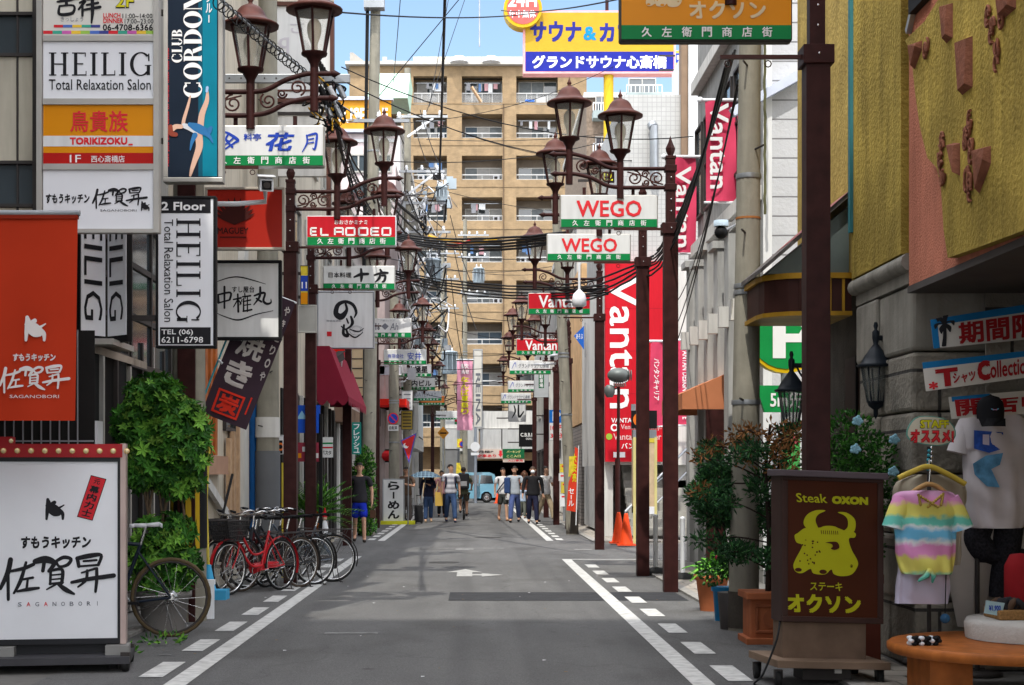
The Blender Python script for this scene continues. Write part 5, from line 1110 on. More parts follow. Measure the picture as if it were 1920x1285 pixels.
boxsign("small_sign", "stack of tan wooden name boards beside the tall concrete pole", 82, (660, 655, 680, 742), .06, mat("tan_board", (.42, .32, .2), .7), 1, mat("tan_board2", (.5, .38, .24), .7), lambda mb, g: [mb.slab(g, (660, 672 + q * 18, 680, 674 + q * 18), .0, .014, DKFR) for q in range(4)])
boxsign("small_sign", "olive yellow board hanging by the round no parking sign", 56, (752, 770, 774, 806), .08, DKFR, 1, mat("olive_board", (.34, .25, .05), .6), lambda mb, g: [mb.slab(g, (755, 775 + q * 6, 771, 777 + q * 6), .001, .004, DKFR) for q in range(5)])
boxsign("small_sign", "white vertical board above the olive yellow board", 57, (753, 733, 774, 769), .08, STEEL, 1, WHITE, lambda mb, g: [mb.slab(g, (757, 739 + q * 8, 770, 741 + q * 8), .001, .004, mat("grey_ink", (.16, .17, .2))) for q in range(4)])
boxsign("vertical_sign", "teal vertical cloth sign with white katakana by the ivy", 78, (660, 792, 677, 852), .03, mat("teal_cloth", (.02, .24, .2), .7), 1, mat("teal_cloth", (.02, .24, .2)), lambda mb, g: mb.vtext(g, "フレッシュ", (663, 795, 674, 850), LETW, .05))
# folded double sign at the shop house: two leaves standing in a V
t = thing("folded_sign", "white vertical sign of two folded leaves in dark frames behind the red banner", "sign", (-3.3, 14.2, 2.66))
for (x0, ya), (x1, yb), tt, q in (((-3.42, 13.9), (-3.25, 14.15), "EILIG", (.02, .16)), ((-3.24, 14.15), (-3.02, 13.95), "EILIG", (.02, .17))):
    u = Vector((x1 - x0, yb - ya, 0)); w = u.length; g = plane((x0, ya, 0), u / w, (0, 0, 1)); g2 = lambda a, b, d=0., g=g: g(a, 6.2 - b, d)
    mb = MB(); mb.slab(g, (0, 2.66, w, 3.75), -.05, -.004, BLACK); mb.slab(g, (.012, 2.72, w - .012, 3.73), -.003, .004, WHITE2); mb.build("leaf", t)
    mb = MB(); mb.text(g2, tt, (.04, 6.2 - 3.72, w - .05, 6.2 - 2.85), INK, 0, 90, .008); mb.build("lettering", t)

# --- dark purple slanted flag
Y = 18.2; th = R(21); h0 = S(Y)
g = lambda a, b, d=0.: h0(430 + a * math.cos(th) - b * math.sin(th), 640 + a * math.sin(th) + b * math.cos(th), d + .035 * math.sin(a * .06 + b * .02))
t = thing("shop_flag", "dark purple slanted flag with a white character and a red framed one", "flag", P(430, 800, Y))
mb = MB(); PU = mat("flag_purple", (.055, .034, .048), .85, var=.15); n, k_ = 10, 20; V = [g(90 * i / n, -112 + 256 * j / k_) for j in range(k_ + 1) for i in range(n + 1)]
mb.add(V, [(j * (n + 1) + i, j * (n + 1) + i + 1, (j + 1) * (n + 1) + i + 1, (j + 1) * (n + 1) + i) for j in range(k_) for i in range(n)], PU, True); mb.build("cloth", t)
mb = MB(); mb.text(g, "焼", (18, -38, 66, 18), PW, .05, 0, .006); mb.text(g, "き", (14, 26, 62, 76), PW, .08, 0, .006); FR_ = mat("flag_red", (.72, .04, .02), .7)
mb.rim(g, (14, 88, 66, 134), 4, .004, .008, FR_); mb.text(g, "炭", (20, 94, 60, 129), FR_, .07, 0, .006); mb.slab(g, (76, 84, 79, 118), .004, .007, FR_)
for q in range(6): mb.text(g, "やきとり。"[q % 5], (76, -100 + q * 26, 86, -82 + q * 26), PW, .04, 0, .006)
mb.build("lettering", t)
mb = MB(); mb.tube([g(-6, -112), g(-6, 110)], .012, mat("flag_pole_teal", (.05, .3, .36), .5), 6); mb.tube([g(-6, 40), g(4, 44)], .016, WHITE2, 6); mb.tube([g(-6, -112), g(92, -112)], .012, WHITE2, 6); mb.build("flag_pole", t)
# --- security cameras
def cctv(label, c, aim, group="white and dark security cameras", m=WHITE2):
    t = thing("security_camera", label, "camera", tuple(c), group); c = Vector(c); aim = Vector(aim).normalized()
    mb = MB(); mb.bar(c, c + aim * .36, .14, .13, m); mb.bar(c - aim * .02 + Vector((0, 0, .09)), c + aim * .42 + Vector((0, 0, .09)), .18, .015, m); mb.build("body", t, bevel=.012)
    mb = MB(); mb.bar(c + aim * .361, c + aim * .368, .1, .09, BLACK); mb.tube([c + aim * .362, c + aim * .38], .035, DKFR, 10); mb.build("lens", t)
    mb = MB(); mb.tube([c + Vector((0, 0, -.06)), c + Vector((0, .03, -.18)), c + Vector((-.3, .05, -.2)), c + Vector((-.62, .05, -.2))], .026, WHITE2, 8); mb.build("arm", t)
cctv("white box camera on a bracket over the dull red square sign", P(497, 345, 16.6), (.18, -1, -.22))
cctv("dark bullet camera on the brown post beside the maroon awning", P(640, 668, 31), (-.5, -1, -.5), m=DKFR)
cctv("white box camera on the brown post below the smaller red arm sign", P(1042, 670, 45), (-.35, -1, -.2))

# --- street clutter: maroon awning, display, planter, ivy, board, flag
Y = 30.5; t = thing("awning", "maroon cloth awning with a scalloped hem projecting from the cream house", "awning", (-2.8, 32, 2.6))
MA = mat("maroon_cloth", (.22, .015, .035), .8, var=.08)
x0, x1 = -3.1, -2.32; ya, yb = 29.6, 34.5
V = [(x0, ya, 3.88), (x1 - .35, ya, 3.88), (x1, ya, 2.95), (x0, ya, 2.95), (x0, yb, 3.88), (x1 - .35, yb, 3.88), (x1, yb, 2.95), (x0, yb, 2.95)]
mb = MB(); mb.add(V, [(0, 1, 2, 3), (7, 6, 5, 4), (0, 4, 5, 1), (1, 5, 6, 2)], MA); mb.build("canopy", t)
mb = MB(); n = 12
def scallop(a, b, nn):
    a, b = Vector(a), Vector(b); V = []
    for i in range(nn * 6 + 1): p = a.lerp(b, i / (nn * 6)); V += [p, p - Vector((0, 0, .08 + .09 * abs(math.sin(math.pi * i / 6))))]
    mb.add(V, [(2 * i, 2 * i + 1, 2 * i + 3, 2 * i + 2) for i in range(nn * 6)], MA)
scallop((x0, ya - .005, 2.95), (x1, ya - .005, 2.95), 4); scallop((x1 + .005, ya, 2.95), (x1 + .005, yb, 2.95), 14); mb.build("valance", t)
t = thing("display_board", "bright blue picture board with a white cone shape under the awning", "board", P(574, 870, 27)); g = S(27)
mb = MB(); mb.slab(g, (548, 760, 600, 812), -.05, 0, mat("vivid_blue", (.01, .08, .5), .4)); mb.poly(g, [(556, 786), (566, 770), (576, 786)], mat("sky_blue_sign", (.25, .5, .7)), .003); mb.slab(g, (548, 830, 600, 866), -.05, .0, mat("menu_maroon", (.25, .03, .05), .6))
for q in range(6): mb.slab(g, (551 + q * 8, 838 + (q % 2) * 12, 557 + q * 8, 847 + (q % 2) * 12), .001, .004, (PALE, ORANGE, WHITE)[q % 3])
mb.build("board", t); mb = MB(); mb.slab(g, (598, 776, 604, 1010), -.1, 0, BLACK); mb.build("post", t)
t = thing("menu_sign", "white menu board with green and red stripes beneath the awning", "sign", P(612, 865, 29)); g = S(29)
mb = MB(); mb.slab(g, (600, 820, 624, 858), -.05, 0, WHITE); mb.slab(g, (600, 830, 624, 833), .001, .003, GREEN); mb.slab(g, (600, 838, 624, 841), .001, .003, RED); mb.text(g, "パスタ", (603, 845, 621, 853), INK, .03); mb.build("panel", t)
mb = MB(); mb.slab(g, (609, 858, 614, 1045), -.04, -.02, DKFR); mb.slab(g, (600, 1040, 624, 1045), -.2, .2, DKFR); mb.build("stand", t)
# the leaf helpers
def leaf(mb, c, d, up, L, W, m, fold=.25):
    d = d.normalized(); s_ = d.cross(up)
    if s_.length < 1e-4: s_ = d.orthogonal()
    s_.normalize(); n = s_.cross(d)
    mb.add([c, c + d * L * .5 + s_ * W * .5 + n * W * fold * .5, c + d * L - n * L * .12, c + d * L * .5 - s_ * W * .5 + n * W * fold * .5], [(0, 1, 2), (0, 2, 3)], m)
def rv(): 
    while True:
        v = Vector((random.uniform(-1, 1), random.uniform(-1, 1), random.uniform(-1, 1)))
        if .02 < v.length < 1: return v
def foliage(mb, clumps, n, L, W, mats, palm=1, shell=.55, droop=0.):
    tot = sum(r[0] * r[1] * r[2] for _, r in clumps)
    for c, r in clumps:
        for _ in range(max(1, int(n * r[0] * r[1] * r[2] / tot))):
            v = rv(); v = v.normalized() * (shell + (1 - shell) * random.random() ** .6)
            p = Vector((c[0] + v.x * r[0], c[1] + v.y * r[1], c[2] + v.z * r[2])); m = random.choice(mats)
            out = (v * .8 + rv() * .8 + Vector((0, 0, .25 - droop)))
            if palm == 1: leaf(mb, p, out, rv(), L * random.uniform(.6, 1.2), W * random.uniform(.7, 1.2), m)
            else:
                ax = out.normalized(); a = ax.orthogonal().normalized(); b = ax.cross(a)
                for q in range(palm):
                    th_ = 2 * math.pi * q / palm; leaf(mb, p, (a * math.cos(th_) + b * math.sin(th_)) + ax * .35, ax, L * random.uniform(.8, 1.1), W, m)
LEAFA = [mat("leaf_green", (.035, .13, .018), .45, var=.3, scale=6), mat("leaf_mid", (.065, .21, .028), .45, var=.3, scale=6), mat("leaf_light", (.15, .34, .045), .45, var=.25, scale=6), mat("leaf_dark", (.018, .07, .012), .5, var=.3)]
random.seed(31)
t = thing("leafy_bush", "tall leafy green bush in front of the hazard striped pole", "bush", (-2.95, 15.4, 0))
mb = MB()
Yb = 15.4; cl = [(P(290, 750, Yb), (.30, .28, .24)), (P(330, 800, Yb), (.32, .3, .28)), (P(262, 795, Yb), (.27, .27, .26)), (P(350, 850, Yb - .1), (.24, .26, .22)), (P(300, 860, Yb), (.38, .32, .30)), (P(262, 880, Yb), (.26, .27, .2)), (P(335, 905, Yb), (.24, .24, .16)), (P(310, 1000, Yb - .05), (.30, .27, .18)), (P(285, 1040, Yb - .1), (.27, .26, .16)), (P(340, 1060, Yb), (.2, .22, .18)), (P(300, 1095, Yb), (.3, .28, .14))]
foliage(mb, cl, 1250, .10, .040, [LEAFA[0], LEAFA[1], LEAFA[2], LEAFA[0], LEAFA[3]], palm=6, shell=.3); foliage(mb, cl, 1100, .062, .028, [LEAFA[0], LEAFA[3], LEAFA[1], LEAFA[2], mat('leaf_yellowed', (.12, .23, .035), .6)] , palm=5, shell=.75); mb.build("foliage", t)
mb = MB(); random.seed(4)
for q in range(9):
    a = Vector((-2.98 + .1 * math.cos(q), 15.4 + .08 * math.sin(q), .3)); b = cl[q % len(cl)][0]; mb.tube(crom([a, a.lerp(b, .5) + Vector((random.uniform(-.1, .1), 0, .1)), b], 5), [.018] * 11 if False else .013, mat("bark", (.12, .085, .055), .9, var=.3, scale=20), 6)
mb.build("stem", t); mb = MB(); mb.lathe((-2.98, 15.4, 0), [(.2, 0), (.24, .32), (.27, .33), (.27, .38), (.22, .38)], mat("grey_pot", (.2, .19, .18), .7), 16); mb.build("pot", t)
t = thing("planter", "dark grey planter box with a spiky palm and orange flowers by the brown posts", "planter", (-2.75, 27.4, 0))
mb = MB(); mb.box((-3.0, 27.2, 0), (-2.5, 27.9, .48), mat("planter_grey", (.10, .115, .12), .6, dirt=.3)); mb.box((-3.02, 27.18, .44), (-2.48, 27.92, .5), mat("planter_grey2", (.14, .155, .16), .6)); mb.build("box", t)
mb = MB(); random.seed(12); c0 = Vector((-2.78, 27.5, .75))
for q in range(46):
    a = random.uniform(0, 6.28); el = random.uniform(.05, 1.35); L = random.uniform(.7, 1.05)
    d = Vector((math.cos(a) * math.cos(el), math.sin(a) * math.cos(el), math.sin(el))); pts = [c0 + d * L * s_ + Vector((0, 0, -.28 * s_ * s_)) for s_ in (0, .25, .5, .75, 1)]
    for j in range(26):
        s_ = .15 + .85 * j / 26; p = c0 + d * L * s_ + Vector((0, 0, -.28 * s_ * s_)); sd_ = d.cross(Vector((0, 0, 1))).normalized() * (1 if j % 2 else -1)
        leaf(mb, p, sd_ * .8 + d * .7 + Vector((0, 0, .15)), Vector((0, 0, 1)), .20 * (1 - .6 * s_) + .04, .018, LEAFA[(j + q) % 3])
mb.build("fronds", t)
mb = MB(); mb.lathe((-2.78, 27.5, .45), [(.1, 0), (.09, .3), (.05, .36)], mat("palm_bark", (.16, .1, .06), .9, bump=.5), 10); mb.build("trunk", t)
mb = MB(); foliage(mb, [(Vector((-2.62, 27.2, .72)), (.12, .1, .16))], 90, .07, .04, [mat("flower_orange", (.7, .16, .01), .6), mat("flower_orange", (.7, .16, .01)), LEAFA[1]]); mb.build("flowers", t)
t = thing("garden_figure", "small red and white garden figure standing in the planter", "figure", (-2.52, 27.1, .5))
mb = MB(); mb.lathe((-2.52, 27.1, .5), [(.05, 0), (.06, .1), (.035, .2), (.03, .22)], WHITE2, 10); mb.ball((-2.52, 27.1, .76), .04, mat("poster_skin", (.62, .40, .30)), 8, 6); mb.lathe((-2.52, 27.1, .78), [(.045, 0), (.025, .08), (.003, .18)], RED, 10); mb.build("body", t)
t = thing("ivy_hedge", "dark green ivy hedge climbing beside the tall concrete pole", "hedge", (-2.75, 39, 0)); random.seed(14)
mb = MB(); foliage(mb, [(P(684, 880, 39), (.24, .3, .55)), (P(690, 930, 39), (.2, .3, .5)), (P(672, 900, 39.2), (.22, .3, .5)), (P(686, 980, 39), (.26, .3, .35)), (P(660, 930, 39.4), (.2, .2, .5)), (P(640, 880, 39.4), (.3, .25, .25))], 3200, .085, .06, LEAFA + [LEAFA[0], LEAFA[3]], shell=.4); mb.build("foliage", t)
mb = MB(); mb.tube([(-2.7, 39, 0), (-2.68, 39.05, 1.0), (-2.72, 39, 1.8)], .03, mat("bark", (.12, .085, .055)), 7); mb.build("stem", t)
# noodle shop board, red eaves, lantern, pennant
Y = 48.0; g = S(Y); t = thing("noodle_board", "white upright noodle shop board with black brush hiragana on a yellow base", "sign board", P(738, 985, Y))
mb = MB(); mb.slab(g, (717, 898, 758, 979), -.2, 0, STEEL); mb.slab(g, (719, 900, 756, 977), .0005, .006, WHITE); mb.build("panel", t, bevel=.004)
mb = MB(); mb.vtext(g, "らーめん", (727, 902, 749, 974), INK, .07, .01); mb.build("lettering", t)
mb = MB(); mb.slab(g, (714, 977, 778, 985), -.26, .16, mat("base_yellow", (.6, .6, .03), .6)); mb.build("base", t)
t = thing("red_eaves", "flat red shop eaves above the no parking sign", "awning", P(738, 765, 49)); g = S(49)
mb = MB(); mb.slab(g, (712, 748, 762, 764), -2.2, 0, mat("vivid_red", (.75, .02, .01))); mb.slab(g, (712, 760, 763, 764), -2.2, .02, mat("deep_red", (.42, .012, .01))); mb.build("canopy", t)
mb = MB(); mb.bar(P(742, 779, 49), P(753, 765, 49), .05, .05, BLACK); mb.bar(P(712, 800, 49), P(712, 765, 49), .05, .05, BLACK); mb.build("brace", t)
t = thing("paper_lantern", "round red paper lantern at the noodle shop door", "lantern", P(727, 868, 50)); mb = MB(); mb.ball(P(727, 855, 50), (.19, .19, .18), mat("lantern_red", (.5, .015, .02), .7), 14, 9); mb.build("shade", t); mb = MB(); mb.lathe(P(727, 866, 50), [(.09, -.02), (.09, .02)], BLACK, 10); mb.lathe(P(727, 844, 50), [(.09, -.02), (.09, .02)], BLACK, 10); mb.build("cap", t)
t = thing("pennant_flag", "red triangular pennant flag edged in blue with a white emblem", "flag", P(765, 985, 47)); g = S(47)
mb = MB(); mb.prism(g, [(751, 826), (781, 812), (767, 869)], -.01, 0, mat("pennant_blue", (.10, .10, .42), .7)); mb.prism(g, [(753.5, 827.5), (778, 816), (766.5, 863)], .0005, .004, mat("pennant_red", (.62, .03, .03), .7)); mb.disc(g, 761, 836, 5, 5, LETW, .006); mb.disc(g, 763, 834, 3.6, 4, mat("pennant_red", (.62, .03, .03)), .007); mb.disc(g, 761, 838, 2.4, 2.4, LETW, .008); mb.build("cloth", t)
mb = MB(); mb.tube([P(783, 806, 47.03), P(766, 880, 47.03), P(765, 985, 47.03)], .02, STEEL, 6); mb.build("pole", t)
t = thing("pink_banner", "tall pink hanging banner with yellow and white lettering at the street end", "banner", P(871, 807, 62)); g = S(62)
mb = MB(); PK = mat("banner_pink", (.80, .36, .50), .7, var=.1); n = 16; V = [g(857 + 29 * i, 676 + 131 * j / n, .05 * math.sin(j * .9)) for j in range(n + 1) for i in (0, 1)]; mb.add(V, [(2 * j, 2 * j + 1, 2 * j + 3, 2 * j + 2) for j in range(n)], PK, True); mb.build("cloth", t)
mb = MB(); mb.vtext(g, "なんば夏祭り", (864, 706, 879, 778), mat("yellow_letter", (.65, .6, .02)), .06, .08); mb.vtext(g, "歓迎", (864, 682, 879, 702), LETW, .03, .08); mb.build("lettering", t)
mb = MB(); mb.tube([P(855, 675, 62), P(888, 675, 62)], .04, STEEL, 6); mb.build("rod", t)
boxsign("vertical_sign", "pale vertical sign with dark capitals next to the pink banner", 44, (887, 655, 905, 802), .2, STEEL, 2, mat("ivory_panel", (.64, .63, .58)), lambda mb, g: mb.text(g, "REINA", (892, 700, 901, 798), mat("grey_ink", (.16, .17, .2)), .05, 90))
boxsign("vertical_sign", "light blue vertical shop panel on the far corner house", 34, (776, 752, 793, 832), .2, mat("light_blue_wall", (.30, .44, .58)), 1, mat("light_blue_panel", (.42, .6, .75), .5), lambda mb, g: mb.vtext(g, "歯科医院", (799 - 20, 760, 790, 826), LETW, .04))

# ================================================================== bicycles
def bicycle(label, rear, front, fm, sport=False, basket=True, tyre=RUBBER, saddle=None, fender=None, lock=False):
    t = thing("bicycle", label, "bicycle", (0, 0, 0), None if sport else "bicycles parked in a row by the brown posts")
    WB = 1.06; rw = .335
    def ring(mb, c, R_, r, m, n=28, k=8):
        vs = [(c[0] + (R_ + r * math.cos(2 * math.pi * j / k)) * math.cos(2 * math.pi * i / n), c[1] + r * math.sin(2 * math.pi * j / k), c[2] + (R_ + r * math.cos(2 * math.pi * j / k)) * math.sin(2 * math.pi * i / n)) for i in range(n) for j in range(k)]
        mb.add(vs, [(i * k + j, i * k + (j + 1) % k, ((i + 1) % n) * k + (j + 1) % k, ((i + 1) % n) * k + j) for i in range(n) for j in range(k)], m, True)
    for x in (0, WB):
        mb = MB(); c = (x, 0, rw)
        for q in range(18):
            a = q * math.pi / 9; s_ = .025 if q % 2 else -.025; mb.tube([(x + .02 * math.cos(a + .9), s_, rw + .02 * math.sin(a + .9)), (x + .305 * math.cos(a), 0, rw + .305 * math.sin(a))], .0016, CHROME, 3)
        mb.tube([(x, -.05, rw), (x, .05, rw)], .02, CHROME, 8); w = mb.build("wheel", t)
        mb = MB(); ring(mb, c, .318, .017, tyre); mb.build("tyre", w)
        mb = MB(); ring(mb, c, .298, .011, CHROME if not sport else DKFR, 28, 6); mb.build("rim", w)
    mb = MB(); bb = (.43, 0, .28); st = (.25, 0, .78); hd = (.86, 0, .82); hd2 = (.90, 0, .66)
    r = .016
    if sport:
        mb.tube([st, hd], r, fm, 8); mb.tube([bb, hd2], r * 1.2, fm, 8)
    else:
        mb.tube(crom([(.34, 0, .52), (.6, 0, .5), hd], 4), r, fm, 8); mb.tube(crom([(.40, 0, .34), (.64, 0, .36), hd2], 4), r * 1.2, fm, 8)
    mb.tube([bb, st], r, fm, 8); mb.tube([hd, hd2], r * 1.3, fm, 8)
    for s_ in (-1, 1): mb.tube([(0, .055 * s_, rw), (.36, .03 * s_, .29), bb], .009, fm, 6); mb.tube([(0, .055 * s_, rw), (.27, .02 * s_, .72)], .009, fm, 6)
    mb.build("frame", t)
    mb = MB()
    for s_ in (-1, 1): mb.tube([(.915, .045 * s_, .62), (.96, .05 * s_, .5), (WB, .05 * s_, rw)], .01, fm, 6)
    mb.tube([hd, (.835, 0, .97)], .012, CHROME, 8); mb.build("fork", t)
    mb = MB()
    if sport: mb.tube([(.83, -.28, .98), (.85, 0, .97), (.83, .28, .98)], .012, BLACK, 8)
    else: mb.tube(crom([(.62, -.27, 1.02), (.74, -.26, 1.04), (.84, -.1, .99), (.84, .1, .99), (.74, .26, 1.04), (.62, .27, 1.02)], 4), .011, CHROME, 8)
    for s_ in (-1, 1): mb.tube([(.60 if not sport else .83, .27 * s_, 1.02 if not sport else .98), (.70 if not sport else .83, .262 * s_ if not sport else .17 * s_, 1.035 if not sport else .975)], .017, BLACK, 8); mb.tube([(.78, .2 * s_, 1.0), (.68, .25 * s_, .97)], .006, DKFR, 5)
    mb.build("handlebar", t)
    mb = MB(); mb.tube([st, (.21, 0, .92)], .013, CHROME, 8); mb.build("seat_post", t)
    mb = MB(); sm = saddle or BLACK; k = .8 if sport else 1.15
    pts = [(.07, .062 * k, .95), (.1, .07 * k, .965), (.2, .045 * k, .955), (.3, .022, .955), (.34, .012, .95)]
    for a, b in zip(pts, pts[1:]): mb.add([(a[0], -a[1], a[2]), (a[0], a[1], a[2]), (b[0], b[1], b[2]), (b[0], -b[1], b[2]), (a[0], -a[1] * .8, a[2] - .035), (a[0], a[1] * .8, a[2] - .035), (b[0], b[1] * .7, b[2] - .03), (b[0], -b[1] * .7, b[2] - .03)], [(0, 1, 2, 3), (0, 3, 7, 4), (1, 5, 6, 2), (4, 7, 6, 5), (0, 4, 5, 1), (2, 6, 7, 3)], sm, True)
    mb.build("saddle", t)
    mb = MB(); mb.tube([(.43 + .09 * math.cos(a * .45), -.06, .28 + .09 * math.sin(a * .45)) for a in range(14)], .006, CHROME, 5, True)
    for s_ in (-1, 1): mb.tube([(.43, .07 * s_, .28), (.43 - .12 * s_, .08 * s_, .2 + .1 * (s_ > 0))], .009, CHROME, 6); mb.box((.38 - .12 * s_, .08 * s_ + (.0 if s_ > 0 else -.09), .19 + .1 * (s_ > 0)), (.48 - .12 * s_, .08 * s_ + (.09 if s_ > 0 else 0), .21 + .1 * (s_ > 0)), BLACK)
    if sport: mb.tube([(.43, -.06, .37), (0, -.06, rw + .05)], .005, DKFR, 4); mb.tube([(.43, -.06, .19), (0, -.06, rw - .05)], .005, DKFR, 4); mb.lathe((0, 0, 0), [(.02, 0), (.055, .004), (.02, .02)], CHROME, 12); mb.v[-60:] = [(v[0], -.05 + v[2], rw + v[1]) for v in mb.v[-60:]]
    mb.build("crankset", t)
    if not sport:
        mb = MB(); mb.tube([(.5, -.065, .3), (.3, -.07, .33), (.0, -.065, rw)], [.07, .06, .045], fm if fender else DKFR, 8); mb.build("chain_guard", t)
        for x, a0, a1 in ((0, 5, 200), (WB, 10, 150)):
            mb = MB(); V = []
            for q in range(15):
                a = R(a0 + (a1 - a0) * q / 14); V += [(x + .362 * math.cos(a), -.026, rw + .362 * math.sin(a)), (x + .37 * math.cos(a), 0, rw + .37 * math.sin(a)), (x + .362 * math.cos(a), .026, rw + .362 * math.sin(a))]
            mb.add(V, [(q * 3 + j, q * 3 + j + 1, q * 3 + j + 4, q * 3 + j + 3) for q in range(14) for j in (0, 1)], fender or DKFR, True); mb.build("mudguard", t)
        mb = MB()
        for s_ in (-1, 1): mb.tube([(-.3, .06 * s_, .735), (.2, .06 * s_, .74)], .006, DKFR, 5); mb.tube([(-.2, .06 * s_, .735), (0, .06 * s_, rw)], .005, DKFR, 5)
        for q in range(4): mb.tube([(-.28 + q * .14, -.06, .735), (-.28 + q * .14, .06, .735)], .005, DKFR, 5)
        mb.build("carrier", t)
    mb = MB()
    if not sport: mb.tube(crom([(0, -.1, rw), (-.06, -.13, .02), (-.1, -.13, .015), (-.1, .13, .015), (-.06, .13, .02), (0, .1, rw)], 3), .007, DKFR, 6)
    else: mb.tube([(.05, -.07, .3), (-.02, -.2, .01)], .008, CHROME, 6)
    mb.build("kickstand", t)
    if basket:
        mb = MB(); c = [(.93, .66), (1.24, .66), (1.30, .93), (.90, .93)]
        for j in range(5):
            f_ = j / 4; x0 = .95 + (.90 - .95) * f_; x1 = 1.2 + .1 * f_; y = .13 + .04 * f_; z = .68 + .25 * f_; mb.tube([(x0, -y, z), (x1, -y, z), (x1, y, z), (x0, y, z)], .005 if j < 4 else .008, DKFR, 4, True, False)
        for q in range(9):
            f_ = q / 8; 
            for s_ in (-1, 1): mb.tube([(.95 + .25 * f_, .13 * s_, .68), (.90 + .4 * f_, .17 * s_, .93)], .0035, DKFR, 4)
            mb.tube([(1.2, -.13 + .26 * f_, .68), (1.3, -.17 + .34 * f_, .93)], .0035, DKFR, 4); mb.tube([(.95, -.13 + .26 * f_, .68), (.9, -.17 + .34 * f_, .93)], .0035, DKFR, 4)
        mb.box((.95, -.13, .675), (1.2, .13, .684), DKFR); nm = glassmat("basket_net", (.012, .012, .014), .62, .7)
        mb.add([(.95, -.128, .68), (1.2, -.128, .68), (1.2, .128, .68), (.95, .128, .68), (.9, -.168, .93), (1.3, -.168, .93), (1.3, .168, .93), (.9, .168, .93)], [(0, 1, 5, 4), (1, 2, 6, 5), (2, 3, 7, 6), (3, 0, 4, 7)], nm); mb.build("basket", t)
    rx, ry = rear; fx, fy = front; t.location = (rx, ry, 0); t.rotation_euler = (0, 0, math.atan2(fy - ry, fx - rx)); return t
RBIKE = mat("bike_red", (.42, .012, .018), .3, var=.1, coat=.5); BBIKE = mat("bike_dark", (.025, .028, .034), .35, var=.1); SBIKE = mat("bike_slate", (.10, .12, .15), .35, .4); MBIKE = mat("bike_maroon", (.05, .006, .008), .3)
bicycle("dark sport bicycle with a white saddle and brownish tyres behind the white board", (-2.79, 14.75), (-3.9, 14.55), mat("bike_navy", (.012, .018, .03), .3), True, False, mat("tan_tyre", (.085, .062, .034), .8), WHITE2).scale = (1.1, 1.1, 1.1)
bicycle("bright red city bicycle with a front basket, standing ahead of the row", (-2.5, 20.75), (-3.02, 19.85), RBIKE, fender=RBIKE)
bicycle("black bicycle with brown tyres directly behind the bright red one", (-2.30, 21.25), (-2.95, 20.45), BBIKE, tyre=mat("brown_tyre", (.06, .045, .035), .8), basket=False)
bicycle("black bicycle with a wide saddle in the middle of the row", (-2.16, 21.7), (-2.95, 21.05), BBIKE, basket=False)
bicycle("slate grey bicycle with a big bare rear wheel standing farthest into the road", (-1.96, 22.3), (-2.95, 21.9), SBIKE, basket=False)
bicycle("maroon bicycle with a black basket, pushed against the beige house", (-2.75, 21.2), (-3.25, 20.25), MBIKE, fender=MBIKE)
bicycle("dark bicycle with raised handlebars leaning by the grey wrapped pole", (-2.55, 22.6), (-3.25, 21.8), BBIKE, basket=True)
bicycle("white bicycle parked behind the noodle shop board", (-2.05, 50.5), (-2.4, 49.5), WHITE2, fender=WHITE2)
# blue plastic stand with a yellow pole, white marker
t = thing("banner_stand", "light blue plastic stand with a thin yellow pole by the hazard striped pole", "stand", P(400, 1125, 19.2)); p = P(405, 1125, 19.2)
mb = MB(); LB_ = mat("stand_blue", (.05, .32, .55), .5); mb.box((p.x - .1, p.y - .15, 0), (p.x + .14, p.y + .15, .12), LB_); mb.lathe((p.x - .09, p.y, .1), [(.1, 0), (.07, .12), (.03, .32)], LB_, 12); mb.build("base", t)
mb = MB(); mb.tube([(p.x - .09, p.y, .3), (p.x - .12, p.y, 1.2), (p.x - .07, p.y, 2.1)], .02, mat("pole_yellow", (.62, .5, .08), .5), 7); mb.build("pole", t)
t = thing("marker_post", "short white kerb marker post beside the foreground bicycle wheel", "bollard", P(394, 1155, 16.6)); p = P(394, 1155, 16.6)
mb = MB(); mb.box((p.x - .04, p.y - .03, 0), (p.x + .04, p.y + .03, .38), WHITE2); mb.box((p.x - .05, p.y - .04, .36), (p.x + .05, p.y + .04, .41), WHITE2); mb.build("post", t)
t = thing("yellow_board", "narrow yellow upright board between the grey wrapped pole and brown post", "sign", P(537, 1000, 23.2)); g = S(23.2)
mb = MB(); mb.slab(g, (528, 868, 536, 1086), -.03, 0, mat("board_yellow", (.6, .48, .06), .6)); mb.build("panel", t)
random.seed(17); t = thing("weeds", "low green weeds growing under the white board on castors", "weeds", (-3.4, 12.8, 0), None, 'stuff')
mb = MB(); foliage(mb, [(Vector((-3.1, 13.2, .05)), (.35, .2, .07)), (Vector((-3.5, 12.9, .04)), (.3, .2, .05)), (Vector((-2.75, 14.2, .03)), (.2, .3, .05))], 260, .07, .025, LEAFA); mb.build("leaves", t)
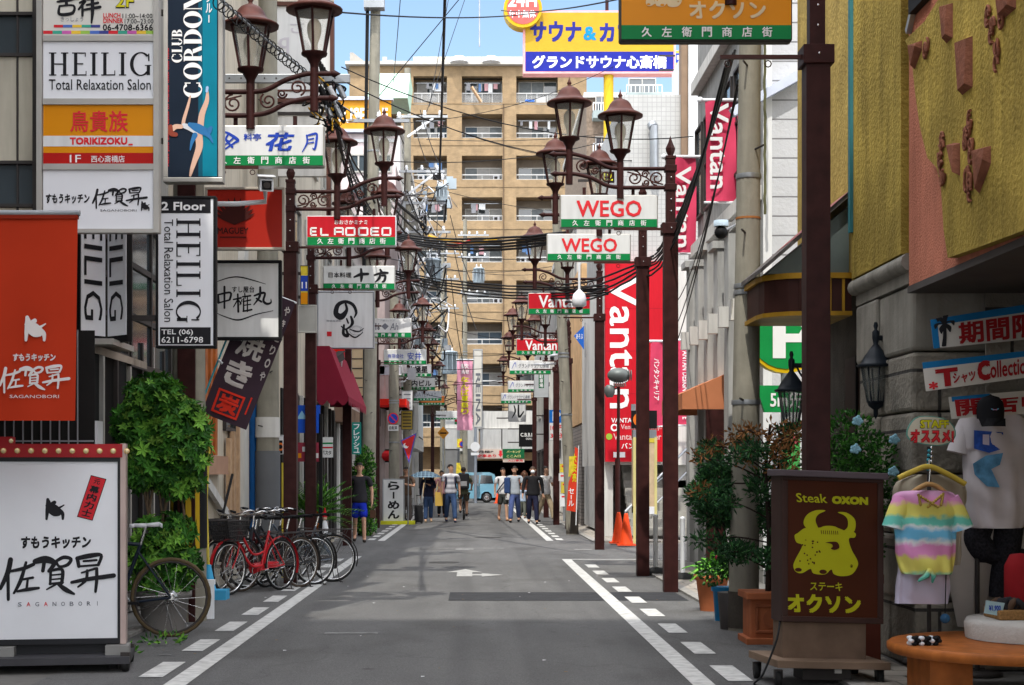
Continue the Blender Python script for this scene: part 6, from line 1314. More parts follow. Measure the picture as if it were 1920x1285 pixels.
# ================================================================== right side, near: steak house and clothes shop
STUCCO = mat("yellow_stucco", (.47, .335, .07), .9, var=.38, scale=1.3, bump=.9, bscale=28, dirt=.55)
STUCCO2 = mat("ochre_stucco", (.46, .33, .095), .9, var=.18, scale=3, bump=.6, bscale=22, dirt=.35)
PINK = mat("pink_render", (.55, .20, .125), .9, var=.15, scale=3, bump=.6, bscale=60, dirt=.3)
STONE = brickmat("stone_blocks", (.235, .21, .17), (.30, .27, .22), (.05, .045, .04), .95, .46, 'xz', .014, .9, 1.0, var=.9)
STONEY = brickmat("stone_blocks_side", (.235, .21, .17), (.30, .27, .22), (.05, .045, .04), .95, .46, 'yz', .014, .9, 1.0, var=.9)
SMOOTH = mat("dressed_stone", (.30, .28, .24), .85, var=.2, bump=.3, dirt=.4)
t = thing("steak_house", "yellow stuccoed steak house with rough stone corner and dark doorway", "building", (5, 14.5, 0))
f = fr(3.36)
mb = MB(); mb.box((3.36, 12.3, 3.2), (9, 16.6, 10.5), STUCCO2); mb.box((3.6, 13.95, 0), (9, 16.6, 3.2), mat("dark_stone", (.07, .062, .052), .9, var=.3, bump=.5, dirt=.3)); mb.build("wall", t)
mb = MB(); mb.slab(f, (12.32, 3.2, 13.92, 10.4), .001, .07, STUCCO); mb.slab(f, (13.86, 3.6, 13.93, 10.4), .071, .1, mat("teal_trim", (.04, .17, .19), .6)); mb.build("pilaster", t)
mb = MB(); mb.tube([(3.34, 12.24, 3.13), (3.34, 14.0, 3.13)], .07, SMOOTH, 12); mb.box((3.345, 12.25, 2.97), (4.2, 13.99, 3.199), SMOOTH); mb.build("moulding", t)
mb = MB()
random.seed(2)
for k, (z0, z1) in enumerate(((0, .52), (.53, 1.02), (1.03, 1.5), (1.51, 1.98), (1.99, 2.44), (2.45, 2.96))):
    for (a, b) in ((12.27, 13.0 + .25 * (k % 2)), (13.02 + .25 * (k % 2), 13.95)): mb.box((3.37 + random.uniform(-.05, .02), a, z0), (4.6, b, z1), STONE if k < 5 else SMOOTH)
mb.build("corner_stone", t, bevel=.03)
mb = MB(); mb.slab(fr(3.6), (14.3, .05, 15.3, 2.6), .002, .05, mat("door_dark", (.035, .02, .014), .5, var=.3)); mb.slab(fr(3.6), (14.78, .05, 14.82, 2.6), .051, .07, BLACK); mb.build("door", t)
# the bay canopy
mb = MB(); CAN = mat("canopy_brown", (.05, .018, .014), .55, var=.3, dirt=.3); GOLD = mat("gold_trim", (.40, .22, .02), .5, .2, var=.3, dirt=.3)
def edge(o): return [(3.355, 14.2 - o), (2.95, 14.2 - o), (2.80, 14.23 - o * .9), (2.69, 14.31 - o * .7), (2.62 - o * .7, 14.42 - o * .4), (2.6 - o, 14.6), (2.6 - o, 15.2)]
def belt(o, z0, z1, m):
    a = edge(o); n = len(a); vs = [(x, y, z0) for x, y in a] + [(x, y, z1) for x, y in a]
    mb.add(vs + [(3.355, 15.2, z0), (3.355, 15.2, z1)], [(i, i + 1, n + i + 1, n + i) for i in range(n - 1)] + [tuple(range(n)) + (2 * n,), tuple(range(2 * n - 1, n - 1, -1)) + (2 * n + 1,)][::1], m)
belt(0, 2.95, 3.24, CAN); belt(.03, 3.24, 3.29, GOLD); belt(.025, 2.91, 2.949, GOLD); mb.build("canopy", t)
mb = MB(); tri = [(3.355, 3.30), (2.57, 3.30), (2.60, 3.36), (3.355, 3.98)]
mb.prism(lambda x, z, d=0.: Vector((x, 14.3 - d, z)), [(3.355, 3.294), (2.62, 3.294), (3.355, 3.90)], -.85, 0, mat("gable_teal", (.12, .15, .145), .4, var=.2)); mb.build("gable", t)
mb = MB(); RF = mat("slate_roof", (.14, .125, .12), .5, var=.5, scale=5, dirt=.6)
mb.add([(2.55, 14.18, 3.292), (2.55, 15.25, 3.292), (3.354, 15.25, 3.985), (3.354, 14.18, 3.985), (2.55, 14.18, 3.33), (2.55, 15.25, 3.33), (3.354, 15.25, 4.03), (3.354, 14.18, 4.03)], [(0, 1, 2, 3), (7, 6, 5, 4), (0, 4, 5, 1), (0, 3, 7, 4), (1, 5, 6, 2)], RF)
mb.add([(2.83, 14.16, 3.58), (3.354, 14.16, 4.035), (3.354, 15.0, 4.035), (2.83, 15.0, 3.58)], [(0, 1, 2, 3)], mat("faded_pink", (.24, .09, .09), .7, var=.6, scale=9)); mb.build("roof", t)
for x in (3.28, 3.16, 2.9):
    mb = MB(); mb.box((x - .012, 14.185, 2.951), (x + .012, 14.198, 3.239), GOLD if x > 3 else CAN); mb.build("canopy_rib", t)
# --- clothes shop with overhanging pink wall
t = thing("clothes_shop", "clothes shop with an overhanging pink wall under an irregular yellow stucco patch", "shop", (6, 10, 0))
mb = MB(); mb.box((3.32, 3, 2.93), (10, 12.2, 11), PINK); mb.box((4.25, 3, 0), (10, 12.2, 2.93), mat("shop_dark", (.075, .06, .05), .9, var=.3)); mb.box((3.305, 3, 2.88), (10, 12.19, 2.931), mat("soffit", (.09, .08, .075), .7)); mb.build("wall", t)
mb = MB(); mb.slab(lambda x, z, d=0.: Vector((x, 12.18 - d, z)), (3.9, 0, 9, 2.88), -.02, .0, STONE); mb.slab(fr(4.25), (9, .2, 11.9, 2.6), .002, .03, mat("yellow_inside", (.33, .22, .04), .8)); mb.build("shopfront", t)
mb = MB()
def wallpx(px, py): # picture point -> (y, z) on the overhanging wall plane
    y = 3.32 * F / (px - CX); return (y, EYE + (CY - py) / F * y)
out = [wallpx(*p) for p in ((1714, 76), (1726, 100), (1733, 170), (1743, 240), (1757, 296), (1775, 315), (1783, 350), (1788, 430), (1796, 484), (1860, 462), (1920, 440), (2050, 392), (2050, -260), (1900, -180), (1790, -20), (1752, 40))]
from mathutils.geometry import tessellate_polygon
tess = tessellate_polygon([[Vector((a, b, 0)) for a, b in out]])
nv = len(out); vs = [(3.32, a, b) for a, b in out] + [(3.25, a, b) for a, b in out]
mb.add(vs, [tuple(nv + k for k in q) for q in tess] + [(i, (i + 1) % nv, nv + (i + 1) % nv, nv + i) for i in range(nv)], STUCCO); mb.build("stucco_patch", t)
TER = mat("terracotta_block", (.26, .10, .06), .85, var=.25, scale=10, bump=.4)
for px, py, w, h, tl_ in ((1740, 100, 14, 26, .1), (1800, 40, 12, 44, 0), (1834, 120, 20, 62, .0), (1814, 285, 12, 24, -.1), (1868, 315, 22, 52, .15), (1914, -5, 26, 30, 0)):
    w *= .5; h *= .7; mb = MB(); a = wallpx(px - w, py - h); b = wallpx(px + w, py + h); y0, y1 = sorted((a[0], b[0])); z0, z1 = sorted((a[1], b[1]))
    mb.add([(3.25, y0, z0 + tl_), (3.25, y1, z0), (3.25, y1, z1), (3.25, y0, z1 - .03), (3.20, y0 + .02, z0 + tl_ + .03), (3.21, y1 - .02, z0 + .03), (3.19, y1 - .02, z1 - .02), (3.21, y0 + .02, z1 - .04)], [(4, 5, 6, 7), (0, 1, 5, 4), (1, 2, 6, 5), (2, 3, 7, 6), (3, 0, 4, 7)], TER); mb.build("relief_block", t)
random.seed(6)
for px, py in ((1758, 92), (1876, 38), (1886, 60), (1900, 30), (1896, 100), (1840, 236), (1832, 268), (1843, 290), (1838, 335), (1842, 350), (1788, 262), (1784, 300), (1790, 328)):
    y, z = wallpx(px, py); mb = MB()
    for q in range(3): a = random.uniform(0, 6); c = (3.235, y + random.uniform(-.03, .03), z + random.uniform(-.06, .06)); mb.tube([(c[0], c[1] + .035 * math.cos(a + k * .8), c[2] + .05 * math.sin(a + k * .8)) for k in range(7)], .011, TER, 5)
    mb.build("relief_scroll", t)
mb = MB(); mb.bar((3.3, 12.15, 4.86), (3.3, 10.6, 6.3), .04, .05, STEEL); mb.slab(fr(3.32), (11.6, 4.95, 12.0, 5.7), .002, .06, BLACK); mb.slab(fr(3.32), (11.66, 5.05, 11.95, 5.66), .061, .07, WHITE2); mb.build("gable_trim", t)
# --- hand lettered shop banners
def strip_banner(label, s, px, words, gp="hand lettered paper banners of the clothes shop"):
    Y = F / s; g = S(Y); (x0, y0), (x1, y1), (x2, y2), (x3, y3) = px
    t = thing("paper_banner", label, "banner", P((x0 + x2) / 2, y2, Y), gp); h = lambda a, b, d=0.: g(x0 + (x1 - x0) * a + ((x3 - x0) + ((x2 - x1) - (x3 - x0)) * a) * b, y0 + (y1 - y0) * a + ((y3 - y0) + ((y2 - y1) - (y3 - y0)) * a) * b, d + .012 * math.sin(a * 7))
    mb = MB(); n = 12; V = [h(i / n, j) for i in range(n + 1) for j in (0, .22, 1)]
    mb.add(V, [(3 * i, 3 * i + 1, 3 * i + 4, 3 * i + 3) for i in range(n)], mat("banner_blue", (.01, .15, .36), .7)); mb.add(V, [(3 * i + 1, 3 * i + 2, 3 * i + 5, 3 * i + 4) for i in range(n)], mat("banner_paper", (.58, .55, .50), .8, var=.08)); mb.build("paper", t)
    mb = MB(); words(mb, h); mb.build("lettering", t); return t
BR_ = mat("paint_crimson", (.34, .012, .016), .6)
def w1(mb, h):
    mb.text(h, "期間限定", (.2, .24, 1.02, .95), BR_, .06, 0, .006)
    mb.sheet(h, (0, .2, .05, 1), .003, mat("banner_blue", (.01, .15, .36)))
    for a in range(6): mb.brush(h, [(.1, .2, .012), (.1 + .055 * math.cos(a), .2 + .22 * math.sin(a) - .05, .02), (.1 + .07 * math.cos(a), .3 + .25 * math.sin(a), .004)], INK)
    mb.brush(h, [(.1, .2, .012), (.095, .6, .014), (.08, .95, .018)], INK)
strip_banner("blue topped paper banner with a painted palm and four red characters", 258, ((1744, 600), (1990, 560), (1990, 630), (1750, 654)), w1)
def w2(mb, h):
    mb.text(h, "T", (.1, .3, .3, .93), BR_, .12, 0, .006); mb.text(h, "シャツ", (.25, .5, .46, .88), BR_, .06, 0, .008); mb.text(h, "C", (.48, .18, .60, .9), BR_, .14, 0, .006); mb.text(h, "ollection", (.6, .24, .97, .86), BR_, .05, 0, .006); mb.text(h, "*", (.03, .7, .11, .98), REDINK, .1, 0, .006)
strip_banner("blue topped paper banner with a big red letter and western script", 262, ((1729, 680), (1940, 656), (1940, 706), (1736, 734)), w2)
strip_banner("lowest pale paper banner half hidden by the black cap", 256, ((1778, 745), (1980, 728), (1980, 772), (1784, 786)), lambda mb, h: (mb.sheet(h, (0, 0, 1, .25), .002, mat("banner_paper", (.58, .55, .50))), mb.text(h, "開店中", (.05, .12, .95, .9), BR_, .06, 0, .006)))
t = thing("speech_sign", "cream oval hand lettered sign in yellow and red on a stand", "sign", (3.33, 11.6, 0)); g = S(11.6)
mb = MB(); pts = [(1746 + (46 + 3 * math.sin(3 * a)) * math.cos(a), 808 + (31 + 4 * math.sin(2 * a + 1)) * math.sin(a)) for a in [k * .2618 for k in range(24)]]
mb.prism(g, pts, -.012, 0, mat("teal_edge", (.12, .33, .27), .6)); mb.poly(g, [(1746 + (x - 1746) * .95, 808 + (y - 808) * .94) for x, y in pts], mat("cream_paper", (.62, .57, .45), .8), .001); mb.build("panel", t)
mb = MB(); mb.text(g, "STAFF", (1724, 787, 1779, 804), INK, .16, 0, .008); mb.text(g, "STAFF", (1725, 788, 1778, 803), mat("yellow_letter", (.65, .6, .02)), .1, 0, .011); mb.text(g, "オススメ!", (1706, 805, 1788, 831), mat("paint_crimson", (.34, .012, .016)), .16, 0, .008); mb.text(g, "オススメ!", (1707, 806, 1787, 830), REDINK, .06, 0, .0115); mb.build("lettering", t)
mb = MB(); mb.tube([P(1742, 838, 11.62), P(1742, 1240, 11.62)], .016, DKFR, 8); mb.lathe(P(1742, 1240, 11.62), [(.2, -.01), (.2, .01), (.03, .03)], DKFR, 16); p = P(1742, 840, 11.6)
for q in range(16): mb.ball((p.x + .012 * math.cos(q * 2), p.y - .02 + .012 * math.sin(q * 2), p.z - q * .011), .014, (CHROME, BLACK, mat("bead_teal", (.05, .3, .36), .3))[q % 3], 6, 4)
mb.build("stand", t)
# --- garments
def garment(name, label, s, outline, m, depth=.12, deco=None, wave=.012, cat="garment", group=None):
    """hanging cloth: rows of (y, x_left, x_right) in picture units at scale s -> a hollow flattened tube with folds"""
    Y = F / s; g = S(Y); t = thing(name, label, cat, P((outline[-1][1] + outline[-1][2]) / 2, outline[-1][0], Y), group); q = crom([tuple(map(float, o)) for o in outline], 4); n = 40
    mb = MB(); vs = []
    for y, a, b in q:
        c, w = (a + b) / 2, (b - a) / 2
        for j in range(n):
            th_ = 2 * math.pi * j / n; r = 1 + .055 * math.sin(th_ * 5 + y * .045) + .035 * math.sin(th_ * 11 - y * .02)
            vs.append(g(c + w * math.copysign(abs(math.cos(th_)) ** .8, math.cos(th_)), y, (depth * math.sin(th_) * r + wave * math.sin(th_ * 9 + y * .03) + .012 * math.sin(y * .11 + th_ * 3))))
    mb.add(vs, [(i * n + j, i * n + (j + 1) % n, (i + 1) * n + (j + 1) % n, (i + 1) * n + j) for i in range(len(q) - 1) for j in range(n)], m, True); mb.build("cloth", t)
    if deco: deco(t, g)
    return t
zt = lambda py: EYE + (CY - py) / F * (F / 268) - (EYE + (CY - 1076) / F * (F / 268))
Pk, Ye, Te, Bl, Lt = (.70, .26, .52), (.72, .66, .14), (.13, .52, .42), (.15, .50, .76), (.70, .74, .75)
DYE = bandmat("tie_dye", [(zt(1076), (.05, .34, .26)), (zt(1066), Te), (zt(1056), Ye), (zt(1034), Ye), (zt(1026), Pk), (zt(1012), Pk), (zt(1004), Lt), (zt(996), Bl), (zt(984), Bl), (zt(976), Lt), (zt(970), Te), (zt(960), Te), (zt(952), Ye), (zt(936), Ye), (zt(928), Pk), (zt(905), (.6, .34, .52))], 2, .09)
def tie(t, g):
    sl = DYE
    for a, b in (((1690, 934), (1674, 990)), ((1780, 934), (1802, 992))): mb = MB(); mb.tube(crom([g(a[0], a[1], .02), g((a[0] + b[0]) / 2, (a[1] + b[1]) / 2 - 3, .02), g(b[0], b[1], .02)], 4), [.06 + .003 * i for i in range(9)], DYE, 12); mb.build("sleeve", t)
    mb = MB(); CH_ = mat("bead_gold", (.5, .36, .08), .4, .5)
    for a, b in (((1712, 928), (1748, 950)), ((1758, 926), (1730, 950)), ((1712, 928), (1716, 946)), ((1758, 926), (1754, 946))):
        for q in range(9): mb.ball(g(a[0] + (b[0] - a[0]) * q / 8, a[1] + (b[1] - a[1]) * q / 8, .135), .011, CH_, 6, 4)
    mb.build("necklace", t)
    mb = MB()
    for a, b in (((1733, 1066), (1712, 1088)), ((1733, 1066), (1738, 1090))): mb.tube([g(a[0], a[1], .135), g((a[0] + b[0]) / 2 + 4, (a[1] + b[1]) / 2, .15), g(b[0], b[1], .13)], [.016, .02, .008], DYE, 6)
    mb.build("knot", t)
garment("tank_top", "long pale lilac tank top hanging below the striped shirt", 266, ((960, 1694, 1776), (1040, 1688, 1776), (1100, 1680, 1780), (1131, 1677, 1778)), mat("lilac_cloth", (.52, .48, .60), .85, var=.06), .09)
garment("striped_shirt", "pastel tie dyed shirt with rainbow bands, tied at the hem", 268, ((920, 1714, 1762), (924, 1682, 1784), (940, 1672, 1796), (975, 1672, 1800), (988, 1676, 1794), (1030, 1680, 1790), (1055, 1684, 1788), (1070, 1688, 1786), (1076, 1692, 1784)), DYE, .115, tie)
garment("blouse", "beige blouse on the hanger behind the striped shirt", 255, ((890, 1716, 1770), (905, 1680, 1806), (940, 1674, 1812), (960, 1684, 1806), (1060, 1690, 1800)), mat("beige_cloth", (.38, .33, .25), .9), .05)
t = thing("clothes_hanger", "yellow wooden clothes hanger above the striped shirt", "hanger", P(1742, 890, 11.5)); g = S(11.5)
mb = MB(); mb.tube(crom([g(1684, 897), g(1712, 884), g(1742, 875), g(1778, 890), g(1810, 908)], 5), .02, mat("hanger_yellow", (.55, .40, .06), .5), 8); mb.tube([g(1742, 875), g(1742, 862)], .006, CHROME, 6); mb.build("bar", t)
t = thing("clothes_hanger", "raw wooden clothes hanger holding the striped shirt", "hanger", P(1740, 920, 11.24)); g = S(11.24)
mb = MB(); mb.tube(crom([g(1700, 932), g(1722, 916), g(1742, 908), g(1762, 916), g(1780, 932)], 5), .018, mat("hanger_wood", (.42, .24, .09), .5), 8); mb.tube([g(1742, 908), g(1744, 880)], .006, CHROME, 6); mb.build("bar", t)
def sleeves(t, g, m, spots, r=.075, d=.0):
    for a, b in spots: mb = MB(); mb.tube(crom([g(a[0], a[1], d), g((a[0] + b[0]) / 2, (a[1] + b[1]) / 2 - 2, d), g(b[0], b[1], d)], 4), [r * (.8 + .35 * i / 8) for i in range(9)], m, 12); mb.build("sleeve", t)
def print_(t, g):
    sleeves(t, g, mat("white_cloth", (.56, .52, .54)), (((1812, 792), (1796, 850)), ((1922, 792), (1944, 850))))
    mb = MB(); c1 = mat("print_blue", (.03, .09, .42), .7, var=.4, scale=20); c2 = mat("print_teal", (.10, .28, .48), .7, var=.4, scale=14)
    mb.poly(g, [(1814, 808), (1868, 812), (1868, 842), (1842, 850), (1814, 842)], c1, .155); mb.poly(g, [(1812, 870), (1836, 855), (1868, 850), (1862, 872), (1846, 880), (1862, 914), (1838, 912), (1815, 890)], c2, .155); mb.poly(g, [(1830, 816), (1842, 816), (1842, 836), (1830, 834)], mat("lilac_cloth", (.52, .48, .60)), .158); mb.build("print", t)
garment("t_shirt", "big white t-shirt with a blue photo print, on a stand", 252, ((770, 1834, 1886), (776, 1806, 1918), (800, 1796, 1932), (838, 1792, 1938), (850, 1806, 1926), (900, 1806, 1924), (950, 1812, 1922), (985, 1814, 1916), (990, 1818, 1912)), mat("white_cloth", (.56, .52, .54), .85, var=.05), .14, print_)
t = thing("leggings", "black patterned leggings on a folded leg form below the white t-shirt", "garment", P(1860, 1160, 11.95)); g = S(11.95)
LG = mat("leggings_black", (.02, .02, .026), .8, var=.6, scale=60)
mb = MB(); mb.tube(crom([g(1838, 985), g(1832, 1010), g(1848, 1034), g(1890, 1046), g(1925, 1050)], 5), [.10] * 11 + [.08] * 10, LG, 12); mb.tube(crom([g(1892, 985), g(1884, 1040), g(1878, 1090), g(1876, 1120)], 5), [.11] * 6 + [.09] * 10, LG, 12); mb.build("cloth", t)
t = thing("cap", "black baseball cap with small coloured dots over the white t-shirt", "cap", P(1856, 770, 11.6)); g = S(11.6); c = P(1857, 775, 11.62)
mb = MB(); mb.lathe((c.x, c.y, c.z), [(.094, -.04), (.098, .02), (.09, .075), (.06, .115), (.012, .13), (.001, .14)], mat("cap_black", (.012, .012, .014), .8), 18); mb.build("crown", t)
mb = MB(); mb.add([(c.x + .105 * math.cos(R(a)), c.y + .1 * math.sin(R(a)), c.z - .04) for a in range(200, 341, 20)] + [(c.x + .09 * math.cos(R(a)), c.y + .2 * math.sin(R(a)), c.z - .1) for a in range(340, 199, -20)], [tuple(range(16))], mat("cap_black", (.012, .012, .014))); mb.build("peak", t)
mb = MB()
for k in range(5): a = R(-150 + k * 30); mb.bar((c.x + .03 * math.cos(a), c.y - .099, c.z + .035 + .012 * math.sin(a)), (c.x + .012 * math.cos(a), c.y - .1, c.z + .02), .012, .006, (mat("dot_blue", (.1, .35, .55), .5), REDINK)[k % 2])
mb.build("badge", t)
t = thing("display_stand", "dark metal stand carrying the white t-shirt and cap", "stand", (c.x, 11.9, 0)); mb = MB(); mb.tube([(c.x, 11.92, 0), (c.x, 11.92, 2.0)], .018, DKFR, 8); mb.lathe((c.x, 11.92, 0), [(.18, .01), (.18, .03), (.02, .04)], DKFR, 16); mb.build("stand", t)
# --- orange table, white pedestal, basket
t = thing("round_table", "orange wooden round topped table at the shop's front edge", "table", P(1800, 1285, 10.7)); c = Vector((3.62, 10.75, 0))
mb = MB(); mb.lathe((c.x, c.y, .30), [(.80, 0), (.82, .02), (.82, .055), (.80, .07)], WOOD, 40); mb.build("tabletop", t)
for dx in (-.5, .35):
    mb = MB(); mb.box((c.x + dx - .14, c.y - .3, 0), (c.x + dx + .14, c.y + .25, .30), WOOD); mb.build("leg", t)
t = thing("pedestal", "rough white round pedestal standing on the orange table", "pedestal", (3.95, 11.1, .37)); mb = MB(); mb.lathe((3.9, 11.0, .375), [(.50, 0), (.51, .1), (.49, .135), (.30, .14)], mat("white_pedestal", (.52, .50, .47), .9, var=.08, bump=.4, dirt=.2), 30); mb.build("body", t)
t = thing("wicker_basket", "shallow wicker tray with dark scarves on the white pedestal", "basket", (3.75, 10.95, .51)); mb = MB(); WK = mat("wicker", (.30, .16, .06), .8, var=.3, scale=60, bump=.6); mb.box((3.55, 10.8, .515), (3.98, 11.15, .58), WK); mb.build("tray", t, bevel=.01)
mb = MB(); random.seed(9)
for q in range(14): x, y = random.uniform(3.58, 3.9), random.uniform(10.83, 11.1); mb.tube(crom([(x, y, .58), (x + random.uniform(-.06, .06), y, .64), (x + random.uniform(-.1, .1), y + .05, .585)], 4), .022, random.choice((mat("scarf_dark", (.03, .03, .035), .9), mat("scarf_brown", (.1, .06, .04), .9))), 6)
mb.build("scarf", t)
t = thing("red_cushion", "upright red padded roll standing behind the wicker tray", "cushion", (3.86, 11.3, .51)); mb = MB(); mb.lathe((3.86, 11.3, .515), [(.09, 0), (.11, .1), (.11, .34), (.07, .42), (.001, .43)], mat("cushion_red", (.30, .015, .02), .8), 14); mb.build("roll", t)
t = thing("price_card", "small pale blue price card with handwriting on the wicker tray", "card", P(1862, 1150, 10.85)); g = S(10.85); mb = MB(); mb.prism(g, [(1849, 1126), (1884, 1131), (1878, 1156), (1845, 1150)], -.004, 0, mat("card_blue", (.38, .55, .6), .7)); mb.text(g, "¥1,900", (1854, 1135, 1876, 1147), BLUEINK, .06, 0, .004); mb.build("card", t)
t = thing("folded_scarf", "black and white patterned folded scarf on the orange table", "scarf", P(1732, 1208, 10.6)); g = S(10.6); mb = MB()
for q in range(26): x = 1706 + (q % 9) * 6.5; y = 1196 + (q // 9) * 5; mb.ball(g(x, y, .03 * (q % 2)), (.022, .03, .016), BLACK if q % 3 else WHITE2, 7, 5)
mb.build("cloth", t)
t = thing("hanging_tag", "round blue glass charm hanging below the striped shirt", "charm", P(1772, 1162, 11.2)); mb = MB(); mb.ball(P(1772, 1160, 11.15), .035, mat("charm_blue", (.03, .10, .2), .15), 12, 8); mb.tube([P(1772, 1150, 11.15), P(1774, 1070, 11.15)], .004, BLACK, 4); mb.build("charm", t)
t = thing("pale_mannequin", "pale curved display form behind the leggings", "mannequin", P(1900, 1100, 12.0)); mb = MB(); mb.lathe(P(1830, 1150, 12.05), [(.14, -.1), (.2, .2), (.24, .5), (.22, .75), (.10, .9)], mat("pale_form", (.46, .42, .38), .8), 16, sx=1, sy=.5); mb.lathe(P(1925, 1120, 12.05), [(.14, -.1), (.2, .2), (.2, .5), (.1, .8)], mat("pale_form", (.46, .42, .38)), 16, sy=.5); mb.build("body", t)
t = thing("brown_bin", "dark red brown box standing behind the steak sign box", "box", (3.05, 12.3, 0)); mb = MB(); mb.box((2.72, 12.25, 0), (3.12, 12.7, .72), mat("box_redbrown", (.12, .03, .018), .7, var=.2)); mb.box((2.7, 12.23, .66), (3.14, 12.72, .74), mat("box_redbrown2", (.16, .045, .025), .7)); mb.build("body", t, bevel=.01)
# --- steak sign box on wheels
t = thing("sign_board", "brown light box sign with a yellow green ox head on a wheeled wooden base", "sign board", (2.6, 11.9, 0))
c = P(1462, 1237, 11.36); a_ = R(8); ux = Vector((math.cos(a_), math.sin(a_), 0)); nx = Vector((ux.y, -ux.x, 0)); k = 11.42 / F; KX = k / math.cos(a_)
bx = lambda x, y, d=0.: Vector((c.x, c.y, 0)) + ux * ((x - 1462) * KX) + Vector((0, 0, EYE + (CY - y) * k - (x - 1562) * KX * .036)) + nx * d
CB = mat("case_brown", (.045, .024, .02), .45, var=.2); FACE = mat("face_brown", (.060, .017, .008), .35, var=.15, scale=2)
mb = MB(); mb.slab(bx, (1466, 892, 1662, 1168), -.24, -.015, CB); mb.rim(bx, (1466, 892, 1662, 1168), 11, -.0149, .014, CB); mb.slab(bx, (1460, 884, 1668, 896), -.26, .045, mat("case_top", (.10, .08, .09), .4)); mb.build("case", t, bevel=.006)
mb = MB(); mb.slab(bx, (1477, 903, 1651, 1157), -.0148, .0, FACE); mb.build("panel", t)
mb = MB(); YG = mat("yellow_green", (.42, .42, .012), .45, var=.06); bullhead(mb, bx, 1490, 958, 122, YG, FACE)
mb.text(bx, "Steak", (1493, 927, 1552, 944), YG, .03, 0, .006, -.15); mb.text(bx, "OXON", (1562, 930, 1632, 945), YG, .16, 0, .006); mb.text(bx, "ステーキ", (1520, 1092, 1582, 1108), YG, .03, 0, .006); mb.text(bx, "オクソン", (1476, 1115, 1618, 1150), YG, .10, 0, .006, -.1); mb.build("lettering", t)
WB_ = mat("ply_base", (.15, .10, .07), .8, var=.2, scale=6)
mb = MB(); mb.slab(bx, (1470, 1168, 1632, 1238), -.24, -.03, WB_); mb.slab(bx, (1444, 1236, 1660, 1250), -.5, .16, mat("ply_base2", (.19, .13, .09), .8, var=.2)); mb.slab(bx, (1506, 1250, 1600, 1276), -.2, .0, DKFR); mb.slab(bx, (1566, 1250, 1580, 1262), .001, .02, PALE); mb.build("base", t, bevel=.004)
for x, d in ((1452, .08), (1646, .08), (1452, -.4), (1646, -.4)):
    p = bx(x, 1262, d); mb = MB(); mb.lathe((0, 0, 0), [(.03, -.022), (.056, -.02), (.06, 0), (.056, .02), (.03, .022)], RUBBER, 14); mb.v = [(p.x + v[2], p.y + v[1], .062 + v[0]) for v in mb.v]; mb.box((p.x - .03, p.y - .02, .06), (p.x + .03, p.y + .02, .125), DKFR); mb.build("castor", t)
pts = crom([bx(1472, 1160, -.1), bx(1452, 1200, .05), bx(1420, 1262, .12), bx(1405, 1283, .1), bx(1440, 1286, .12)], 6)
for p in pts: p  # keep the lead above the ground
mb = MB(); mb.tube([(p[0], p[1], max(p[2], .012)) for p in pts], .008, CABLE, 5); tag(mb.build("power_lead", origin=pts[0]), "black power lead running from the steak sign box to the ground", "cable")
# --- wall lanterns
def wall_lantern(label, px, py, s, reach):
    Y = F / s; t = thing("wall_lantern", label, "lantern", P(px, py, Y), "black wall lanterns of the steak house"); c = P(px, py, Y); u = 1.0
    M_ = mat("lantern_iron", (.012, .016, .022), .45, var=.2)
    mb = MB(); mb.tube([c + Vector((0, 0, .07)), c + Vector((reach, 0, .07))], .022, M_, 8); mb.tube(crom([c + Vector((.05, 0, .06)), c + Vector((reach * .5, 0, -.02)), c + Vector((reach, 0, -.12))], 5), .01, M_, 6); mb.ball(c + Vector((reach, 0, .04)), (.05, .05, .12), M_, 10, 7); mb.build("arm", t)
    mb = MB(); mb.lathe(c, [(.012, .20), (.02, .17), (.012, .14), (.03, .12), (.03, .07), (.02, .02), (.05, -.02), (.10, -.09), (.125, -.14), (.16, -.155), (.15, -.17)], M_, 14); mb.build("hood", t)
    mb = MB(); mb.lathe(c, [(.115, -.17), (.11, -.3), (.065, -.46)], glassmat("smoked_glass", (.16, .17, .16), .5), 8, smooth=False); mb.f, mb.mi, mb.sm = mb.f[:16], mb.mi[:16], mb.sm[:16]; mb.build("glass", t)
    mb = MB()
    for a in range(8): q = a * math.pi / 4; mb.bar((c.x + .118 * math.cos(q), c.y + .118 * math.sin(q), c.z - .17), (c.x + .068 * math.cos(q), c.y + .068 * math.sin(q), c.z - .46), .012, .012, M_)
    mb.lathe(c, [(.075, -.45), (.06, -.49), (.02, -.52), (.02, -.56), (.001, -.6)], M_, 12); mb.build("cage", t)
wall_lantern("black wall lantern on the stone corner over the flower bush", 1642, 650, 228, .2)
wall_lantern("black wall lantern in front of the green parking boards", 1484, 700, 205, .18)
# --- bush with blue flowers
random.seed(41); t = thing("flower_bush", "round dark green bush with pale blue artificial roses behind the steak sign box", "bush", (2.95, 12.75, 0)); Yb = 12.75
mb = MB(); foliage(mb, [(P(1590, 830, Yb), (.24, .25, .25)), (P(1630, 860, Yb), (.22, .25, .22)), (P(1570, 880, Yb), (.3, .25, .26)), (P(1640, 900, Yb), (.16, .2, .16)), (P(1600, 950, Yb), (.3, .25, .3)), (P(1590, 1030, Yb), (.28, .25, .3))], 4200, .05, .028, [LEAFA[0], LEAFA[3], LEAFA[3], LEAFA[1]], shell=.5); mb.build("foliage", t)
mb = MB(); mb.tube([(2.98, 12.75, .2), (2.95, 12.75, 1.5)], .03, mat("bark", (.12, .085, .055)), 7); mb.lathe((2.98, 12.75, 0), [(.2, 0), (.24, .4), (.26, .42), (.2, .42)], TERRA, 16); mb.build("pot", t)
BF = mat("rose_blue", (.28, .52, .62), .7, var=.25, scale=40)
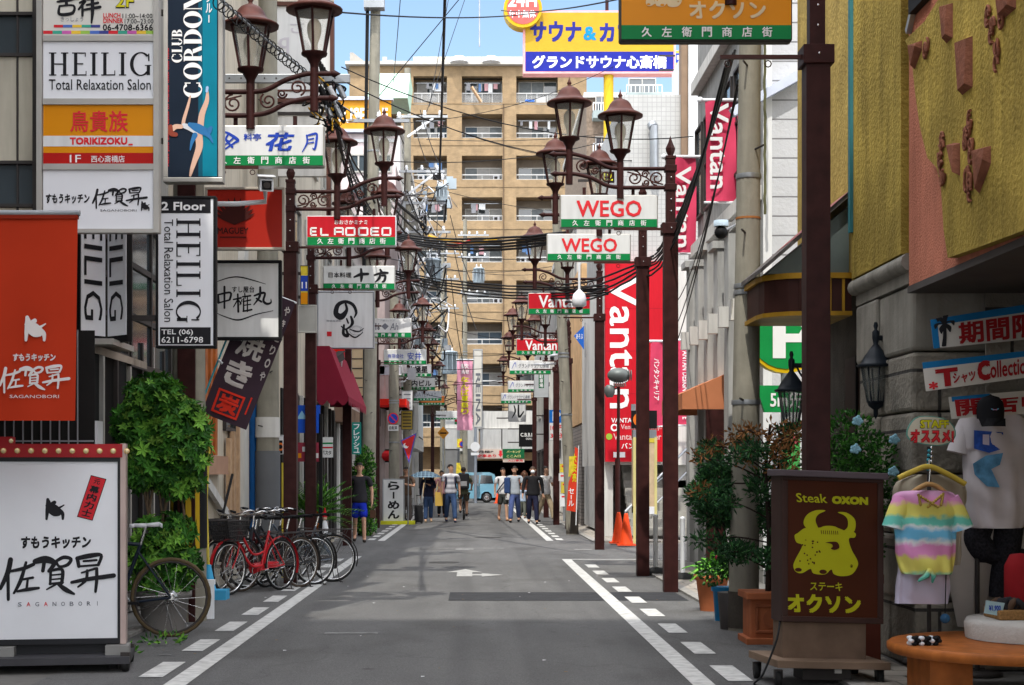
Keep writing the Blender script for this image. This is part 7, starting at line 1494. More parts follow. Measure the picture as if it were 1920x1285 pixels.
for px, py in ((1607, 789), (1676, 824), (1603, 842), (1674, 884)):
    c = P(px, py, Yb - .25); mb = MB()
    for q in range(14): a = q * 2.4; rr = .006 + .03 * q / 14; mb.ball((c.x + rr * math.cos(a), c.y - .01, c.z + rr * math.sin(a)), (.016, .010, .016), BF, 7, 5)
    mb.build("rose", t)
# --- potted trees and pots on the right kerb
LT = [mat("conifer_green", (.045, .14, .04), .6, var=.3), mat("conifer_dark", (.02, .065, .025), .6, var=.3), mat("conifer_brown", (.22, .10, .035), .8, var=.3)]
random.seed(52); t = thing("potted_tree", "tall dark shrub with browning twigs in an ornate terracotta box", "tree", (2.63, 14.3, 0)); Yt = 14.3; X0 = 2.63
mb = MB(); mb.box((X0 - .19, Yt - .2, .05), (X0 + .19, Yt + .2, .42), TERRA); mb.box((X0 - .23, Yt - .24, 0), (X0 + .23, Yt + .24, .06), TERRA); mb.box((X0 - .23, Yt - .24, .40), (X0 + .23, Yt + .24, .46), TERRA); mb.rim(lambda x, z, d=0.: Vector((x, Yt - .2 - d, z)), (X0 - .15, .1, X0 + .15, .36), .03, .001, .02, mat("terracotta_dark", (.32, .10, .045), .8)); mb.disc(lambda x, z, d=0.: Vector((x, Yt - .2 - d, z)), X0, .23, .08, .08, mat("terracotta_dark", (.32, .10, .045)), .012); mb.build("pot", t, bevel=.008)
mb = MB(); tr = crom([Vector((X0, Yt, .4)), Vector((X0 + .01, Yt, 1.0)), Vector((X0 - .02, Yt, 1.5)), Vector((X0 + .02, Yt, 1.95))], 5); mb.tube(tr, [.03 - .0013 * i for i in range(len(tr))], mat("bark_dark", (.04, .03, .025), .9), 7)
tips = []
for q in range(44):
    z = random.uniform(.55, 1.85); a = random.uniform(0, 6.28); L = random.uniform(.2, .5) * (1.15 - .3 * z / 2) * (1.35 if math.cos(a) < 0 else .8); p = Vector((X0, Yt, z)); e = p + Vector((L * math.cos(a), L * math.sin(a) * .8, random.uniform(-.08, .25))); mb.tube(crom([p, p.lerp(e, .5) + Vector((0, 0, .04)), e], 3), .007, mat("bark_dark", (.04, .03, .025)), 4); tips += [(e, z), (p.lerp(e, .7), z)]
mb.build("trunk", t)
mb = MB()
for e, z in tips:
    brown = z > 1.42 and random.random() < .55; mm = [LT[2]] if brown else ([LT[0], LT[1], LT[1]] if random.random() > .1 else [LT[2], LT[0]])
    foliage(mb, [(e, (.11, .11, .07))], 30 if brown else 88, .07, .022, mm, shell=.1)
mb.build("crown", t)
t = thing("potted_shrub", "dark conifer shrub beside the taller browning one, over the bright fern", "shrub", (2.32, 15.6, 0)); random.seed(53); Yt = 15.5
mb = MB(); foliage(mb, [(P(1330, 860, Yt), (.13, .14, .16)), (P(1345, 900, Yt), (.2, .18, .12)), (P(1320, 930, Yt), (.18, .18, .14)), (P(1370, 935, Yt), (.22, .2, .16)), (P(1345, 965, Yt), (.22, .2, .12)), (P(1385, 885, Yt), (.14, .14, .14)), (P(1400, 980, Yt), (.2, .2, .14))], 5200, .07, .022, [LT[0], LT[1], LT[0], LT[2] if False else LT[1]], shell=.3); mb.build("foliage", t)
mb = MB(); 
for a, b in (((1372, 1090), (1345, 900)), ((1374, 1090), (1400, 980)), ((1370, 1060), (1322, 935))): mb.tube([P(a[0], a[1], Yt), P(b[0], b[1], Yt)], .013, mat("bark_dark", (.04, .03, .025)), 6)
mb.build("stem", t); mb = MB(); mb.lathe((P(1374, 1150, Yt).x, Yt, 0), [(.12, 0), (.15, .36), (.14, .36)], DKFR, 14); mb.build("pot", t)
t = thing("fern_pot", "bright green fern in a round terracotta pot", "potted plant", (2.62, 17.6, 0)); Yt = 17.6; c = Vector(((1335 - CX) / F * Yt, Yt, 0)); random.seed(54)
mb = MB(); mb.lathe(c, [(.13, 0), (.175, .34), (.20, .35), (.20, .40), (.16, .40)], TERRA, 18); mb.build("pot", t)
mb = MB(); BG = [mat("fern_bright", (.16, .42, .04), .5, var=.2), mat("fern_mid", (.09, .30, .03), .5, var=.2)]
for q in range(70):
    a = random.uniform(0, 6.28); el = random.uniform(.3, 1.4); L = random.uniform(.25, .48); d = Vector((math.cos(a) * math.cos(el), math.sin(a) * math.cos(el), math.sin(el))); pts = [c + Vector((0, 0, .42)) + d * L * s_ + Vector((0, 0, -.22 * s_ * s_)) for s_ in (0, .33, .66, 1)]
    sd_ = d.cross(Vector((0, 0, 1))).normalized() * .03; V = []
    for p, w in zip(pts, (.4, 1, .9, .05)): V += [p - sd_ * w, p + Vector((0, 0, .008)), p + sd_ * w]
    mb.add(V, [(3 * i + j, 3 * i + j + 1, 3 * i + j + 4, 3 * i + j + 3) for i in range(3) for j in (0, 1)], BG[q % 2])
mb.build("fronds", t)
t = thing("flower_pot", "tall blue plastic pot with a small dark plant and pink buds", "potted plant", (2.7, 16.4, 0)); Yt = 16.4; c = Vector(((1357 - CX) / F * Yt, Yt, 0))
mb = MB(); mb.lathe(c, [(.09, 0), (.11, .30), (.13, .31), (.13, .35), (.10, .35)], mat("pot_blue", (.02, .22, .48), .4), 16); mb.build("pot", t)
mb = MB(); foliage(mb, [(c + Vector((-.05, -.02, .5)), (.24, .2, .14)), (c + Vector((.05, 0, .6)), (.16, .16, .12))], 420, .06, .035, [LEAFA[3], LEAFA[0]], shell=.3); mb.build("foliage", t)
mb = MB()
for dx, dz in ((.16, .58), (-.1, .66), (.05, .52)): mb.ball(c + Vector((dx, -.18, dz)), .02, mat("bud_pink", (.5, .03, .08), .6), 7, 5)
mb.build("buds", t)
# --- cones, bollards, banded pole, floodlight post
for px, py, lab in ((1160, 1022, "orange traffic cone nearest the brown lamp post"), (1174, 1026, "orange traffic cone on the far side of its twin, towards the stairs")):
    s = (py - CY) / 1.5; c = Vector(((px - CX) / s, F / s, 0)); t = thing("traffic_cone", lab, "traffic cone", tuple(c), "orange traffic cones")
    CO = mat("cone_orange", (.75, .07, .015), .5, var=.06); mb = MB(); mb.lathe(c, [(.17, .03), (.15, .06), (.10, .35), (.045, .66), (.03, .70), (.001, .70)], CO, 18); mb.build("body", t); mb = MB(); mb.box((c.x - .19, c.y - .19, .032), (c.x + .19, c.y + .19, .062), CO); mb.build("base", t)
for px, s, lab in ((1229, 126, "white bollard with a black foot between the two closest word sign posts"), (1280, 133, "white bollard with a black foot next to the bright fern")):
    c = Vector(((px - CX) / s, F / s, 0)); t = thing("bollard", lab, "bollard", tuple(c), "white bollards with black feet"); mb = MB(); mb.lathe(c, [(.03, .1), (.035, .12), (.035, .86), (.04, .87), (.04, .9), (.001, .91)], WHITE2, 12); mb.build("post", t); mb = MB(); mb.lathe(c, [(.2, .004), (.2, .05), (.14, .1), (.05, .12)], RUBBER, 18); mb.build("foot", t)
Y = 34.8; g = S(Y); t = thing("site_post", "pale yellow banded square column with an orange ring sign near the stairs", "post", P(1210, 1000, Y))
mb = MB(); YB = mat("pale_yellow_board", (.58, .52, .22), .7, var=.1); mb.slab(g, (1187, 820, 1232, 962), -.3, 0, mat("plywood", (.55, .42, .27), .8, var=.15, scale=7)); mb.slab(g, (1187, 820, 1192, 1024), .001, .012, YB); mb.slab(g, (1227, 820, 1232, 1024), .001, .012, YB); mb.slab(g, (1187, 806, 1231, 822), -.3, .004, STEEL); mb.slab(g, (1187, 822, 1231, 830), .001, .008, mat("board_yellow", (.6, .48, .06))); mb.slab(g, (1187, 950, 1232, 964), -.3, .005, WHITE2); mb.build("column", t)
mb = MB(); mb.slab(g, (1184, 770, 1232, 804), -.1, 0, BLACK); mb.ring(g, 1200, 787, 7, 13, mat("ring_orange", (.7, .16, .02), .5), .004); mb.slab(g, (1184, 758, 1192, 770), -.1, 0, STEEL); mb.build("sign", t)
Y = 36.2; g = S(Y); t = thing("floodlight_post", "slim brown post topped by grey dome floodlights in front of the huge red sign", "floodlight", P(1158, 1020, Y)); SM = mat("floodlight_grey", (.13, .145, .14), .45, .3, var=.15)
mb = MB(); mb.tube([P(1158, 1024, Y), P(1158, 860, Y)], .06, BROWN, 8); mb.tube([P(1159, 860, Y), P(1160, 722, Y)], .036, BROWN, 8); mb.slab(g, (1151, 721, 1170, 726), -.1, .1, mat("bracket_red", (.2, .06, .05), .6)); mb.build("post", t)
mb = MB(); c = P(1160, 704, Y); mb.ball(c, (.26, .2, .17), SM, 14, 9)
for q in range(4): mb.lathe((0, 0, 0), [(.13 - q * .006, 0), (.15 - q * .006, .01), (.13 - q * .006, .02)], SM, 14); nvv = 14 * 3 + 28; mb.v[-nvv:] = [(c.x + .12 + q * .05 + v[2], c.y + v[1], c.z + v[0]) for v in mb.v[-nvv:]]
for q in range(6): mb.tube([(c.x - .12 + q * .05, c.y - .1, c.z - .12), (c.x - .1 + q * .05, c.y - .1, c.z - .25)], .012, SM, 5)
mb.build("head", t); mb = MB(); c = P(1143, 732, Y); mb.lathe(c, [(.07, -.16), (.12, -.06), (.12, .06), (.06, .12)], SM, 12); mb.tube([c, P(1158, 728, Y)], .02, SM, 6); mb.build("side_lamp", t)
# --- dome camera
Y = 29.5; t = thing("dome_camera", "white dome security camera hanging on a pipe in front of a red arm sign", "camera", P(1086, 575, Y)); c = P(1086, 560, Y)
mb = MB(); mb.lathe(c, [(.001, -.22), (.06, -.2), (.07, -.15)], BLACK, 14); mb.build("lens", t); mb = MB(); mb.lathe(c, [(.08, -.16), (.13, -.13), (.135, -.02), (.11, .08), (.04, .15), (.02, .17)], WHITE2, 18); mb.build("housing", t); mb = MB(); mb.tube([P(1086, 548, Y), P(1086, 492, Y)], .022, WHITE2, 8); mb.build("pipe", t)
# --- flags on the grey building
def vflag(label, s, r, word, txt, rot=90, slant=0, m=None):
    Y = F / s; g = S(Y); x0, y0, x1, y1 = r; t = thing("street_flag", label, "flag", P((x0 + x1) / 2, y1, Y), "red vertical flags of the school"); mb = MB(); n = 14; V = [g(x0 + (x1 - x0) * i / 4 + slant * j / n, y0 + (y1 - y0) * j / n, .05 * math.sin(i * 1.4 + j * .35)) for j in range(n + 1) for i in range(5)]
    mb.add(V, [(j * 5 + i, j * 5 + i + 1, (j + 1) * 5 + i + 1, (j + 1) * 5 + i) for j in range(n) for i in range(4)], m or mat("flag_pinkred", (.60, .055, .12), .75), True); mb.build("cloth", t)
    mb = MB(); w, h = x1 - x0, y1 - y0
    if word: mb.text(g, word, (x0 + w * txt[0], y0 + h * txt[1], x0 + w * txt[2], y0 + h * txt[3]), LETW, .04, rot, .07)
    mb.build("lettering", t); mb = MB(); e = 60 if x1 > 1310 else 30; mb.tube([g(x0 - 8, y0 - 2), g(x1 + e * .3, y0 - 2)], .028, WHITE2, 8); mb.tube([g(x0 - 2, y1 + 2), g(x1 + e * .3, y1 + 2)], .02, WHITE2, 8); mb.ball(g(x0 - 9, y0 - 2), .05, WHITE2, 8, 6); mb.build("rod", t)
vflag("red vertical flag with white lettering, the upper one by the concrete pole", 124, (1322, 190, 1378, 378), "Vantan", (.14, .03, .76, .88), slant=3)
vflag("red vertical flag with white lettering, the lower one by the lamp post", 107, (1254, 296, 1305, 474), "Vantan", (.24, .1, .8, .95))
vflag("pinkish red flag with flowing white script beneath the huge sign", 85, (1220, 642, 1252, 798), "バンタンキャリア", (.15, .2, .5, .7), slant=-6)
vflag("pinkish red flag with small white capitals above the stair rail", 82, (1262, 640, 1304, 796), "VANTAN DESIGN INSTITUTE", (.4, .08, .66, .94))
# --- parking boards
t = thing("parking_sign", "huge round green sign with a white letter P in a yellow ring", "sign", P(1475, 700, 21)); g = S(20.6)
mb = MB(); mb.tube([g(1474, 700, -.05), g(1474, 1010, -.05)], .06, STEEL, 8); mb.build("post", t)
mb = MB(); mb.prism(g, [(1474 + 68 * math.cos(a * .2618), 634 + 66 * math.sin(a * .2618)) for a in range(24)], -.2, -.01, mat("ring_yellow", (.65, .42, .01), .4)); mb.prism(g, [(1474 + 66 * math.cos(a * .2618), 630 + 62 * math.sin(a * .2618)) for a in range(24)], -.009, .0, mat("parking_green", (.01, .25, .06), .4)); mb.slab(g, (1449, 590, 1473, 672), .001, .006, LETW); mb.poly(g, [(1473, 590), (1510, 590), (1526, 606), (1526, 628), (1510, 642), (1473, 642), (1473, 626), (1498, 626), (1504, 616), (1498, 606), (1473, 606)], LETW, .004); mb.build("panel", t)
t = thing("parking_sign", "green cut corner board with white angular marks under the round one", "sign", P(1470, 775, 20.6)); g = S(20.5)
mb = MB(); mb.prism(g, [(1418, 723), (1530, 723), (1530, 773), (1434, 773)], -.1, 0, mat("parking_green", (.01, .25, .06))); mb.text(g, "5m先", (1444, 732, 1504, 766), LETW, .04, 0, .006); mb.build("panel", t)
t = thing("green_banner", "white and green banner stand half behind the browning shrub", "banner", P(1482, 960, 19)); g = S(19)
mb = MB(); mb.slab(g, (1468, 782, 1500, 970), -.03, 0, mat("banner_green", (.08, .4, .1), .6)); mb.slab(g, (1468, 782, 1500, 814), .001, .006, WHITE); mb.slab(g, (1474, 818, 1496, 832), .001, .006, mat("tag_pinkred", (.6, .12, .15), .6)); mb.text(g, "OPEN", (1473, 794, 1496, 803), GREEN, .03, 0, .009); mb.build("cloth", t); mb = MB(); mb.tube([g(1502, 776), g(1502, 1010)], .015, WHITE2, 6); mb.build("pole", t)
# --- far right boards
boxsign("board", "grey plate sign with green vertical characters on the third thin post", 55, (1001, 690, 1029, 745), .1, STEEL, 1, mat("plate_grey", (.38, .40, .41), .5), lambda mb, g: (mb.slab(g, (1010, 692, 1020, 728), .0005, .002, mat("dark_green", (.01, .11, .04))), mb.vtext(g, "駐車場", (1011.5, 702, 1018.5, 727), LETW, .03, .004)))
boxsign("board", "white square board with one black katakana brush character", 44, (953, 757, 986, 791), .12, STEEL, 1, WHITE, lambda mb, g: (mb.brush(g, [(964, 761, 1), (966, 772, 1.6), (960, 784, .6)], INK), mb.brush(g, [(972, 760, 1.4), (973, 782, 2), (982, 772, 1)], INK)))
boxsign("board", "black square board with white capitals beside the far thin posts", 42, (973, 796, 1004, 838), .12, BLACK, 1, BLACK, lambda mb, g: (mb.text(g, "C.B.B.L", (976, 812, 1000, 819), LETW, .06), mb.text(g, "OSAKA", (986, 821, 1000, 825), LETW, .03)))
boxsign("parking_sign", "blue parking board with a white P above red prices", 50, (1029, 768, 1058, 826), .12, STEEL, 1, WHITE, lambda mb, g: (mb.slab(g, (1030, 769, 1057, 793), .0005, .002, mat("parking_blue", (.01, .14, .5), .4)), mb.text(g, "P", (1036, 772, 1051, 790), LETW, .08), mb.text(g, "100円", (1032, 797, 1055, 808), REDINK, .06), mb.text(g, "30分", (1032, 812, 1055, 822), REDINK, .06)))
t = thing("street_flag", "slender red and orange feather banner leaning by the leaning concrete pole", "flag", P(1070, 975, 41)); g = S(39.5)
mb = MB(); mb.prism(g, [(1078, 838), (1084, 842), (1079, 960), (1062, 957), (1066, 905), (1076, 880)], -.01, 0, mat("nobori_red", (.65, .05, .02), .7)); mb.vtext(g, "セール", (1066, 915, 1076, 950), LETW, .04, .004); mb.vtext(g, "大安売", (1073, 850, 1081, 905), mat("yellow_letter", (.65, .6, .02)), .06, .004); mb.build("cloth", t); mb = MB(); mb.tube([g(1085, 836, -.02), g(1080, 985, -.02)], .014, WHITE2, 6); mb.build("pole", t)
t = thing("street_flag", "bright blue triangular flag with white script beside the far red arm sign", "flag", P(1088, 655, 44)); g = S(44)
mb = MB(); mb.prism(g, [(1076, 630), (1095, 611), (1095, 656)], -.01, 0, mat("flag_blue", (.02, .12, .5), .7)); mb.text(g, "あそぶ", (1080, 626, 1093, 636), LETW, .03, 0, .004); mb.build("cloth", t); mb = MB(); mb.tube([g(1097, 605, -.02), g(1097, 670, -.02)], .014, STEEL, 6); mb.build("pole", t)
t = thing("vending_clutter", "stack of yellow and white price boards beside the leaning concrete pole", "boards", P(1055, 960, 44)); g = S(44)
mb = MB()
for r, m in (((1050, 870, 1070, 886), mat("advert_yellow", (.7, .55, .05))), ((1048, 888, 1066, 902), WHITE), ((1052, 904, 1070, 925), mat("board_yellow", (.6, .48, .06))), ((1050, 927, 1066, 950), WHITE2)): mb.slab(g, r, -.1, 0, m); mb.slab(g, (r[0] + 3, r[1] + 3, r[2] - 3, r[1] + 6), .001, .003, REDINK)
mb.slab(g, (1056, 925, 1060, 978), -.1, -.02, STEEL); mb.build("board", t)
# --- yellow rooftop sign on its pole, with the round red disc
Y = 60.; g = S(Y); t = thing("rooftop_sign", "big yellow and blue sauna sign on a thick yellow pole with a round red disc", "sign", P(1140, 890, Y)); ty = mat("sauna_yellow", (.44, .275, .02), .4, var=.05)
mb = MB(); mb.slab(g, (981, 20, 1267, 138), -.6, -.01, mat("sauna_pink", (.75, .35, .35), .5)); mb.slab(g, (985, 24, 1263, 97), -.009, .0, ty); mb.slab(g, (985, 97.2, 1263, 134), -.0091, .0, mat("sauna_blue", (.012, .018, .24), .4)); mb.build("panel", t)
mb = MB(); SB = mat("sauna_letter", (.015, .02, .2), .4); mb.text(g, "サウナ", (994, 40, 1090, 79), SB, .09, 0, .01); mb.text(g, "&", (1094, 50, 1118, 76), mat("sauna_cyan", (.005, .2, .38), .4), .08, 0, .01); mb.text(g, "カプセル", (1124, 42, 1256, 79), SB, .09, 0, .01); mb.text(g, "グランドサウナ心斎橋", (998, 104, 1250, 129), LETW, .07, 0, .01); mb.build("lettering", t)
mb = MB(); mb.prism(g, [(980 + 36 * math.cos(a * .2618), 20 + 36 * math.sin(a * .2618)) for a in range(24)], -.4, .3, mat("disc_yellow", (.5, .32, .01), .4)); mb.prism(g, [(980 + 30 * math.cos(a * .2618), 20 + 30 * math.sin(a * .2618)) for a in range(24)], .3005, .32, mat("disc_red", (.62, .10, .09), .4)); mb.text(g, "24H", (952, -6, 1006, 18), LETW, .07, 0, .33); mb.text(g, "年中無休", (954, 24, 1004, 38), LETW, .05, 0, .33); mb.build("disc", t)
mb = MB(); mb.tube([P(1141, 138, Y + .3), P(1141, 890 + 75, Y + .3)], .19, mat("pole_yellow2", (.55, .37, .02), .4), 14); mb.build("pole", t)
mb = MB(); mb.bar(P(1138, 20, Y + .3), P(1138, -60, Y + .3), .12, .12, BROWN); mb.build("mast", t)
boxsign("small_sign", "small blue white and yellow strip sign at the corner fin", 60, (1266, 95, 1283, 140), .1, PALE, 1, mat("board_yellow", (.6, .48, .06)), lambda mb, g: (mb.slab(g, (1267, 100, 1282, 118), .0005, .003, BLUEINK), mb.slab(g, (1269, 104, 1280, 112), .0035, .005, LETW)))
boxsign("vertical_sign", "small black and yellow numbered sign behind the scrolled lamp arm", 88, (1128, 322, 1152, 342), .1, BLACK, 1, BLACK, lambda mb, g: mb.text(g, "12", (1131, 325, 1149, 339), mat("yellow_letter", (.65, .6, .02)), .1))
t = thing("street_light", "small round black spotlight on a wire bracket by the grey fins", "lamp", P(1352, 430, 22)); c = P(1352, 436, 21.7)
mb = MB(); mb.ball(c, (.09, .09, .09), BLACK, 12, 8); mb.lathe((c.x, c.y, c.z + .08), [(.1, 0), (.1, .08), (.02, .09)], mat("pale_blue_cap", (.4, .5, .58), .5), 12); mb.tube([c, c + Vector((.25, .3, .15))], .015, STEEL, 6); mb.build("head", t)
t = thing("string_vine", "long thin dry vine hanging down the white boarded wall", "vine", P(1432, 100, 21.6)); mb = MB(); random.seed(3); pts = [P(1434 + random.uniform(-1, 1), 80 + k * 14, 21.6) for k in range(24)]; mb.tube(pts, .02, mat("vine", (.10, .10, .05), .9, var=.4), 5); mb.build("stem", t)
# ================================================================== people
SK = mat("skin", (.52, .30, .20), .55, var=.08, scale=12); HAIR = mat("hair_black", (.014, .011, .010), .6, var=.3)
def skinned(name, parent, pts, edges, m, roots=(0,), sub=1):
    """one continuous surface grown over a skeleton: pts = (x, y, z, rx, ry)"""
    me = bpy.data.meshes.new(name); me.from_pydata([p[:3] for p in pts], edges, []); o = bpy.data.objects.new(name, me); col.objects.link(o); o.parent = parent
    me.materials.append(m)
    mod = o.modifiers.new("skin", 'SKIN'); mod.use_smooth_shade = True; mod.branch_smoothing = .6
    if not me.skin_vertices: 
        bm = bmesh.new(); bm.from_mesh(me); bm.verts.layers.skin.verify(); bm.to_mesh(me); bm.free()
    d = me.skin_vertices[0].data
    for i, p in enumerate(pts): d[i].radius = (p[3], p[4]); d[i].use_root = i in roots
    o.modifiers.new("sub", 'SUBSURF').levels = sub; o.modifiers["sub"].render_levels = sub
    return o
def person(label, px, s, h, yaw=0., step=.3, phase=1, armL=None, armR=None, shirt=None, sleeve='short', trousers=None, shorts=False, shoe=None, hair=HAIR, headyaw=0., wide=1., mask=False, longhair=False, seated=None, headtilt=0.):
    """standing or walking figure facing the viewer at yaw 0; feet at picture column px and scale s"""
    t = thing("person", label, "person", ((px - CX) / s, F / s, 0)); k = h / 1.72
    t.rotation_euler = (0, 0, yaw); t.scale = (k * wide if False else k, k, k); t["_w"] = (0, 0, 0)
    w = wide; f = step * phase
    # legs: (hip, knee, ankle, toe); sgn -1 is at -x
    def leg(sg, fw):
        if seated: return seated(sg)
        lift = .02 if fw < 0 else 0
        return [(sg * .07 * w, 0, .88), (sg * .09 * w, -fw * .55 - .02, .49 + abs(fw) * .02), (sg * .10 * w, -fw + (.06 if fw < 0 else 0), .085 + (.05 if fw < -.1 else 0)), (sg * .105 * w, -fw - .14, .035)]
    LL, LR = leg(1, f), leg(-1, -f)
    aL = armL or [(.195 * w, .0, 1.40), (.245 * w, .02 + f * .3, 1.13), (.26 * w, -.04 + f * .55, .89)]
    aR = armR or [(-.195 * w, .0, 1.40), (-.245 * w, .02 - f * .3, 1.13), (-.26 * w, -.04 - f * .55, .89)]
    hy = Matrix.Rotation(headyaw, 3, 'Z') @ Matrix.Rotation(headtilt, 3, 'X')
    def H(x, y, z): v = hy @ Vector((x, y, z - 1.52)); return (v.x, v.y - .01, v.z + 1.52)
    pts = [(0, 0, .96, .10 * w, .085), (0, 0, 1.10, .105 * w, .085), (0, 0, 1.27, .13 * w, .095), (0, .005, 1.42, .085, .07), (0, 0, 1.485, .046, .046)]
    pts += [H(0, -.022, 1.565) + (.060, .060), H(0, -.005, 1.645) + (.086, .086), H(0, .0, 1.70) + (.066, .066)]
    ed = [(0, 1), (1, 2), (2, 3), (3, 4), (4, 5), (5, 6), (6, 7)]; roots = [0]
    for A, sg in ((aL, 1), (aR, -1)):
        b = len(pts); hd = Vector(A[2]) - Vector(A[1]); hd.normalize(); palm = Vector(A[2]) + hd * .07
        pts += [tuple(A[0]) + (.058, .058), tuple(A[1]) + (.042, .042), tuple(A[2]) + (.028, .03), tuple(palm) + (.034, .022)]; ed += [(3, b), (b, b + 1), (b + 1, b + 2), (b + 2, b + 3)]
        side = Vector((0, 1, 0)) if abs(hd.y) < .8 else Vector((1, 0, 0)); inn = Vector((-sg, 0, 0))
        for q, L in enumerate((.07, .082, .078, .06)):
            c = len(pts); o_ = palm + side * ((q - 1.5) * .017); pts += [tuple(o_) + (.009, .009), tuple(o_ + hd * L * .55 + inn * .006) + (.0085, .0085), tuple(o_ + hd * L * .95 + inn * .03) + (.007, .007)]; ed += [(c, c + 1), (c + 1, c + 2)]; roots.append(c)
        c = len(pts); o_ = Vector(A[2]) + hd * .03; pts += [tuple(o_) + (.011, .011), tuple(o_ - side * .035 + hd * .035) + (.010, .010), tuple(o_ - side * .04 + hd * .065 + inn * .012) + (.008, .008)]; ed += [(c, c + 1), (c + 1, c + 2)]; roots.append(c)
    for A in (LL, LR):
        b = len(pts); pts += [tuple(A[0]) + (.07, .075), tuple(A[1]) + (.052, .055), tuple(A[2]) + (.038, .042), tuple(A[3]) + (.038, .028)]; ed += [(0, b), (b, b + 1), (b + 1, b + 2), (b + 2, b + 3)]
    body = skinned("body", t, pts, ed, SK, roots, 1)
    # shirt
    sp = [(0, 0, .84, .20 * w, .155), (0, 0, .92, .19 * w, .15), (0, 0, 1.08, .165 * w, .135), (0, 0, 1.27, .165 * w, .135), (0, .005, 1.41, .115 * w, .095), (0, .0, 1.465, .066, .066)]; se = [(0, 1), (1, 2), (2, 3), (3, 4), (4, 5)]
    for A in (aL, aR):
        b = len(sp); a0, a1, a2 = (Vector(q) for q in A)
        if sleeve == 'short': ch = [(a0, .068), (a0.lerp(a1, .75), .066)]
        elif sleeve == 'long': ch = [(a0, .068), (a1, .058), (a1.lerp(a2, .92), .045)]
        else: ch = [(a0, .07)]
        sp += [tuple(p) + (r, r) for p, r in ch]; se += [(4, b)] + [(b + i, b + i + 1) for i in range(len(ch) - 1)]
    skinned("shirt", t, sp, se, shirt, (0,), 2)
    tp = [(0, 0, 1.0, .165 * w, .13), (0, 0, .88, .17 * w, .135)]; te = [(0, 1)]
    for A in (LL, LR):
        b = len(tp); a0, a1, a2 = (Vector(q) for q in A[:3]); sg = 1 if a0.x > 0 else -1
        a0 = Vector((sg * .072 * w, a0.y * .5 + (a1.y - a0.y) * .12, .80)) if not seated else a0
        ch = [(a0, .115), (a0.lerp(a1, .5), .105), (a0.lerp(a1, .9), .10)] if shorts else [(a0, .115), (a0.lerp(a1, .5), .098), (a1, .085), (a1.lerp(a2, .5), .075), (a1.lerp(a2, .96), .072)]
        tp += [tuple(p) + (r, r) for p, r in ch]; te += [(1, b)] + [(b + i, b + i + 1) for i in range(len(ch) - 1)]
    skinned("shorts" if shorts else "trousers", t, tp, te, trousers, (0,), 2)
    for A in (LL, LR):
        a2, a3 = Vector(A[2]), Vector(A[3]); skinned("shoe", t, [tuple(a2 + Vector((0, .05, -.045))) + (.042, .045), tuple(a2.lerp(a3, .5) + Vector((0, 0, -.015))) + (.046, .042), tuple(a3 + Vector((0, -.03, .005))) + (.042, .032)], [(0, 1), (1, 2)], shoe or BLACK, (0,), 1)
    mb = MB()   # hair cap over crown and back of the head
    n, kk = 12, 6; V = []
    for i in range(kk + 1):
        a = math.pi / 2 - i * .31
        for j in range(n):
            th_ = 2 * math.pi * j / n; fr_ = max(0, -math.sin(th_)); aa = max(a, .42 if fr_ > .35 else -.6); V.append(H(.086 * math.cos(aa) * math.cos(th_), .008 + .104 * math.cos(aa) * math.sin(th_), 1.65 + .098 * math.sin(aa)))
    mb.add(V, [(i * n + j, (i + 1) * n + j, (i + 1) * n + (j + 1) % n, i * n + (j + 1) % n) for i in range(kk) for j in range(n)], hair, True)
    if longhair:
        for j in range(7): a = R(10 + j * 27); mb.tube([H(.085 * math.cos(a), .085 * math.sin(a), 1.66), H(.10 * math.cos(a), .10 * math.sin(a), 1.52), H(.11 * math.cos(a), .095 * math.sin(a) , 1.34)], [.045, .05, .03], hair, 7)
    mb.build("hair", t)
    mb = MB()
    for sg in (-1, 1): mb.ball(H(sg * .032, -.080, 1.645), (.012, .008, .007), HAIR, 6, 4); mb.bar(H(sg * .018, -.082, 1.665), H(sg * .05, -.074, 1.667), .008, .008, HAIR)
    mb.tube([H(0, -.070, 1.645), H(0, -.090, 1.612), H(0, -.074, 1.604)], [.008, .014, .010], SK, 7)
    if not mask: mb.bar(H(-.022, -.080, 1.568), H(.022, -.080, 1.568), .007, .01, mat("lip", (.3, .1, .08), .5))
    mb.build("face", t)
    mb = MB()
    for sg in (-1, 1): mb.ball(H(sg * .088, .005, 1.63), (.012, .022, .033), SK, 7, 5)
    mb.build("ear", t)
    if mask:
        mb = MB(); mb.ball(H(0, -.062, 1.585), (.068, .062, .055), WHITE2, 12, 8); mb.build("mask", t)
    return t
def local_part(t, mb, name): o = mb.build(name); o.parent = t; return o
CL = lambda n, c: mat(n, c, .85, var=.15, scale=8)
DEN = CL("denim", (.035, .065, .14)); NAV = CL("navy_cloth", (.018, .02, .045)); BLK = CL("black_cloth", (.016, .016, .018)); KHA = CL("khaki", (.30, .24, .16)); GRT = CL("grey_tee", (.34, .38, .42)); WHT = CL("white_tee", (.62, .62, .62))
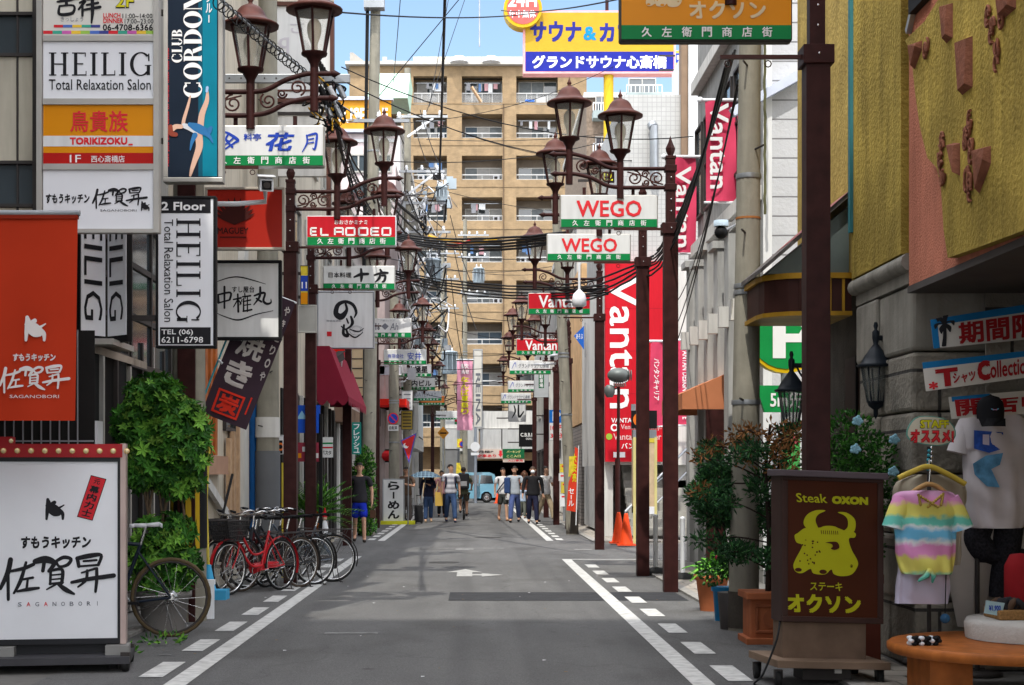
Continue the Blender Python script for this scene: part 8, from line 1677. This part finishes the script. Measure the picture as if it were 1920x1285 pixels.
# walking man in front
A = person("man in a charcoal v-neck t-shirt and bright blue shorts walking with a small bag", 674, 85, 1.74, .06, .16, 1, shirt=CL("charcoal_tee", (.028, .026, .03)), trousers=CL("shorts_blue", (.012, .03, .42)), shorts=True, shoe=CL("sandal", (.05, .04, .035)), wide=1.06, armL=[(.2, 0, 1.40), (.27, .02, 1.13), (.27, -.06, .89)], armR=[(-.2, 0, 1.40), (-.28, .03, 1.13), (-.29, -.04, .88)])
mb = MB(); p = Vector(((674 - CX) / 85 + .30, F / 85 - .08, .62)); mb.box((p.x - .06, p.y - .04, p.z - .08), (p.x + .06, p.y + .04, p.z + .1), mat("bag_brown", (.10, .05, .03), .6)); mb.tube([(p.x - .03, p.y, p.z + .1), (p.x, p.y, p.z + .2), (p.x + .03, p.y, p.z + .1)], .008, mat("bag_brown", (.10, .05, .03)), 5); tag(mb.build("hand_bag", origin=p), "small dark brown bag hanging from the walking man's hand", "bag")
person("young man in a brown t-shirt looking down at his phone beside the noodle board", 762, 61.5, 1.72, -.25, .0, 1, shirt=CL("brown_tee", (.10, .065, .045)), trousers=CL("grey_brown_trousers", (.10, .085, .08)), headtilt=.25, armL=[(.19, 0, 1.40), (.26, -.02, 1.14), (.08, -.26, 1.2)], armR=[(-.19, 0, 1.40), (-.25, -.02, 1.14), (-.06, -.25, 1.2)])
ux_, uy_ = (803 - CX) / 60, F / 60
person("woman in a dark navy top and jeans walking under a checked umbrella", 803, 60, 1.60, .1, .12, -1, shirt=NAV, sleeve='long', trousers=DEN, longhair=True, wide=1.0, shoe=CL("shoe_tan", (.3, .22, .14)), armL=[(.18, 0, 1.40), (.23, -.04, 1.16), (.03, -.22, 1.26)])
t = thing("umbrella", "dark checked umbrella held over the woman in navy", "umbrella", (ux_ - .08, uy_ - .2, 1.2)); c = (ux_ - .09, uy_ - .2, 1.54); UM = brickmat("umbrella_check", (.03, .07, .11), (.02, .045, .08), (.16, .26, .33), .12, .12, 'xy', .01, .7, 0, 0)
mb = MB(); mb.lathe(c, [(.56, -.13), (.54, -.115), (.42, -.04), (.25, .03), (.02, .075)], UM, 8, .39, False); mb.build("canopy", t)
mb = MB(); mb.tube([(c[0], c[1], 1.10), (c[0], c[1], 1.66)], .01, STEEL, 6)
for q in range(8): a = .39 + q * math.pi / 4; mb.tube([(c[0], c[1], c[2] - .12), (c[0] + .28 * math.cos(a), c[1] + .28 * math.sin(a), c[2] + .0)], .004, STEEL, 4)
mb.build("shaft", t)
t = thing("suitcase", "upright black wheeled suitcase pulled by the woman under the umbrella", "suitcase", P(785, 982, 48.9)); c = P(785, 982, 48.9)
mb = MB(); mb.box((c.x - .13, c.y - .11, .05), (c.x + .13, c.y + .11, .56), BLK); mb.build("body", t, bevel=.03)
mb = MB()
for s_ in (-.07, .07): mb.tube([(c.x + s_, c.y + .08, .55), (c.x + s_, c.y + .08, .86)], .01, CHROME, 5)
mb.tube([(c.x - .08, c.y + .08, .86), (c.x + .08, c.y + .08, .86)], .015, BLACK, 6); mb.build("handle", t)
mb = MB()
for s_ in (-.09, .09): mb.ball((c.x + s_, c.y - .07, .035), .035, RUBBER, 8, 5)
mb.build("castor", t)
STR = bandmat("striped_tee", [(.8, (.16, .16, .19)), (.96, (.42, .42, .46)), (1.02, (.14, .14, .17)), (1.10, (.5, .5, .53)), (1.18, (.13, .13, .16)), (1.26, (.5, .5, .53)), (1.33, (.16, .16, .2)), (1.44, (.58, .58, .6))], 2)
person("pink shirted person mostly hidden behind the striped man, carrying a yellow bag", 828, 53, 1.62, 0, .1, 1, shirt=CL("pink_tee", (.5, .25, .25)), trousers=BLK)
t = thing("shopping_bag", "yellow shopping bag beside the striped man", "bag", P(823, 948, 51)); c = P(823, 934, 51); mb = MB(); mb.box((c.x - .12, c.y - .06, c.z - .25), (c.x + .12, c.y + .06, c.z + .18), mat("bag_yellow", (.55, .36, .08), .8)); mb.tube([(c.x - .08, c.y, c.z + .18), (c.x, c.y, c.z + .36), (c.x + .08, c.y, c.z + .18)], .012, mat("bag_yellow", (.55, .36, .08)), 5); mb.build("body", t)
person("man in a grey striped t-shirt with a backpack, looking over his shoulder", 845, 60, 1.80, .1, .26, 1, shirt=STR, trousers=DEN, headyaw=.8, wide=1.08, shoe=NAV)
c = Vector(((845 - CX) / 60, F / 60 + .17, 1.25)); t = thing("backpack", "dark backpack with straps on the striped man's back", "backpack", tuple(c)); mb = MB(); mb.box((c.x - .17, c.y, c.z - .2), (c.x + .17, c.y + .14, c.z + .22), BLK); mb.build("body", t, bevel=.03); mb = MB()
for s_ in (-1, 1): mb.tube(crom([(c.x + .12 * s_, c.y, c.z + .22), (c.x + .13 * s_, c.y - .17, c.z + .22), (c.x + .14 * s_, c.y - .33, c.z + .02), (c.x + .17 * s_, c.y - .17, c.z - .2), (c.x + .15 * s_, c.y, c.z - .18)], 5), .02, NAV, 6)
mb.build("strap", t)
# the cyclist riding away
cxx, cyy = (869 - CX) / 57, F / 57
bicycle("bicycle ridden away down the street by the cyclist with a black backpack", (cxx, cyy - .1), (cxx + .03, cyy + .98), BBIKE, True, False).pop("group", None)
def ride(sg): return [(sg * .09, .02, .93), (sg * .11, -.36, .72 if sg > 0 else .62), (sg * .10, -.26, .32 if sg > 0 else .22), (sg * .10, -.40, .28 if sg > 0 else .18)]
person("cyclist in an olive shirt and shorts riding away with a black backpack", 869, 57.5, 1.72, math.pi, 0, 1, shirt=CL("olive_shirt", (.10, .11, .07)), trousers=CL("olive_shorts", (.09, .08, .06)), shorts=True, seated=ride, longhair=False, armL=[(.19, -.02, 1.40), (.28, -.2, 1.2), (.26, -.45, 1.06)], armR=[(-.19, -.02, 1.40), (-.28, -.2, 1.2), (-.26, -.45, 1.06)])
c = Vector((cxx, F / 57.5 - .30, 1.28)); t = thing("backpack", "big black backpack with a pale patch on the cyclist's back", "backpack", tuple(c)); mb = MB(); mb.box((c.x - .19, c.y, c.z - .26), (c.x + .19, c.y + .19, c.z + .26), BLK); mb.build("body", t, bevel=.05); mb = MB(); mb.box((c.x - .12, c.y - .02, c.z - .16), (c.x + .12, c.y - .002, c.z + .0), mat("patch_grey", (.22, .22, .23), .7)); mb.build("pocket", t, bevel=.008)
# the group on the white line
G = person("man in a loose white t-shirt and dark shorts with a sling strap", 943, 58, 1.70, .15, .12, 1, shirt=WHT, trousers=CL("dark_shorts", (.05, .055, .05)), shorts=True, headyaw=.5, wide=1.08, shoe=CL("sandal_tan", (.35, .18, .1)))
c = Vector(((943 - CX) / 58, F / 58, 0)); t = thing("sling_bag", "white cloth bag on a dark sling strap across the white t-shirt", "bag", (c.x, c.y, .8)); mb = MB(); mb.tube(crom([(c.x + .14, c.y + .02, 1.46), (c.x + .08, c.y - .16, 1.32), (c.x - .08, c.y - .18, 1.1), (c.x - .2, c.y - .10, .92)], 5), .022, NAV, 6); mb.build("strap", t); mb = MB(); mb.box((c.x + .08, c.y - .22, .68), (c.x + .30, c.y - .15, .95), WHT); mb.build("bag", t, bevel=.02)
person("man in a pale grey t-shirt and blue trousers with a blue bag on his shoulder", 965, 60, 1.74, -.1, .28, -1, shirt=GRT, trousers=CL("blue_trousers", (.07, .10, .24)), headyaw=-.2, wide=1.04)
c = Vector(((965 - CX) / 60 - .22, F / 60 - .06, 1.15)); t = thing("shoulder_bag", "blue cloth bag hanging from the grey t-shirted man's shoulder", "bag", tuple(c)); mb = MB(); mb.box((c.x - .11, c.y - .12, c.z - .24), (c.x + .08, c.y + .1, c.z + .26), CL("bag_blue", (.03, .06, .16))); mb.build("body", t, bevel=.04)
person("small child in a light blue shirt walking behind the masked man", 980, 55, 1.15, 0, .15, 1, shirt=CL("child_blue", (.38, .48, .62)), trousers=CL("child_grey", (.12, .13, .11)))
person("man in a white face mask, black shirt and navy trousers walking on the white line", 999, 62, 1.72, -.02, .14, 1, shirt=BLK, sleeve='long', trousers=NAV, wide=1.18, mask=True, hair=CL("hair_thin", (.07, .05, .04)))
person("man in a white shirt and khaki trousers holding a camera behind the brown post", 1023, 60, 1.74, .6, .3, 1, shirt=WHT, trousers=KHA, headyaw=.5, armL=[(.19, 0, 1.40), (.24, -.05, 1.14), (.05, -.26, 1.2)])
person("woman with brown hair mostly hidden behind the masked man's shoulder", 983, 52, 1.62, 0, .1, 1, shirt=CL("rust_top", (.3, .12, .08)), trousers=BLK, hair=CL("hair_brown", (.12, .05, .03)), longhair=True)
# ================================================================== the light blue car across the far street
t = thing("parked_car", "light blue boxy small car on the far cross street", "car", (-.3, 84.5, 0)); s = 35.5; Y = F / s; xr = (937 - CX) / s; L = 3.35; x0 = xr - L
CARB = mat("car_blue", (.20, .45, .60), .25, var=.03, coat=.6); CARG = mat("car_glass", (.02, .025, .03), .06, spec=.9)
side = [(xr, .35), (xr + .0, .75), (xr - .10, 1.0), (xr - .28, 1.52), (xr - .55, 1.60), (x0 + 1.25, 1.58), (x0 + .85, 1.42), (x0 + .45, 1.02), (x0 + .08, .92), (x0, .7), (x0, .3), (x0 + .35, .25), (x0 + .42, .5), (x0 + .6, .6), (x0 + .8, .6), (x0 + .98, .48), (x0 + 1.02, .24), (xr - 1.0, .24), (xr - .96, .48), (xr - .8, .6), (xr - .6, .6), (xr - .42, .48), (xr - .36, .28)]
from mathutils.geometry import tessellate_polygon
tess = [tuple(q) for q in tessellate_polygon([[Vector((a, b, 0)) for a, b in side]])]; n = len(side)
mb = MB(); vs = [(a, Y, b) for a, b in side] + [(a, Y + 1.45, b) for a, b in side]; mb.add(vs, tess + [tuple(n + k for k in q) for q in tess] + [(i, (i + 1) % n, n + (i + 1) % n, n + i) for i in range(n)], CARB); mb.build("body", t, bevel=.02)
for pts in ([(xr - .32, 1.02), (xr - .42, 1.45), (xr - 1.0, 1.47), (xr - 1.05, 1.02)], [(xr - 1.12, 1.02), (xr - 1.08, 1.47), (xr - 1.95, 1.46), (xr - 1.95, 1.02)], [(xr - 2.02, 1.02), (xr - 2.02, 1.45), (x0 + .95, 1.38), (x0 + .66, 1.04)]):
    mb = MB(); mb.prism(lambda a, b, d=0.: Vector((a, Y - d, b)), pts, -.01, .012, CARG); mb.build("window", t)
mb = MB(); mb.prism(lambda a, b, d=0.: Vector((xr - .10 - (b - 1.0) * .36 + .012 + d, a, b)), [(Y + .1, 1.05), (Y + 1.35, 1.05), (Y + 1.3, 1.48), (Y + .15, 1.48)], 0, .01, CARG); mb.build("rear_window", t)
mb = MB(); mb.box((xr - .06, Y - .012, .78), (xr + .012, Y + .1, 1.12), mat("tail_red", (.5, .01, .02), .2)); mb.build("tail_light", t)
mb = MB(); mb.box((xr - .4, Y - .015, .28), (xr + .05, Y + 1.45, .45), CARB); mb.build("bumper", t)
for i, b in ((0, xr - 1.06), (1, xr - 1.98)):
    mb = MB(); mb.box((b - .008, Y - .008, .3), (b + .008, Y + .01, 1.02), DKFR); mb.box((b - .16, Y - .025, .92), (b - .02, Y + .01, .95), CHROME); mb.build("door_seam", t)
for cx_ in (xr - .69, x0 + .70):
    mb = MB(); mb.lathe((0, 0, 0), [(.2, -.09), (.27, -.08), (.285, 0), (.27, .08), (.2, .09)], RUBBER, 20); mb.v = [(cx_ + v[0], Y + .12 + v[2], .285 + v[1]) for v in mb.v]; w = mb.build("wheel", t)
    mb = MB(); mb.lathe((0, 0, 0), [(.02, -.105), (.06, -.10), (.17, -.085), (.19, -.095), (.2, -.08)], CHROME, 16); mb.v = [(cx_ + v[0], Y + .12 + v[2], .285 + v[1]) for v in mb.v]; mb.build("hub_cap", w)
t = thing("traffic_cone", "tiny orange cone beside the rear wheel of the light blue car", "traffic cone", P(933, 945, 83)); mb = MB(); mb.lathe((P(933, 945, 83).x, 83, 0), [(.2, .0), (.2, .04), (.13, .05), (.03, .68), (.001, .7)], mat("cone_orange", (.75, .07, .015)), 14); mb.build("body", t)
for o in list(bpy.data.objects):
    if "_w" in o.keys(): del o["_w"]
